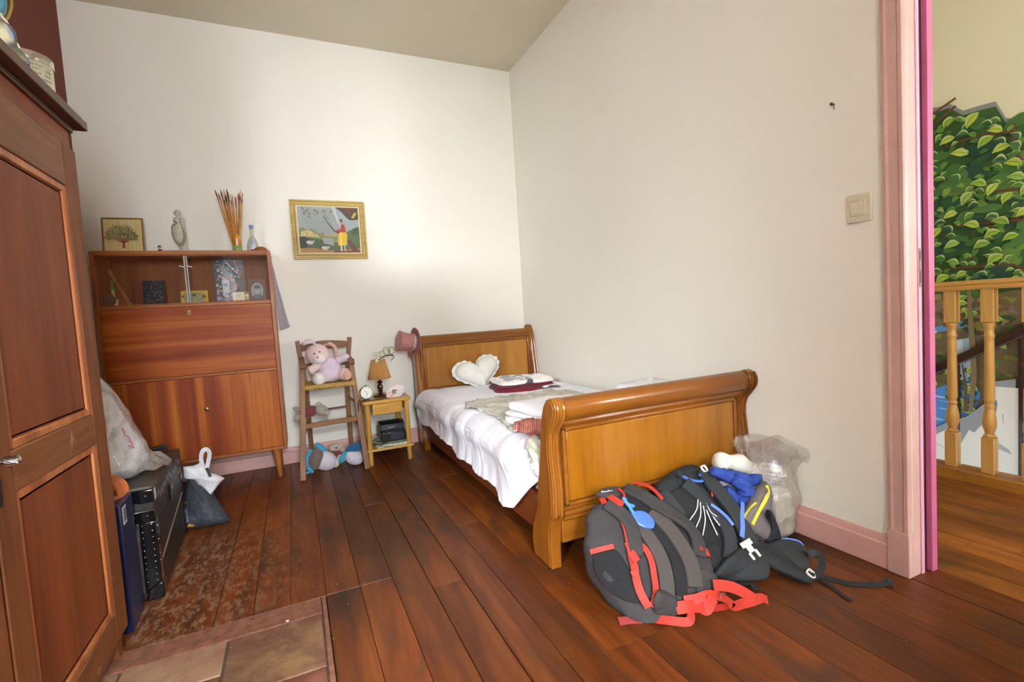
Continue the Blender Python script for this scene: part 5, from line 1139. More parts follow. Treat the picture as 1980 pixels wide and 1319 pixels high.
# porcelain dish with flowers, papers, cables
M_por=plain('pale_porcelain','#e2d6cc',rough=.2)
dh=thing('flower_dish','small scalloped porcelain dish with painted roses tilted on the nightstand','dish',(-1.25,-.38,NZ))
DM=Matrix.Translation((-1.245,-.375,NZ+.030))@Matrix.Rotation(math.radians(62),4,'X')@Matrix.Rotation(math.radians(18),4,'Z')
g=G(); g.T=DM; R=[]
for r_,z in ((.004,.0),(.03,.002),(.045,.008),(.056,.018)): R.append([Vector((math.cos(a)*r_*1.25*(1+.06*math.cos(a*10)*(r_>.04)),math.sin(a)*r_*.82*(1+.06*math.cos(a*10)*(r_>.04)),z)) for a in [2*math.pi*i/60 for i in range(60)]])
g.rings(R,cap=False); obj('dish',g,M_por,dh,solid=.003,ang=80)
g=G(); g.T=DM
for i in range(7): g.ell((-.018+.006*(i%3),-.006+.006*(i//3),.006),(.009,.007,.002),nu=8,nv=5)
obj('leaf_paint',g,plain('leaf_paint','#7d8c5c'),dh)
g=G(); g.T=DM; g.ell((-.008,.014,.007),(.010,.008,.002)); g.ell((.008,.010,.007),(.008,.006,.002)); obj('rose_paint',g,plain('rose_paint','#94575a'),dh)
g=G(); g.ell((-1.303,-.425,NZ+.016),(.017,.014,.015),nu=12,nv=8,amp=.2,fr=50); g.ell((-1.283,-.415,NZ+.022),(.015,.012,.014),nu=12,nv=8,amp=.2,fr=50); g.ell((-1.290,-.42,NZ+.036),(.010,.009,.010),nu=10,nv=8); obj('porcelain_rose',g,plain('pink_porcelain','#e6c2c0',rough=.3),None,label='little pink porcelain rose at the foot of the lamp',cat='ornament')
for k,(dx,dy,rot,c,lab) in enumerate(((0,0,.15,'#cbc3c0','lower grey paper slip on the right of the nightstand'),(.01,.006,-.2,'#d9c6c8','pinkish paper slip lying on top of the other papers'))):
    g=G(); g.T=Matrix.Translation((-1.195+dx,-.24+dy,NZ+.002+.004*k))@Matrix.Rotation(rot,4,'Z')
    g.grid(8,6,lambda u,v:Vector(((u-.5)*.075,(v-.5)*.14,.0015*math.sin(u*5+v*4+k)+.0016+.010*max(0,v-.7)*k)))
    obj('paper_slip',g,plain('paper_%d'%k,c,var=.15,scale=80),None,label=lab,cat='paper',solid=.0008)
g=G(); g.tube(smoothpath([Vector(p) for p in ((-1.20,-.30,NZ+.010),(-1.175,-.26,NZ+.030),(-1.165,-.20,NZ+.034),(-1.19,-.17,NZ+.02),(-1.215,-.22,NZ+.012),(-1.20,-.28,NZ+.012))],5),.0012,5); obj('wire_spectacles',g,plain('thin_dark_wire','#4a3c3c',metal=.5,rough=.4),None,label='thin dark wire loop on the papers at the right of the nightstand',cat='wire')
g=G(); g.tube(smoothpath([Vector(p) for p in ((-1.30,-.33,NZ+.006),(-1.33,-.43,NZ+.005),(-1.40,-.462,NZ+.005),(-1.47,-.45,NZ+.005),(-1.505,-.40,NZ+.007),(-1.49,-.33,NZ+.006),(-1.44,-.34,NZ+.006))],7),.0028,6); g.tube(smoothpath([Vector(p) for p in ((-1.44,-.455,NZ+.012),(-1.49,-.462,NZ+.010),(-1.508,-.43,NZ+.004),(-1.512,-.44,NZ-.04),(-1.515,-.40,NZ-.12))],7),.0028,6); obj('lamp_cord',g,plain('dark_brown_cord','#2a1a14',rough=.5),None,label='dark lamp cord looped across the front of the nightstand',cat='cord')
# lower shelf: magazines and a black radio
mg=[('#d3cfb0','glossy cream magazine at the bottom of the shelf stack'),('#c2cdb4','pale green magazine under the black radio')]
for k,(c,l) in enumerate(mg):
    g=G(); g.T=Matrix.Translation((-1.305+.006*k,-.30,.1145+.009*k))@Matrix.Rotation(.05-.08*k,4,'Z'); g.box(-.115,.115,-.15,.14,0,.008); obj('magazine',g,plain('mag_%d'%k,c,rough=.35,var=.3,scale=40),None,label=l,cat='magazine',bev=.0015)
rd=thing('radio','small black radio cassette player on the magazines of the nightstand shelf','radio',(-1.27,-.30,.1325))
M_bp2=plain('black_plastic','#17181b',rough=.32,var=.1); M_bp3=plain('dark_grey_plastic','#2a2c31',rough=.4)
z=.1328
g=G(); g.prism([(-.385,z),(-.215,z),(-.215,z+.125),(-.30,z+.135),(-.345,z+.118),(-.350,z+.075),(-.385,z+.066)],0,-1.365,-1.19); obj('body',g,M_bp2,rd,bev=.005)
g=G(); g.prism([(-.3865,z+.012),(-.3865,z+.058),(-.380,z+.058),(-.380,z+.012)],0,-1.30,-1.205); obj('cassette_door',g,M_bp3,rd,bev=.001)
for k in range(5):
    g=G(); g.box(-1.355+.030*k,-1.331+.030*k,-.378,-.358,z+.066,z+.074); obj('button',g,M_bp3,rd,bev=.001)
g=G()
for k in range(5): g.box(-1.312+.010*k,-1.305+.010*k,-.3525,-.3505,z+.094,z+.098)
obj('logo_print',g,plain('silver_print','#b9bcc0'),rd)
g=G(); g.tube([(-1.362,-.30,z+.09),(-1.380,-.29,z+.11),(-1.376,-.28,z+.03)],.002,6); obj('handle_wire',g,M_bp3,rd)
g=G()
g.tube(smoothpath([Vector(p) for p in ((-1.37,-.25,.14),(-1.42,-.30,.137),(-1.44,-.38,.135),(-1.40,-.43,.137),(-1.34,-.42,.137),(-1.33,-.37,.138),(-1.38,-.35,.14),(-1.43,-.42,.139),(-1.36,-.455,.120),(-1.30,-.462,.118))],7),.0022,6)
g.tube(smoothpath([Vector(p) for p in ((-1.46,-.44,.118),(-1.44,-.33,.14),(-1.40,-.36,.15),(-1.36,-.44,.141),(-1.42,-.458,.120))],7),.0018,6)
obj('power_cable',g,plain('black_cable','#141416',rough=.4),None,label='tangled black cable on the nightstand shelf left of the radio',cat='cable')
# ================================================================== TRUNK AND THE THINGS ROUND IT
M_tk=plain('brown_black_canvas','#2c2320',rough=.5,var=.25,scale=30,bmp=.15,bs=90); M_tkt=plain('trunk_top_canvas','#3a332a',rough=.42,var=.25,scale=20,bmp=.12,bs=90)
M_tke=plain('trunk_end_canvas','#4a3c38',rough=.6,var=.2,scale=30,bmp=.15,bs=90); M_bk=plain('black_enamel_metal','#0d0e10',rough=.16,coat=.5)
M_std=plain('nail_head','#b9b6ae',rough=.25,metal=1)
tr=thing('trunk','old dark travel trunk with black metal corners and studs beside the wardrobe','trunk',(-2.68,-1.32,0))
TM=Matrix.Translation((-2.41,-1.665,0))@Matrix.Rotation(math.radians(3.2),4,'Z')   # local: x negative = depth to the wall, y along
TH=.422; TD=.50; TL_=.69
def tg(): g=G(); g.T=TM; return g
obj('body',tg().box(-TD,0,0,TL_,.0,.300),M_tk,tr,bev=.006)
obj('end_panel',tg().box(-TD+.05,-.052,-.0015,.002,.03,.275),M_tke,tr)
lid=obj('lid',tg().box(-TD,.003,-.003,TL_+.003,.305,TH-.002),M_tk,tr,bev=.008)
obj('lid_top',tg().box(-TD+.002,.001,.0,TL_,TH-.004,TH),M_tkt,lid,bev=.002)
for y in (-.004,TL_-.046):
    obj('corner_strap',tg().box(-.05,.004,y,y+.050,.03,.30),M_bk,tr,bev=.004)
    g=tg(); g.prism([(-.052,.0),(.008,.0),(.008,.065),(-.012,.062),(-.042,.045)],1,y-.004,y+.056); obj('foot_cap',g,M_bk,tr,bev=.006)
    g=tg(); g.prism([(-.088,TH+.003),(-.088,TH-.018),(-.070,TH-.040),(-.040,TH-.050),(.006,TH-.050),(.006,TH+.003)],1,y-.002,y+.046); obj('corner_cap',g,M_bk,lid,bev=.006,bseg=3)
obj('edge_strap',tg().box(-TD,.0045,-.005,.001,.30,.345),M_bk,lid,bev=.003)
obj('slanted_strip',tg().add([(.0005,.02,.122),(.0045,.02,.126),(.0045,TL_-.02,.212),(.0005,TL_-.02,.208),(.0005,.02,.130),(.0005,TL_-.02,.216)],[(0,1,2,3),(1,4,5,2)]),plain('pale_strip','#7a6a58',rough=.5),tr)  # thin pale strip rising at a slant along the trunk side
g=tg()
for k in range(11):
    for y in (.006,): g.ell((-.010,-.0055,.05+.024*k),(.003,.0015,.003),nu=6,nv=4); g.ell((-.040,-.0055,.05+.024*k),(.0022,.001,.0022),nu=6,nv=4)
for k in range(9): g.ell((.0048,.012+.0*k,.06+.027*k),(.0015,.003,.003),nu=6,nv=4)
for x,z in ((-.02,.40),(-.06,.40),(-.02,.325),(-.06,.325),(-.10,.325)): g.ell((x,-.006,z),(.003,.0015,.003),nu=6,nv=4)
obj('studs',g,M_std,tr,kind='stuff')
g=tg(); r=random.Random(12)
P=Paint(TM@Vector((.0042,0,0)),TM.to_3x3()@Vector((0,1,0)),(0,0,1),TM.to_3x3()@Vector((1,0,0)))
for k in range(34):
    y=.05+.58*k/34+r.uniform(-.008,.008); z=.352+r.uniform(.0,.03); c=r.choice(['#8d8f98','#a9a8ac','#6d6c74','#c2bdb8'])
    P.poly([(y,z),(y+r.uniform(.006,.014),z+r.uniform(-.004,.004)),(y+r.uniform(.004,.014),z+r.uniform(.008,.03)),(y+r.uniform(-.003,.003),z+r.uniform(.010,.03))],c)
obj('worn_label',P,vcol('print_matt',.7),lid,flat=True)
g=tg(); g.box(.003,.010,.30,.335,.28,.345); g.cyl((.008,.318,.33),(.014,.318,.33),.014,n=14); obj('lock',g,M_bk,lid,bev=.002)
# dark blue box standing between wardrobe and trunk
bb=thing('blue_box','tall dark blue glossy box with a white sticker wedged between wardrobe and trunk','box',(-2.60,-1.80,0))
BXM=Matrix.Translation((-2.452,-1.80,0))@Matrix.Rotation(math.radians(2),4,'Z')
g=G(); g.T=BXM; g.box(-.36,0,-.075,.075,0,.440); obj('body',g,plain('navy_gloss_card','#131f47',rough=.3,var=.15,scale=14,coat=.2),bb,bev=.004)
g=G(); g.T=BXM; g.box(.0,.0008,-.055,-.015,.365,.425); sk=obj('sticker',g,plain('white_sticker','#cfcfcf',rough=.5),bb)
g=G(); g.T=BXM
for k in range(9): g.box(.0008,.0012,-.052+.004*k,-.0505+.004*k+.0008*(k%3),.372,.418)
obj('barcode',g,plain('sticker_ink','#55585e'),sk)
# orange sandals on the blue box
M_le=plain('tan_leather','#c46a34',rough=.5,var=.12,bmp=.1); M_les=plain('pale_leather_sole','#d0805a',rough=.55); M_lei=plain('orange_insole','#c98436',rough=.5)
for k,(ox,oy,oz,rz,lab) in enumerate(((-.060,-.020,.441,1.25,'nearer orange leather sandal on the blue box beside the wardrobe'),(-.10,.045,.441,1.0,'farther orange leather sandal half hidden behind the wardrobe edge'))):
    t=thing('sandal',lab,'shoe',BXM@Vector((ox,oy,oz))); M=BXM@Matrix.Translation((ox,oy,oz))@Matrix.Rotation(rz,4,'Z')
    out=[(.095,0),(.085,.030),(.05,.040),(0,.034),(-.06,.030),(-.095,.020),(-.105,0),(-.095,-.020),(-.06,-.030),(0,-.032),(.05,-.036),(.085,-.028)]
    g=G(); g.T=M; g.prism(out,2,0,.016); obj('sole',g,M_les,t,bev=.004)
    g=G(); g.T=M; g.prism([(a*.93,b*.9) for a,b in out],2,.016,.019); obj('insole',g,M_lei,t)
    g=G(); g.T=M; g.tube([(.045,math.cos(a)*.037,.016+math.sin(a)*.042) for a in [math.pi*i/12 for i in range(13)]],[.004]*13,8); 
    for dx in (.060,.030): g.ribbon([(dx+.012*math.sin(a),math.cos(a)*.039,.014+math.sin(a)*.046) for a in [math.pi*i/14 for i in range(15)]],.026,[Vector((0,math.cos(a),math.sin(a))) for a in [math.pi*i/14 for i in range(15)]],.004)
    obj('strap',g,M_le,t,ang=60)
    g=G(); g.T=M; g.ribbon([(-.075+.03*math.cos(a)*0,math.cos(a)*.032,.016+math.sin(a)*.05) for a in [math.pi*i/12 for i in range(13)]],.016,[Vector((0,math.cos(a),math.sin(a))) for a in [math.pi*i/12 for i in range(13)]],.003); obj('heel_strap',g,M_le,t,ang=60)
# plastic bag of soft things on the trunk
pb=thing('plastic_bag','clear white plastic bag of pale stuffing with pink lettering on the trunk','bag',(-2.62,-1.36,TH+.004))
M_film=film('clear_film','#f0eef0',.30,.05,1.0); M_film2=film('clear_thin_film','#f4f1ec',.20,.06,.6)
PB=Vector((-2.63,-1.37,TH+.008))
def bagshape(u,v,grow=0.0,seed=0):
    a=2*math.pi*u; z=.44*v
    rad=(1-v)**.62*.155+.02*(1-v)+.006; 
    if v<.12: rad*=.80+.20*math.sin(v/.12*math.pi/2)
    rad=(rad+grow)*(1+.14*noise.noise(Vector((math.cos(a)*1.7+seed,math.sin(a)*1.7,v*4)))+.06*noise.noise(Vector((math.cos(a)*5,math.sin(a)*5+seed,v*9))))
    fold=.006*math.sin(a*9+v*8)*(1 if grow>0 else .4)
    return PB+Vector((math.cos(a)*(rad*.95+fold)-.035*v,math.sin(a)*(rad*1.15+fold)+.05*v,z))
def stuffmat():
    m,nt,b=base('pale_stuffing'); v=coords(nt); n=noi(nt,v,7,3,.5,.5); nt.links.new(ramp(nt,n,[(.42,'#8f8a90'),(.5,'#d6d0d4'),(.62,'#ece8ea')]),b.inputs['Base Color']); setp(b,rough=.9); bump(nt,b,noi(nt,v,30,4),.3,.01); return m
g=G(); g.grid(40,22,lambda u,v:bagshape(u,v*.93,-.016,4)); g.ell(PB+Vector((0,0,.02)),(.10,.12,.02)); obj('stuffing',g,stuffmat(),pb,ang=80)
g=G(); g.grid(72,34,lambda u,v:bagshape(u,v,.0,4)); 
def flap(u,v):
    return PB+Vector((.06+.17*u-.02*v,-.06-.03*math.sin(u*5)+.14*v,.004+.012*math.sin(u*9+v*7)**2+.15*v*(1-u)))
g.grid(20,14,flap); obj('film',g,M_film,pb,ang=80)
g=G(); bv=G().grid(72,34,lambda u,v:bagshape(u,v,.002,4)).bvh()
def onbag(px,py,bvh,off=.002):
    d=vray(px,py); h=bvh.ray_cast(CP,d); return (h[0]+h[1]*(off if h[1].dot(d)<0 else -off)) if h[0] else None
for (a,b) in (((236,828),(241,843)),((245,842),(251,856)),((252,852),(257,868)),((247,862),(259,866))):
    p,q=onbag(*a,bv),onbag(*b,bv)
    if p and q: g.tube([p,(p+q)/2+Vector((.004,-.002,0)),q],.0028,6)
if g.v: obj('pink_lettering',g,plain('pink_ink','#c47a86',rough=.5),pb)
g=G(); g.tube(smoothpath([Vector(p) for p in ((-2.60,-1.03,TH+.020),(-2.555,-1.015,TH+.020),(-2.515,-1.015,TH+.024),(-2.487,-1.02,TH+.022))],5),[.012]*6+[.016]*6+[.019]*3+[.010],12,flat=.8); obj('rubber_grip',g,plain('black_rubber','#22262b',rough=.5),None,label='dark rounded rubber object lying at the far end of the trunk top',cat='tool')
# slumped dark shopping bag with a white bag inside, on the floor behind the trunk
tb=thing('shopping_bag','slumped dark grey shopping bag on the floor beyond the trunk','bag',(-2.35,-.93,0))
def wrinklemat(name,c,bs=26,st=.5,rough=.55):
    m,nt,b=base(name); v=coords(nt); n=noi(nt,v,bs,4,.55,1.4); n2=noi(nt,v,6,3); col=ramp(nt,n2,[(.35,tuple(x*.8 for x in lin(c)[:3])),(.7,tuple(min(1,x*1.15) for x in lin(c)[:3]))])
    nt.links.new(col,b.inputs['Base Color']); setp(b,rough=rough); bump(nt,b,n,st,.02); return m
_l=lin
def lin(h): return _l(h)
M_tb=wrinklemat('dark_grey_laminate','#3a3d45')
TP=[(a,b) for a,b in ((352,1022),(378,1024),(420,1018),(448,1008),(430,985),(412,965),(400,945),(385,925),(356,925))]
def facebag(name,pxs,y0,y1,mat,parent,seed,amp=.012,bulge=.05,label=None,cat=None,sub=10):
    "slack bag: outline traced on a leaning plane, fattened in depth, wrinkled"
    pts=[]
    for a,b in pxs:
        p=Vector(at(a,b,1,y0)); 
        pts.append(p)
    zmin=min(p.z for p in pts); zmax=max(p.z for p in pts)
    for p in pts: 
        k=(p.z-zmin)/(zmax-zmin); q=Vector((p.x,p.y,p.z)); 
    # densify
    out=[]
    for i,p in enumerate(pts):
        q=pts[(i+1)%len(pts)]
        for j in range(sub): out.append(p.lerp(q,j/sub))
    c=sum(out,Vector())/len(out); R=[]
    D=Vector((0,1,0))
    for s,d in ((.02,-1),(.3,-.96),(.55,-.85),(.78,-.62),(.93,-.32),(1.0,0),(.93,.4),(.7,.8),(.35,.97),(.02,1)):
        row=[]
        for p in out:
            q=c+(p-c)*s; dep=bulge*d; n=noise.noise(Vector((q.x*16+seed,q.z*16,d*1.5)))*amp+noise.noise(Vector((q.x*40+seed,q.z*40,d)))*amp*.35
            q=q+D*(dep+n+(y1-y0)*((q.z-zmin)/(zmax-zmin))); q.z=max(.003,q.z+ n*.4); row.append(q)
        R.append(row)
    g=G(); g.rings(R); g.f=g.f; o=obj(name,g,mat,parent,ang=75,label=label,cat=cat); return o,g
_,gtb=facebag('body',TP,-.985,-.90,M_tb,tb,3,.014,.055)
vb=gtb.bvh()
def surf_rib(name,pxs,bvh,w,t,mat,parent,off=.004,fall=None,k=6,label=None,smooth=True):
    P=[];N=[]
    for q in pxs:
        a,b=q[0],q[1]; d=vray(a,b); h=bvh.ray_cast(CP,d) if len(q)<3 else (None,)
        if h[0] is not None:
            n=h[1] if h[1].dot(d)<0 else -h[1]; P.append(h[0]+n*(off+t/2)); N.append(n)
        elif len(q)>=3:
            ax,val=q[2],q[3]; p=Vector(at(a,b,ax,val)); P.append(p); N.append(Vector(q[4]) if len(q)>4 else Vector((0,0,1)))
        elif P: P.append(P[-1].lerp(CP+d*(P[-1]-CP).length,1.0)); N.append(N[-1])
        elif fall is not None: P.append(CP+d*fall); N.append(-d)
    if len(P)<2: return None
    if smooth:
        sp=smoothpath(P,k); NN=[]
        sn=smoothpath(N,k); NN=[n.normalized() for n in sn]
    else: sp,NN=P,N
    g=G(); g.ribbon(sp,w,NN,t); return obj(name,g,mat,parent,label=label,ang=50)
M_blk2=plain('black_webbing','#1d1f22',rough=.7)
surf_rib('gold_print',[(356,1019),(366,1016),(376,1017)],vb,.012,.001,plain('ochre_print','#b98a3c'),tb,.001)
surf_rib('side_print',[(361,985),(362,996),(363,1010)],vb,.006,.001,plain('pale_print','#8f8a98'),tb,.001)
surf_rib('orange_dot',[(358,972),(363,971)],vb,.006,.001,plain('orange_dot','#c46a1c'),tb,.001)
wbx=[(352,905),(372,903),(385,897),(398,905),(405,915),(434,927),(420,942),(408,957),(398,948),(386,940),(374,928),(354,926)]
wb,gwb=facebag('white_bag',wbx,-.955,-.93,wrinklemat('white_plastic_sheet','#e2e1e6',30,.4,.4),None,7,.010,.030,label='crumpled white plastic bag with a looped handle on top of the dark shopping bag',cat='bag')
HB=[Vector(at(a,b,1,-.95)) for a,b in ((398,940),(396,915),(389,890),(391,874),(399,869),(405,876),(403,892),(398,912))]
g=G(); g.ribbon(smoothpath(HB,6),.022,Vector((-.5,-1,.1)),.0015); obj('handle',g,plain('white_plastic','#e6e5e8',rough=.4),wb,ang=60)
g=G(); g.ribbon([Vector(at(a,b,1,-.99)) for a,b in ((399,905),(403,913),(407,922))],.014,Vector((0,-1,.1)),.0006); obj('dark_print',g,plain('dark_green_print','#2d352c',var=.6,scale=200),wb)
# ================================================================== BACKPACKS BY THE FOOTBOARD
def z5(u,v): return (1090+u/3.298,820+v/3.298)
class Pack:
    def __init__(s,B,T,Wd,wf,hf,n=40,m=30,pw=.62,seed=1,amp=.010):
        s.B=Vector(B); s.T_=Vector(T); L=s.T_-s.B; s.L=L; Wd=Vector(Wd).normalized(); Ln=L.normalized(); Wd=(Wd-Ln*Wd.dot(Ln)).normalized(); N=Wd.cross(Ln).normalized()
        if N.z<0: N=-N
        s.Wd,s.N,s.Ln=Wd,N,Ln; g=G(); R=[]
        sg=lambda x:(abs(x)**pw)*(1 if x>=0 else -1)
        for i in range(m+1):
            t=i/m; te=t; w=wf(t); h=hf(t); c=s.B+L*t-N*h; row=[]
            for j in range(n):
                a=2*math.pi*j/n; p=c+Wd*sg(math.cos(a))*w+N*sg(math.sin(a))*h
                nz=noise.noise(Vector((p.x*7+seed,p.y*7,p.z*7)))*amp+noise.noise(Vector((p.x*19+seed,p.y*19,p.z*19)))*amp*.5
                p+=(p-c).normalized()*nz; p.z=max(p.z,.004); row.append(p)
            R.append(row)
        # rounded ends
        def capring(row,c,f,push): return [ (c+(p-c)*f+push) for p in row]
        c0=sum(R[0],Vector())/n; c1=sum(R[-1],Vector())/n
        pre=[capring(R[0],c0,f,-Ln*d) for f,d in ((.3,.030),(.62,.026),(.86,.014))]; post=[capring(R[-1],c1,f,Ln*d) for f,d in ((.88,.014),(.62,.028),(.3,.034))]
        for row in pre+post:
            for p in row: p.z=max(p.z,.004)
        g.rings(pre+R+post); s.g=g; s.bvh=g.bvh()
    def pt(s,px,py,off=.0):
        d=vray(px,py); h=s.bvh.ray_cast(CP,d)
        if h[0] is None: return None,None
        n=h[1] if h[1].dot(d)<0 else -h[1]; return h[0]+n*off,n
def interp(ts,vs):
    def f(t):
        for i in range(len(ts)-1):
            if t<=ts[i+1]: k=(t-ts[i])/(ts[i+1]-ts[i]); k=k*k*(3-2*k); return vs[i]+(vs[i+1]-vs[i])*k
        return vs[-1]
    return f
def pad(g,pts,thick,N=None,rim=.35,up=None,seed=0,amp=.004):
    "soft padded panel from an outline of 3-D points"
    pts=[Vector(p) for p in pts]; out=[]
    P=smoothpath(pts+[pts[0]],4)[:-1]; c=sum(P,Vector())/len(P); R=[]
    if N is None:
        N=Vector((0,0,0))
        for i in range(len(P)): N+=(P[i]-c).cross(P[(i+1)%len(P)]-c)
        N.normalize()
        if N.dot(CP-c)<0: N=-N
    for s_,d in ((.02,-.5),(.6,-.5),(.90,-.42),(1,-.1),(1,.1),(.93,.40),(.80,.5),(.5,.56),(.02,.6)):
        row=[]
        for p in P:
            q=c+(p-c)*s_+N*thick*d; q+=N*noise.noise(Vector((q.x*13+seed,q.y*13,q.z*13)))*amp*(1 if d>0 else 0); q.z=max(q.z,.003); row.append(q)
        R.append(row)
    return g.rings(R)
M_g1=wrinklemat('warm_grey_nylon','#393535',18,.35,.85); M_g2=wrinklemat('charcoal_mesh','#1f1e20',60,.12,.95); M_g3=plain('grey_foam','#4a4340',rough=.85,bmp=.15,bs=160); M_g4=plain('dark_foam','#35322f',rough=.85,bmp=.15,bs=160)
M_rw=plain('red_webbing','#b52e1f',rough=.6,bmp=.2,bs=300); M_rw2=plain('faded_red_webbing','#983a38',rough=.6,bmp=.2,bs=300)
bp=thing('backpack','grey and black backpack with red straps lying against the footboard','backpack',(-.82,-2.55,0))
K1=Pack((-.800,-2.700,.045),(-.862,-2.445,.292),(.98,-.20,0),interp([0,.15,.5,.8,1],[.165,.192,.198,.180,.125]),interp([0,.2,.6,1],[.035,.070,.080,.038]),seed=2)
obj('body',K1.g,M_g1,bp,ang=80)
def spts(K,l,off=.0): 
    out=[]
    for q in l:
        p,n=K.pt(*z5(*q)[:2],off)
        if p is not None: out.append((p,n))
    return out
def srib(name,K,l,w,t,mat,par,off=.003,k=6,label=None,lift=None):
    s=spts(K,l,off+t/2)
    if len(s)<2: print('skip',name,l); return None
    P=smoothpath([a for a,b in s],k); N=[v.normalized() for v in smoothpath([b for a,b in s],k)]
    if lift:
        m=len(P); P=[p+n*lift*math.sin(math.pi*i/(m-1)) for i,(p,n) in enumerate(zip(P,N))]
    g=G(); g.ribbon(P,w,N,t); return obj(name,g,mat,par,label=label,ang=60,bev=min(t*.3,.004) if t>.006 else 0)
def spad(name,K,l,th,mat,par,off=.004,seed=0):
    s=spts(K,l,off)
    if len(s)<3: print('skip',name); return None
    g=G(); pad(g,[a for a,b in s],th,seed=seed); return obj(name,g,mat,par,ang=75)
# side mesh pocket with red hem
spad('side_pocket',K1,[(185,830),(320,800),(400,900),(450,1010),(500,1140),(400,1130),(280,1060),(210,960)],.012,M_g2,bp,.004,3)
srib('pocket_hem',K1,[(180,815),(240,800),(315,785)],.016,.003,M_rw,bp,.010)
# padded back ridges and mesh channel
srib('back_pad',K1,[(545,560),(650,660),(740,780),(800,900),(830,1050)],.052,.022,M_g3,bp,.0)
srib('back_pad',K1,[(455,640),(540,740),(610,860),(645,990),(650,1110)],.050,.020,M_g3,bp,.0)
srib('back_channel',K1,[(500,600),(600,700),(690,820),(730,950),(750,1100)],.040,.010,M_g2,bp,.0)
srib('upper_back_panel',K1,[(390,470),(470,500),(560,560)],.10,.010,M_g2,bp,.0)
# shoulder straps
srib('shoulder_strap',K1,[(190,480),(270,520),(350,580),(410,660),(440,760),(455,850)],.050,.016,M_g1,bp,.004,lift=.012)
s2=srib('shoulder_strap',K1,[(390,425),(480,470),(580,540),(680,610),(770,680),(830,760),(850,850)],.050,.016,M_g1,bp,.004,lift=.016)
srib('red_edge_strap',K1,[(440,412),(520,450),(600,505),(680,560),(760,630),(820,690),(850,740)],.016,.004,M_rw,bp,.026,lift=.010)
srib('webbing',K1,[(365,620),(390,690),(410,770),(420,850),(435,920),(450,990),(480,1080),(530,1180)],.026,.003,M_rw,bp,.020)
srib('webbing',K1,[(385,790),(450,770),(510,810),(545,880),(565,980),(575,1080),(560,1180)],.020,.003,M_rw,bp,.018)
srib('webbing_loop',K1,[(850,700),(868,760),(880,810),(900,860)],.018,.003,M_rw,bp,.018)
srib('webbing_loop',K1,[(835,700),(850,760),(848,820)],.010,.003,M_rw,bp,.022)
srib('top_strap',K1,[(200,455),(270,480),(330,510),(365,535)],.024,.004,M_rw,bp,.022)
srib('top_strap',K1,[(235,470),(250,500),(262,530)],.020,.003,M_rw,bp,.020)
srib('haul_loop',K1,[(350,440),(372,460),(375,480),(360,505)],.008,.004,M_rw,bp,.018)
def box_on(name,K,u,v,size,mat,par,off,ang=0,kind='box'):
    p,n=K.pt(*z5(u,v),off)
    if p is None: print('skip',name); return
    a=(K.Ln-n*K.Ln.dot(n)).normalized(); b=n.cross(a); M=Matrix(((b.x,a.x,n.x),(b.y,a.y,n.y),(b.z,a.z,n.z)))@Matrix.Rotation(ang,3,'Z'); g=G(); 
    if kind=='box': g.obox(p,size,M)
    else:
        w,h,t=size; R=[]
        for i in range(24):
            th=2*math.pi*i/24; c,s_=math.cos(th),math.sin(th); sx=(abs(c)**.5)*(1 if c>=0 else -1); sy=(abs(s_)**.5)*(1 if s_>=0 else -1)
            R.append([p+M@Vector((sx*w/2,sy*h/2,-t/2)),p+M@Vector((sx*w/2*.68,sy*h/2*.68,-t/2)),p+M@Vector((sx*w/2*.68,sy*h/2*.68,t/2)),p+M@Vector((sx*w/2,sy*h/2,t/2))])
        g.rings(R,closed=True)
    return obj(name,g,mat,par,bev=.0015 if kind=='box' else 0,ang=50)
box_on('buckle',K1,428,860,(.028,.036,.008),M_rw,bp,.028); box_on('buckle',K1,440,960,(.024,.022,.006),M_rw,bp,.026); box_on('buckle',K1,830,705,(.034,.030,.008),M_rw,bp,.030,.6)
box_on('orange_tag',K1,325,550,(.016,.008,.001),plain('orange_tag','#d0622a'),bp,.014)
M_lg=plain('white_print','#e4e2e0',rough=.5)
lidp=[Vector(at(*z5(u,v),1,y)) for u,v,y in ((205,455,-2.425),(225,428,-2.40),(290,412,-2.395),(360,410,-2.395),(400,420,-2.40),(380,455,-2.43),(290,470,-2.44))]
g=G(); pad(g,lidp,.022,seed=5); obj('top_collar',g,M_g1,bp,ang=75)
p=Vector(at(*z5(243,446),1,-2.432)); q=Vector(at(*z5(336,430),1,-2.422)); U=(q-p).normalized(); V=Vector((0,.45,1)); N_=U.cross(V)
text_obj('logo_text','Quechua',.0150,basis(p,U,V),M_lg,bp,.0006,bold=True)
# blue zip pouch hanging from the loop
M_bu=plain('translucent_blue_vinyl','#4a72c2',rough=.25,coat=.3); M_bc=plain('sky_blue_cord','#3f86cf',rough=.5)
bpch=[K1.pt(*z5(a,b),.026)[0] for a,b in ((410,590),(440,572),(500,580),(556,632),(548,688),(480,678),(440,640))]
po=thing('blue_pouch','small translucent blue pouch clipped to the red-strapped backpack','pouch',bpch[0])
g=G(); pad(g,bpch,.008,seed=4,amp=.006); obj('pouch',g,M_bu,po,ang=60)
g=G(); pts=[K1.pt(*z5(a,b),.032)[0] for a,b in ((362,500),(372,520),(395,545),(412,575),(430,592))]; g.tube(smoothpath(pts,5),.006,8); pts=[K1.pt(*z5(a,b),.034)[0] for a,b in ((372,500),(385,530),(425,545),(400,560),(420,580))]; g.tube(smoothpath(pts,5),.004,8); obj('cord',g,M_bc,po)
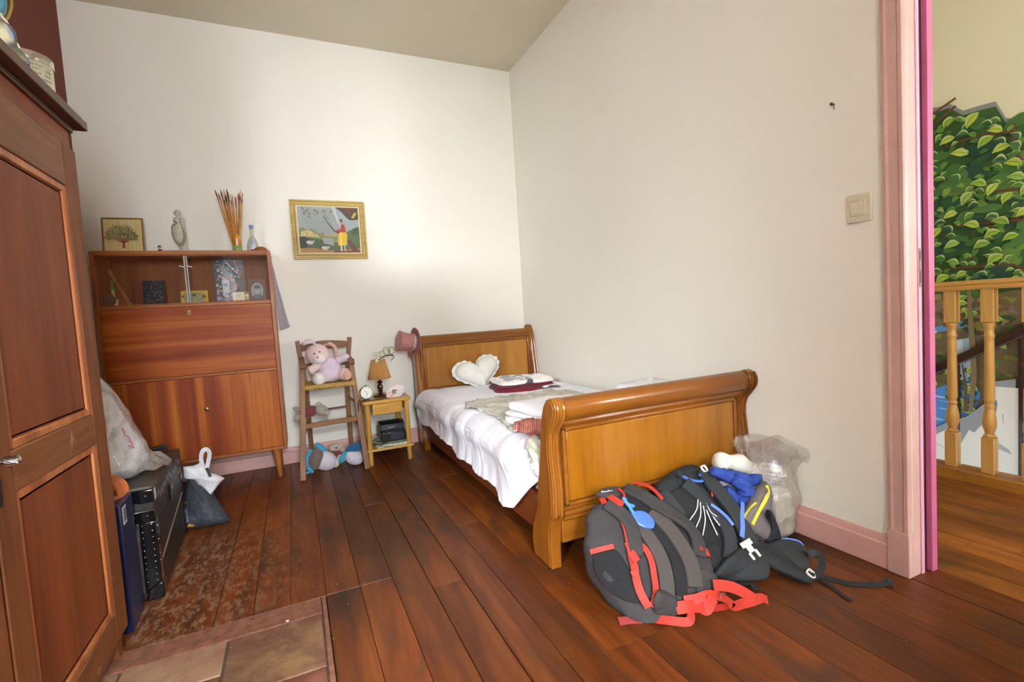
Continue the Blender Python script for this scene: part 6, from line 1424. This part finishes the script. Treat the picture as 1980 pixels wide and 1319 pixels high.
# hip wings and belt
spad('hip_wing',K1,[(835,930),(900,935),(962,985),(960,1060),(900,1080),(840,1075)],.020,M_g1,bp,.010)
def F3(u,v,z=.0): return Vector(at(*z5(u,v),2,z))
g=G(); pad(g,[F3(600,1060,.10),F3(660,1075,.085),F3(722,1130,.055),F3(712,1225,.012),F3(640,1222,.010),F3(575,1205,.020),F3(570,1130,.07)],.022,seed=3); obj('hip_wing',g,M_g1,bp,ang=75)
def fr(name,l,w,mat,par,t=.003,k=6,nrm=None,label=None):
    P=smoothpath([F3(a,b,z) for a,b,z in l],k)
    N=nrm or Vector((0,-.25,1)); g=G()
    if isinstance(N,list): N=[v.normalized() for v in smoothpath([Vector(x) for x in N],k)]
    g.ribbon(P,w,N,t); return obj(name,g,mat,par,ang=60,label=label)
fr('belt_webbing',[(385,1160,.020),(450,1185,.012),(560,1235,.008),(680,1255,.012),(790,1262,.010),(812,1225,.020),(800,1185,.030)],.026,M_rw,bp,nrm=[(0,-1,.9)]*7)
fr('belt_webbing',[(715,1175,.040),(790,1165,.040),(860,1165,.030),(910,1180,.020),(950,1110,.050)],.036,M_rw,bp,nrm=[(0,-.9,.7)]*5)
fr('belt_webbing',[(770,1130,.045),(850,1115,.050),(930,1090,.055),(1010,1105,.045),(1060,1140,.025),(1080,1165,.018),(1130,1150,.015),(1200,1130,.018),(1260,1110,.02),(1300,1125,.012)],.030,M_rw,bp,nrm=[(0,-1,.7),(0,-.9,.8),(0,-.8,.9),(0,-.6,1),(0,-.5,1),(0,-.5,1),(0,-.6,1),(0,-.8,.9),(0,-.7,.9),(0,-.6,1)])
fr('belt_webbing',[(955,1030,.075),(1010,1030,.070),(1070,1040,.060),(1130,1065,.045),(1190,1100,.025),(1225,1120,.02)],.034,M_rw,bp,nrm=[(0,-1,.5)]*6)
fr('belt_loop',[(880,1170,.012),(960,1175,.010),(1040,1160,.012),(1075,1135,.02)],.022,M_rw,bp)
g=G(); g.tube(smoothpath([F3(995,1110,.055),F3(1005,1085,.062),F3(1025,1080,.062),F3(1035,1095,.055)],5),.0022,6); obj('wire_ring',g,M_std,bp)
fr('faded_tab',[(350,1258,.004),(420,1250,.004),(525,1243,.006)],.028,M_rw2,bp)
# ---- second backpack: black with blue trim
b2=thing('black_backpack','black backpack with blue trim and white buckles behind the red-strapped one','backpack',(-.50,-2.55,0))
K2=Pack((-.475,-2.665,.040),(-.548,-2.435,.318),(1,-.18,0),interp([0,.2,.6,1],[.150,.165,.160,.115]),interp([0,.2,.6,1],[.04,.060,.065,.034]),seed=9,amp=.012)
M_k1=wrinklemat('black_nylon','#1c1d20',20,.35,.75); M_k2=plain('charcoal_foam','#282a2c',rough=.8,bmp=.12,bs=150); M_k3=plain('black_mesh','#121315',rough=.8,bmp=.2,bs=260)
M_bt=plain('periwinkle_trim','#5b7fcf',rough=.55); M_wb=plain('white_buckle_plastic','#dfdcd8',rough=.35); M_bl2=plain('bright_blue_loop','#2f5fb8',rough=.5)
obj('body',K2.g,M_k1,b2,ang=80)
srib('shoulder_strap',K2,[(870,310),(930,400),(1000,490),(1070,590),(1130,690),(1190,800)],.060,.018,M_k2,b2,.006,lift=.012)
srib('shoulder_strap',K2,[(620,290),(600,360),(620,440),(680,520),(740,600)],.052,.018,M_k2,b2,.004,lift=.010)
srib('harness_panel',K2,[(760,380),(850,470),(930,560),(1010,650),(1050,760),(1040,870)],.050,.022,M_k2,b2,.004)
srib('mesh_panel',K2,[(700,430),(780,540),(850,660),(900,780)],.11,.008,M_k3,b2,.002)
srib('load_strap',K2,[(660,270),(720,330),(800,390),(900,470)],.020,.004,M_blk2,b2,.020)
srib('blue_trim',K2,[(910,530),(960,565),(1010,610),(1050,660)],.012,.003,M_bt,b2,.030)
srib('blue_trim',K2,[(1095,530),(1100,600),(1103,670),(1100,735)],.017,.003,M_bt,b2,.034)
srib('blue_haul_loop',K2,[(745,345),(790,365),(840,375),(885,370),(880,345),(840,338)],.009,.004,M_bl2,b2,.020)
srib('white_lining',K2,[(615,325),(570,360),(550,400),(555,440)],.012,.006,M_wb,b2,.018)
srib('top_piping',K2,[(615,265),(650,255),(690,262)],.006,.003,plain('lilac_piping','#8f96d0'),b2,.012)
srib('red_tab',K2,[(905,465),(912,490)],.006,.004,M_rw,b2,.040)
fan=[[(835,490),(825,560),(785,628)],[(848,505),(850,590),(820,670)],[(862,515),(880,610),(870,722)],[(872,515),(905,600),(962,716)],[(880,518),(925,590),(976,655)],[(885,522),(915,570),(955,606)]]
for l in fan: srib('white_cord',K2,l,.0032,.003,M_wb,b2,.024)
box_on('white_ring_buckle',K2,697,290,(.028,.036,.006),M_wb,b2,.026,.5,'ring'); box_on('white_ring_buckle',K2,866,303,(.034,.028,.006),M_wb,b2,.026,.1,'ring')
# hip belt resting on the floor
g=G(); pad(g,[F3(950,960,.05),F3(1060,840,.10),F3(1180,765,.10),F3(1300,870,.06),F3(1300,980,.012),F3(1180,1000,.010),F3(1010,1000,.012)],.030,seed=6); obj('hip_pad',g,M_k2,b2,ang=75)
g=G(); pad(g,[F3(1170,760,.105),F3(1240,740,.10),F3(1400,830,.06),F3(1570,990,.015),F3(1550,1018,.006),F3(1380,945,.03),F3(1230,850,.07)],.022,seed=7); obj('hip_pad',g,M_k1,b2,ang=75)
g=G(); pad(g,[F3(1250,790,.085),F3(1320,755,.075),F3(1420,735,.06),F3(1520,775,.04),F3(1560,860,.025),F3(1545,985,.012),F3(1450,930,.035),F3(1330,850,.06)],.020,seed=8); obj('hip_pad',g,M_k2,b2,ang=75)
g=G(); pad(g,[F3(1300,545,.20),F3(1330,570,.17),F3(1375,725,.04),F3(1330,760,.045),F3(1285,745,.07),F3(1290,640,.12)],.020,seed=9); obj('side_panel',g,M_k1,b2,ang=75)
g=G(); g.tube(smoothpath([F3(1390,733,.070),F3(1440,733,.064),F3(1500,748,.052),F3(1530,775,.042)],5),.003,6); obj('blue_piping',g,M_bt,b2)
g=G(); c=F3(1190,795,.130); bvm=basis(c,F3(1230,850,.10)-F3(1160,760,.14),Vector((0,.3,1))).to_3x3(); g.obox(c-bvm@Vector((.020,0,0)),(.020,.040,.010),bvm); g.obox(c,(.024,.020,.009),bvm); g.obox(c+bvm@Vector((.022,.012,0)),(.026,.008,.009),bvm); g.obox(c+bvm@Vector((.022,-.012,0)),(.026,.008,.009),bvm); obj('white_clip',g,M_wb,b2,bev=.002)
fr('belt_strap',[(1545,985,.018),(1600,970,.016),(1645,915,.025),(1640,850,.04),(1600,820,.05),(1560,835,.05)],.024,M_blk2,b2,nrm=[(0,-.2,1),(-.2,-.4,1),(-.6,-.6,.7),(-.5,-.8,.5),(0,-.9,.6),(0,-.7,.8)])
def ringfloor(name,u,v,z,w,h,mat,par,rot=0):
    c=F3(u,v,z); g=G(); R=[]; M=Matrix.Rotation(rot,3,'Z')@Matrix.Rotation(math.radians(35),3,'X')
    for i in range(24):
        th=2*math.pi*i/24; cc_,s_=math.cos(th),math.sin(th); sx=(abs(cc_)**.5)*(1 if cc_>=0 else -1); sy=(abs(s_)**.5)*(1 if s_>=0 else -1)
        R.append([c+M@Vector((sx*w/2,sy*h/2,-.003)),c+M@Vector((sx*w/2*.7,sy*h/2*.7,-.003)),c+M@Vector((sx*w/2*.7,sy*h/2*.7,.003)),c+M@Vector((sx*w/2,sy*h/2,.003))])
    g.rings(R,closed=True); return obj(name,g,mat,par,ang=50)
ringfloor('white_ring_buckle',1578,955,.022,.036,.032,M_wb,b2,.3)
def frp(name,l,w,mat,par,t=.0025,k=6,N=Vector((0,0,1))):
    P=smoothpath([Vector(at(a,b,2,z)) for a,b,z in l],k); g=G(); g.ribbon(P,w,N,t); return obj(name,g,mat,par,ang=60)
frp('strap_tail',[(1572,1108,.014),(1600,1118,.010),(1640,1128,.006),(1680,1131,.006),(1708,1129,.008),(1722,1121,.018)],.020,M_blk2,b2,N=Vector((0,-.5,1)))
frp('strap_tail',[(1716,1120,.020),(1721,1128,.010),(1727,1138,.004)],.006,M_blk2,b2)
frp('strap_tail',[(1580,1115,.010),(1605,1132,.006),(1628,1150,.004),(1646,1163,.004)],.014,M_blk2,b2)
frp('strap_tail',[(1425,1130,.010),(1450,1128,.008),(1462,1140,.004)],.020,M_blk2,b2)
# ---- clothes stuffed behind: white socks, blue pullover, grey yellow-zipped bag
def pth(l,y): return [Vector(at(a,b,1,y)) for a,b in l]
M_cw=plain('cream_knit','#d9d3c6',rough=.9,bmp=.25,bs=180)
g=G(); P=smoothpath(pth([(1386,893),(1408,893),(1432,897),(1452,908),(1462,925)],-2.455),6); g.tube(P,[.026+.004*math.sin(i*.7) for i in range(len(P)-1)]+[.012],14,flat=1.3); obj('white_sock',g,M_cw,None,label='rolled cream white sock lying on the blue pullover',cat='sock',ang=80)
M_bp=wrinklemat('royal_blue_fleece','#2a479b',22,.6,.85)
g=G()
for l,y,rd_ in (([(1378,910),(1400,918),(1425,925),(1455,930),(1482,928)],-2.49,.026),([(1420,925),(1440,945),(1438,970),(1425,990),(1418,1000)],-2.52,.036),([(1455,925),(1478,930),(1472,945),(1455,960)],-2.50,.030),([(1402,945),(1412,965),(1415,985)],-2.50,.030)):
    P=smoothpath(pth(l,y),7); R=[]
    for i,c in enumerate(P):
        d=(P[min(i+1,len(P)-1)]-P[max(i-1,0)]).normalized(); a,b=frame(d); t=i/(len(P)-1); rr=rd_*(.35+.65*math.sin(math.pi*(.12+.76*t))); n=18
        R.append([c+(a*math.cos(2*math.pi*j/n)+b*math.sin(2*math.pi*j/n))*rr*(1+.3*noise.noise(Vector((math.cos(2*math.pi*j/n)*2,math.sin(2*math.pi*j/n)*2,i*.3)))+.10*math.sin(j*2+i*.9)) for j in range(n)])
    g.rings(R)
obj('blue_pullover',g,M_bp,None,label='crumpled royal blue fleece pullover stuffed behind the black backpack',cat='pullover',ang=80)
g=G(); pad(g,pth([(1390,930),(1402,932),(1424,945),(1424,965),(1410,962)],-2.465),.012); obj('grey_plastic_sheet',g,plain('light_grey_card','#b9b9c2',rough=.4),None,label='light grey plastic corner poking out under the blue pullover',cat='plastic sheet',ang=70)
gb=thing('grey_bag','small grey bag with yellow zips standing open behind the black hip belt','bag',(-.27,-2.57,0))
M_gb=plain('mauve_grey_nylon','#6c605f',rough=.7,var=.08,scale=20,bmp=.1); M_yl=plain('yellow_zip_tape','#c9c63a',rough=.5)
A5=lambda u,v,y: Vector(at(*z5(u,v),1,y))
g=G(); pad(g,[A5(1275,365,-2.53),A5(1312,420,-2.53),A5(1300,520,-2.56),A5(1292,640,-2.59),A5(1282,740,-2.60),A5(1210,700,-2.61),A5(1140,610,-2.60),A5(1180,520,-2.58),A5(1215,430,-2.54)],.045,seed=2); gbo=obj('body',g,M_gb,gb,ang=75); vgb=g.bvh()
def zr(name,l,w,mat,off=.002):
    P=[];N=[]
    for q in l:
        px,py=z5(*q); d=vray(px,py); h=vgb.ray_cast(CP,d)
        if h[0] is None: continue
        n=h[1] if h[1].dot(d)<0 else -h[1]; P.append(h[0]+n*(off+.0015)); N.append(n)
    if len(P)<2: print('skip',name); return
    g=G(); g.ribbon(smoothpath(P,5),w,[v.normalized() for v in smoothpath(N,5)],.003); obj(name,g,mat,gb,ang=60)
zr('zip_tape',[(1290,395),(1303,430),(1285,480),(1255,530),(1225,585),(1198,640)],.014,M_yl); zr('zip_tape',[(1225,505),(1195,535),(1165,575),(1150,600)],.007,M_yl)
g=G(); g.ribbon(smoothpath([A5(1272,358,-2.53),A5(1300,352,-2.52),A5(1325,375,-2.515),A5(1340,408,-2.52)],5),.008,Vector((0,-1,.4)),.003); obj('zip_pull',g,M_yl,gb,ang=60)
g=G(); g.ribbon(smoothpath([A5(1150,298,-2.46),A5(1170,305,-2.46),A5(1190,318,-2.46)],4),.006,Vector((0,-.5,1)),.003); obj('yellow_bootlace',g,M_yl,None,label='short yellow bootlace between the sock and the blue pullover',cat='bootlace')
# ---- clear plastic bag of clothes by the right wall
cbg=thing('clear_bag','large clear plastic bag of pale clothes against the right wall behind the backpacks','bag',(-.13,-2.47,0))
BC=Vector((-.128,-2.480,0))
def outer(u,v):
    a=2*math.pi*u; z=.003+.385*v; rad=interp([0,.12,.45,.68,.85,1],[.074,.098,.114,.102,.088,.098])(v)
    rad*=1+.10*noise.noise(Vector((math.cos(a)*2.2,math.sin(a)*2.2,v*6+1)))+.05*math.sin(a*9+v*8)
    x=math.cos(a)*rad*(.95-.42*max(0,v-.6)/.4); y=math.sin(a)*rad*(1.05+.55*max(0,v-.6)/.4)
    q=BC+Vector((x+.010,y,z+.018*math.sin(a*2+1)*v)); q.x=min(q.x,-.026); return q
def inner(u,v):
    q=outer(u,v*.78); k=.955*(1 if v<.8 else max(.05,1-((v-.8)/.2)**2)); c=BC+Vector((.0,0,q.z-BC.z))
    a=2*math.pi*u; q=c+(q-c)*(k-.03*abs(math.sin(a*4+v*11))); q.z+=.012*noise.noise(Vector((q.x*20,q.y*20,2))); q.z=max(q.z,.004); return q
g=G(); g.grid(60,34,inner); obj('clothes',g,wrinklemat('cream_cotton_clothes','#d9d0c2',14,.7,.9),cbg,ang=80)
g=G(); g.grid(90,44,outer); 
def neck(u,v):
    y=-2.63+.33*u; z=.33+.085*v-.05*u*0+.03*math.sin(u*7)*v-.05*abs(u-.5)*v; x=-.075+.020*math.sin(u*11+v*3)-.035*v*math.sin(u*3.1)
    return Vector((min(x,-.024),y,z))
g.grid(40,10,neck)
obj('film',g,M_film2,cbg,ang=80)
g=G(); vo=G().grid(90,44,outer).bvh(); r=random.Random(6)
M_pr=plain('violet_print','#6f68a8',rough=.5)
for row,(u0,u1,v0,n_) in enumerate(((1262,1395,232,13),(1268,1400,262,12),(1290,1405,300,10),(1295,1400,325,9),(1300,1395,350,9),(1310,1390,375,7))):
    for k in range(n_):
        u=u0+(u1-u0)*(k+.2)/n_; p=onbag(*z5(u,v0+(u-u0)*.14+r.uniform(-3,3)),vo,.002); q=onbag(*z5(u+r.uniform(3,7),v0+(u-u0)*.14+r.uniform(5,12)),vo,.002)
        if p and q and (p-q).length<.03: g.tube([p,q],.0010,5)
if g.v: obj('violet_print',g,M_pr,cbg)
# ================================================================== LANDING: BALUSTRADE, STAIR RAIL, MURAL
M_bal=wood('honey_oak','#bb8a44','#d2a058','#deb06c','z',1,.35,.2); M_baly=wood('honey_oak_rail','#bb8a44','#d2a058','#deb06c','y',1,.35,.2)
BX=1.225
bl=thing('balustrade','honey-coloured wooden landing balustrade with turned balusters','balustrade',(BX,-2.6,0))
zr0=at(1900,541,0,BX).z; zb0=at(1900,557,0,BX).z
g=G(); ZR=1.012
n=[(-.030,-.042),(.030,-.042),(.034,-.030),(.026,-.022),(.034,-.012),(.030,0),(.012,.006),(-.012,.006),(-.030,0),(-.034,-.012),(-.026,-.022),(-.034,-.030)]
g.prism([(BX+a,ZR+b) for a,b in n],1,-5.4,-.02); obj('handrail',g,M_baly,bl,bev=.002)
g=G(); g.box(1.165,1.29,-5.4,-.02,-.012,.052); g.box(1.165,1.20,-5.4,-.02,-.05,.0); obj('base_rail',g,wood('honey_oak_base','#8d5a22','#a8702c','#bd8438','y',1,.35,.2),bl,bev=.004)
def baluster():
    g=G(); h0,h1=.052,ZR-.040; w=.050
    g.obox((BX,0,(h0+.235)/2),(w,w,.235-h0)); g.obox((BX,0,(h1+h1-.165)/2),(w,w,.165))
    t=h1-.165
    g.lathe([(.021,.235),(.026,.242),(.017,.252),(.019,.262),(.027,.29),(.027,.325),(.019,.372),(.016,.380),(.021,.386),(.021,.392),(.017,.398),(.017,.410),(.0215,.418),(.021,.428),(.0205,.50),(.018,t-.10),(.018,t-.075),(.0215,t-.070),(.0215,t-.064),(.018,t-.058),(.018,t-.030),(.022,t-.018),(.025,t-.006),(.019,t)],(BX,0,0),n=20)
    return g
y0=at(1841,700,0,BX).y; y1=at(1913,700,0,BX).y; dy=y0-y1
g=baluster(); g.v=[p+Vector((0,y0,0)) for p in g.v]; b0=obj('baluster',g,M_bal,bl,bev=.003)
for k in range(1,12):
    if y0-dy*k>-5.3: copyto(b0,(0,-dy*k,0))
for k in range(1,14): copyto(b0,(0,dy*k,0))
# stair hand rail with post, on the mural wall
M_mah=wood('mahogany','#1e0d08','#30160e','#452214','y',1,.18,.6)
hr=thing('stair_handrail','dark glossy stair handrail with a slim post in front of the painted wall','handrail',(2.2,-2.5,0))
pA=Vector(at(1793,722,0,2.16)); pB=Vector(at(1980,640,0,2.16)); dd=(pB-pA)
g=G(); g.bar(pA-dd*1.6,pB+dd*1.2,.060,.040,(1,0,0)); obj('rail',g,M_mah,hr,bev=.010,bseg=3)
for k,(a,b) in enumerate(((1975,650),)):
    p=Vector(at(a,b,0,2.16)); g=G(); g.cyl((p.x,p.y,-1.5),(p.x,p.y,p.z),.014,n=12); obj('post',g,M_mah,hr)
for px in (1852,):
    p=Vector(at(px,690,0,2.16)); g=G(); g.cyl((p.x,p.y,-1.5),(p.x,p.y,p.z-.03),.012,n=12); obj('post',g,M_mah,hr)
# painted wall: flat shapes at the wall's surface
MX=2.299
P=Paint((MX,0,0),(0,1,0),(0,0,1),(-1,0,0),.00003)
def mp(px,py): p=at(px,py,0,MX); return (p.y,p.z)
def poly(l,c): P.poly([mp(*q) for q in l],c)
r=random.Random(44)
sc=abs(mp(1900,600)[0]-mp(1910,600)[0])/10      # metres per photograph pixel here
y_hi=mp(1788,600)[0]+.6; y_lo=mp(1980,600)[0]-1.2; zt=mp(1880,210)[1]; zb=-1.6
def zag(z0,seed,amp=.05,step=.12):
    q=random.Random(seed); out=[]; y=y_lo
    while y<y_hi: out.append((y,z0+q.uniform(-amp,amp))); y+=step
    out.append((y_hi,z0)); return out
top=[mp(*q) for q in ((1980,238),(1962,230),(1945,228),(1925,196),(1895,204),(1862,214),(1835,200),(1812,208),(1788,208))]
top2=[(a,b-.028) for a,b in top]
TL2=[(y_lo,top[0][1]-.02),(y_lo+.5,top[0][1]+.06)]+top+[(y_hi,top[-1][1]-.03)]
TLg=[(a,b-.03) for a,b in TL2]
bot=(y_lo,zb),(y_hi,zb)
P.poly([(y_lo,zb)]+TL2+[(y_hi,zb)],'#8b8a86'); P.poly([(y_lo,zb)]+TLg+[(y_hi,zb)],'#3f5c31')
G_=['#3f6234','#4c7239','#35563c','#577c3c','#68873f','#33523f','#557942']
zmid=mp(1880,620)[1]
for k in range(420):
    y=r.uniform(y_lo,y_hi); z=r.uniform(zmid,TLg[5][1]-.05); P.disc(y,z,r.uniform(.04,.10),r.choice(G_),r.uniform(.02,.05),9,r.uniform(-.6,.6))
for l in (((1790,265),(1815,235),(1850,205)),((1830,285),(1870,270),(1905,260),(1960,255)),((1962,240),(1962,290),(1980,315)),((1885,375),(1930,370),(1980,365)),((1850,438),(1900,432),(1980,425)),((1880,450),(1930,435),(1975,420)),((1790,530),(1840,520),(1900,515),(1960,512),(1980,520)),((1878,503),(1890,485),(1915,455)),((1790,255),(1800,225),(1850,190))):
    P.line([mp(*q) for q in l],[.016]*len(l),'#6d4a34')
def leaf(y,z,s,rot,c,hl=True,curl=.35):
    pts=[]; n=8; cr,sr=math.cos(rot),math.sin(rot)
    up=[]; dn=[]
    for i in range(n+1):
        t=i/n; x=(t-.5)*2*s; b=curl*s*(1-(2*t-1)**2); w=math.sin(math.pi*t**.8)*s*.55
        up.append((x,b+w)); dn.append((x,b-w))
    for x,yy in up+dn[::-1][1:-1]: pts.append((y+x*cr-yy*sr,z+x*sr+yy*cr))
    P.poly(pts,c)
    if hl: P.line([(y+x*cr-(yy-.004)*sr,z+x*sr+(yy-.004)*cr) for x,yy in up],[.002,.006,.009,.010,.008,.006,.004,.003,.001],'#b5c27c')
    P.line([(y+(a[0])*cr-(a[1]+b[1])/2*sr,z+(a[0])*sr+(a[1]+b[1])/2*cr) for a,b in zip(up[1:-1],dn[1:-1])],.003,'#5a7a2c')
L1=['#9db23c','#aabb44','#8ba83a','#92ad4e','#b0bd4c','#7c9c3e']; L2=['#3c5e42','#466a48','#335440']
leaves=[(1806,237,13),(1842,240,10),(1890,235,14),(1933,255,11),(1801,273,10),(1841,275,12),(1863,300,13),(1915,277,13),(1945,290,12),(1968,318,12),(1901,358,12),(1880,385,13),(1930,368,12),(1958,384,11),(1848,418,11),(1888,437,12),(1822,452,12),(1928,453,11),(1851,475,12),(1977,410,9),(1790,310,9),(1852,508,10),(1935,502,13),(1870,531,9),(1833,540,12),(1792,515,10),(1975,345,12),(1797,385,8),(1945,430,12),(1909,475,12),(1965,460,11)]
for k in range(150):
    px,py=r.uniform(1786,1990),r.uniform(232,552); y,z=mp(px,py); leaf(y,z,r.uniform(6,11)*sc*1.2,r.uniform(-1.0,.8),r.choice(['#5f8a38','#6f963c','#52793a','#7d9c3f','#486f3c']),k%2==0,.3)
for px,py,s in leaves:
    y,z=mp(px,py); leaf(y,z,s*sc*1.4,r.choice([math.pi*.80,math.pi*.9,math.pi*1.1,math.pi*.7])-math.pi+.0,r.choice(L1),True,.3)
dark=[(1918,242),(1872,262),(1802,290),(1815,302),(1945,275),(1945,310),(1975,265),(1975,282),(1894,398),(1928,420),(1829,432),(1845,443),(1822,525),(1910,530),(1815,330),(1860,345)]
for px,py in dark: y,z=mp(px,py); leaf(y,z,10*sc*1.2,r.uniform(-.5,.9),r.choice(L2),True,.3)
for k in range(90):
    y=r.choice([r.uniform(y_lo,mp(1985,600)[0]),r.uniform(mp(1785,600)[0],y_hi)]); z=r.uniform(zmid,TLg[3][1]-.1); leaf(y,z,r.uniform(.03,.045),r.uniform(-.9,.9),r.choice(L1),True,.3)
# lower part: stones, stream, roots, pale ground
zs=mp(1880,600)[1]
P.poly([(y_lo,zb),(y_lo,zs+.1),mp(1980,560),mp(1900,575),mp(1790,560),(y_hi,zs),(y_hi,zb)],'#6d5c40')
for k in range(70):
    px,py=r.uniform(1780,1990),r.uniform(565,660); y,z=mp(px,py); P.disc(y,z,r.uniform(.02,.045),r.choice(['#7a6a55','#6a5a48','#8a7a5c','#5c4c3c','#7f7a3c','#907a50']),r.uniform(.014,.03),9)
poly([(1787,640),(1815,634),(1860,620),(1880,618),(1890,628),(1868,634),(1830,640),(1787,650)],'#5f8fc0'); poly([(1788,645),(1830,641),(1830,637),(1788,640)],'#c9d6e0')
poly([(1865,655),(1895,650),(1900,700),(1890,745),(1862,745),(1855,720),(1858,680)],'#9fb3c8'); poly([(1868,655),(1880,653),(1884,740),(1870,742)],'#c2ccd6')
poly([(1787,760),(1850,740),(1900,730),(1915,760),(1900,800),(1860,820),(1800,850),(1787,850)],'#4f86bf')
for k in range(14): 
    px,py=r.uniform(1790,1890),r.uniform(755,825); y,z=mp(px,py); P.disc(y,z,.05,r.choice(['#6fa0cf','#3f74ab','#a9c4dc']),.006,8,.1)
for k in range(60):
    px,py=r.choice([(r.uniform(1788,1840),r.uniform(660,760)),(r.uniform(1930,1990),r.uniform(560,740)),(r.uniform(1850,1905),r.uniform(700,800)),(r.uniform(1850,1985),r.uniform(565,640))]); y,z=mp(px,py)
    P.disc(y,z,r.uniform(.02,.04),r.choice(['#4f5f33','#5f6a36','#6b5a38','#3d4d2e','#75703a']),r.uniform(.012,.022),8,r.uniform(-.6,.6))
for k in range(34):
    px,py=r.choice([(r.uniform(1788,1840),r.uniform(560,830)),(r.uniform(1845,1905),r.uniform(560,620)),(r.uniform(1930,1985),r.uniform(560,700)),(r.uniform(1855,1905),r.uniform(705,800))]); y,z=mp(px,py); leaf(y,z,r.uniform(.022,.038),r.uniform(-.9,.9),r.choice(L1),True,.3)
P.line([mp(*q) for q in ((1895,560),(1900,640),(1905,720),(1898,790))],[.02,.03,.03,.02],'#7a6a4a'); P.line([mp(*q) for q in ((1942,560),(1938,650),(1930,730))],[.02,.028,.03],'#84704c')
P.line([mp(*q) for q in ((1889,790),(1888,740),(1882,700))],[.022,.016,.008],'#5a4a3c')
pale='#d8d2c4'
poly([(1787,858),(1810,830),(1850,812),(1890,800),(1925,775),(1930,735),(1985,728),(1990,1100),(1787,1100)],'#8f908f')
P.poly([(y_lo,zb),(y_lo,mp(1980,760)[1]),mp(1985,745),mp(1940,742),mp(1945,765),mp(1930,775),mp(1935,800),mp(1905,830),mp(1895,825),mp(1880,850),mp(1872,835),mp(1850,825),mp(1822,838),mp(1800,858),mp(1787,868),(y_hi,mp(1787,868)[1]),(y_hi,zb)],pale)
poly([(1925,772),(1948,768),(1950,775),(1944,810),(1943,780),(1926,778)],'#77797b'); poly([(1925,835),(1945,845),(1972,862),(1978,872),(1950,860),(1930,848)],'#a3a3a1'); P.line([mp(*q) for q in ((1795,840),(1830,850),(1870,872))],[.006,.004,.002],'#7d7d7a'); P.line([mp(*q) for q in ((1960,795),(1961,812))],[.004,.002],'#7d7d7a')
obj('mural_painting',P,vcol('mural_paint',.75,spec=.2),wl,flat=True)
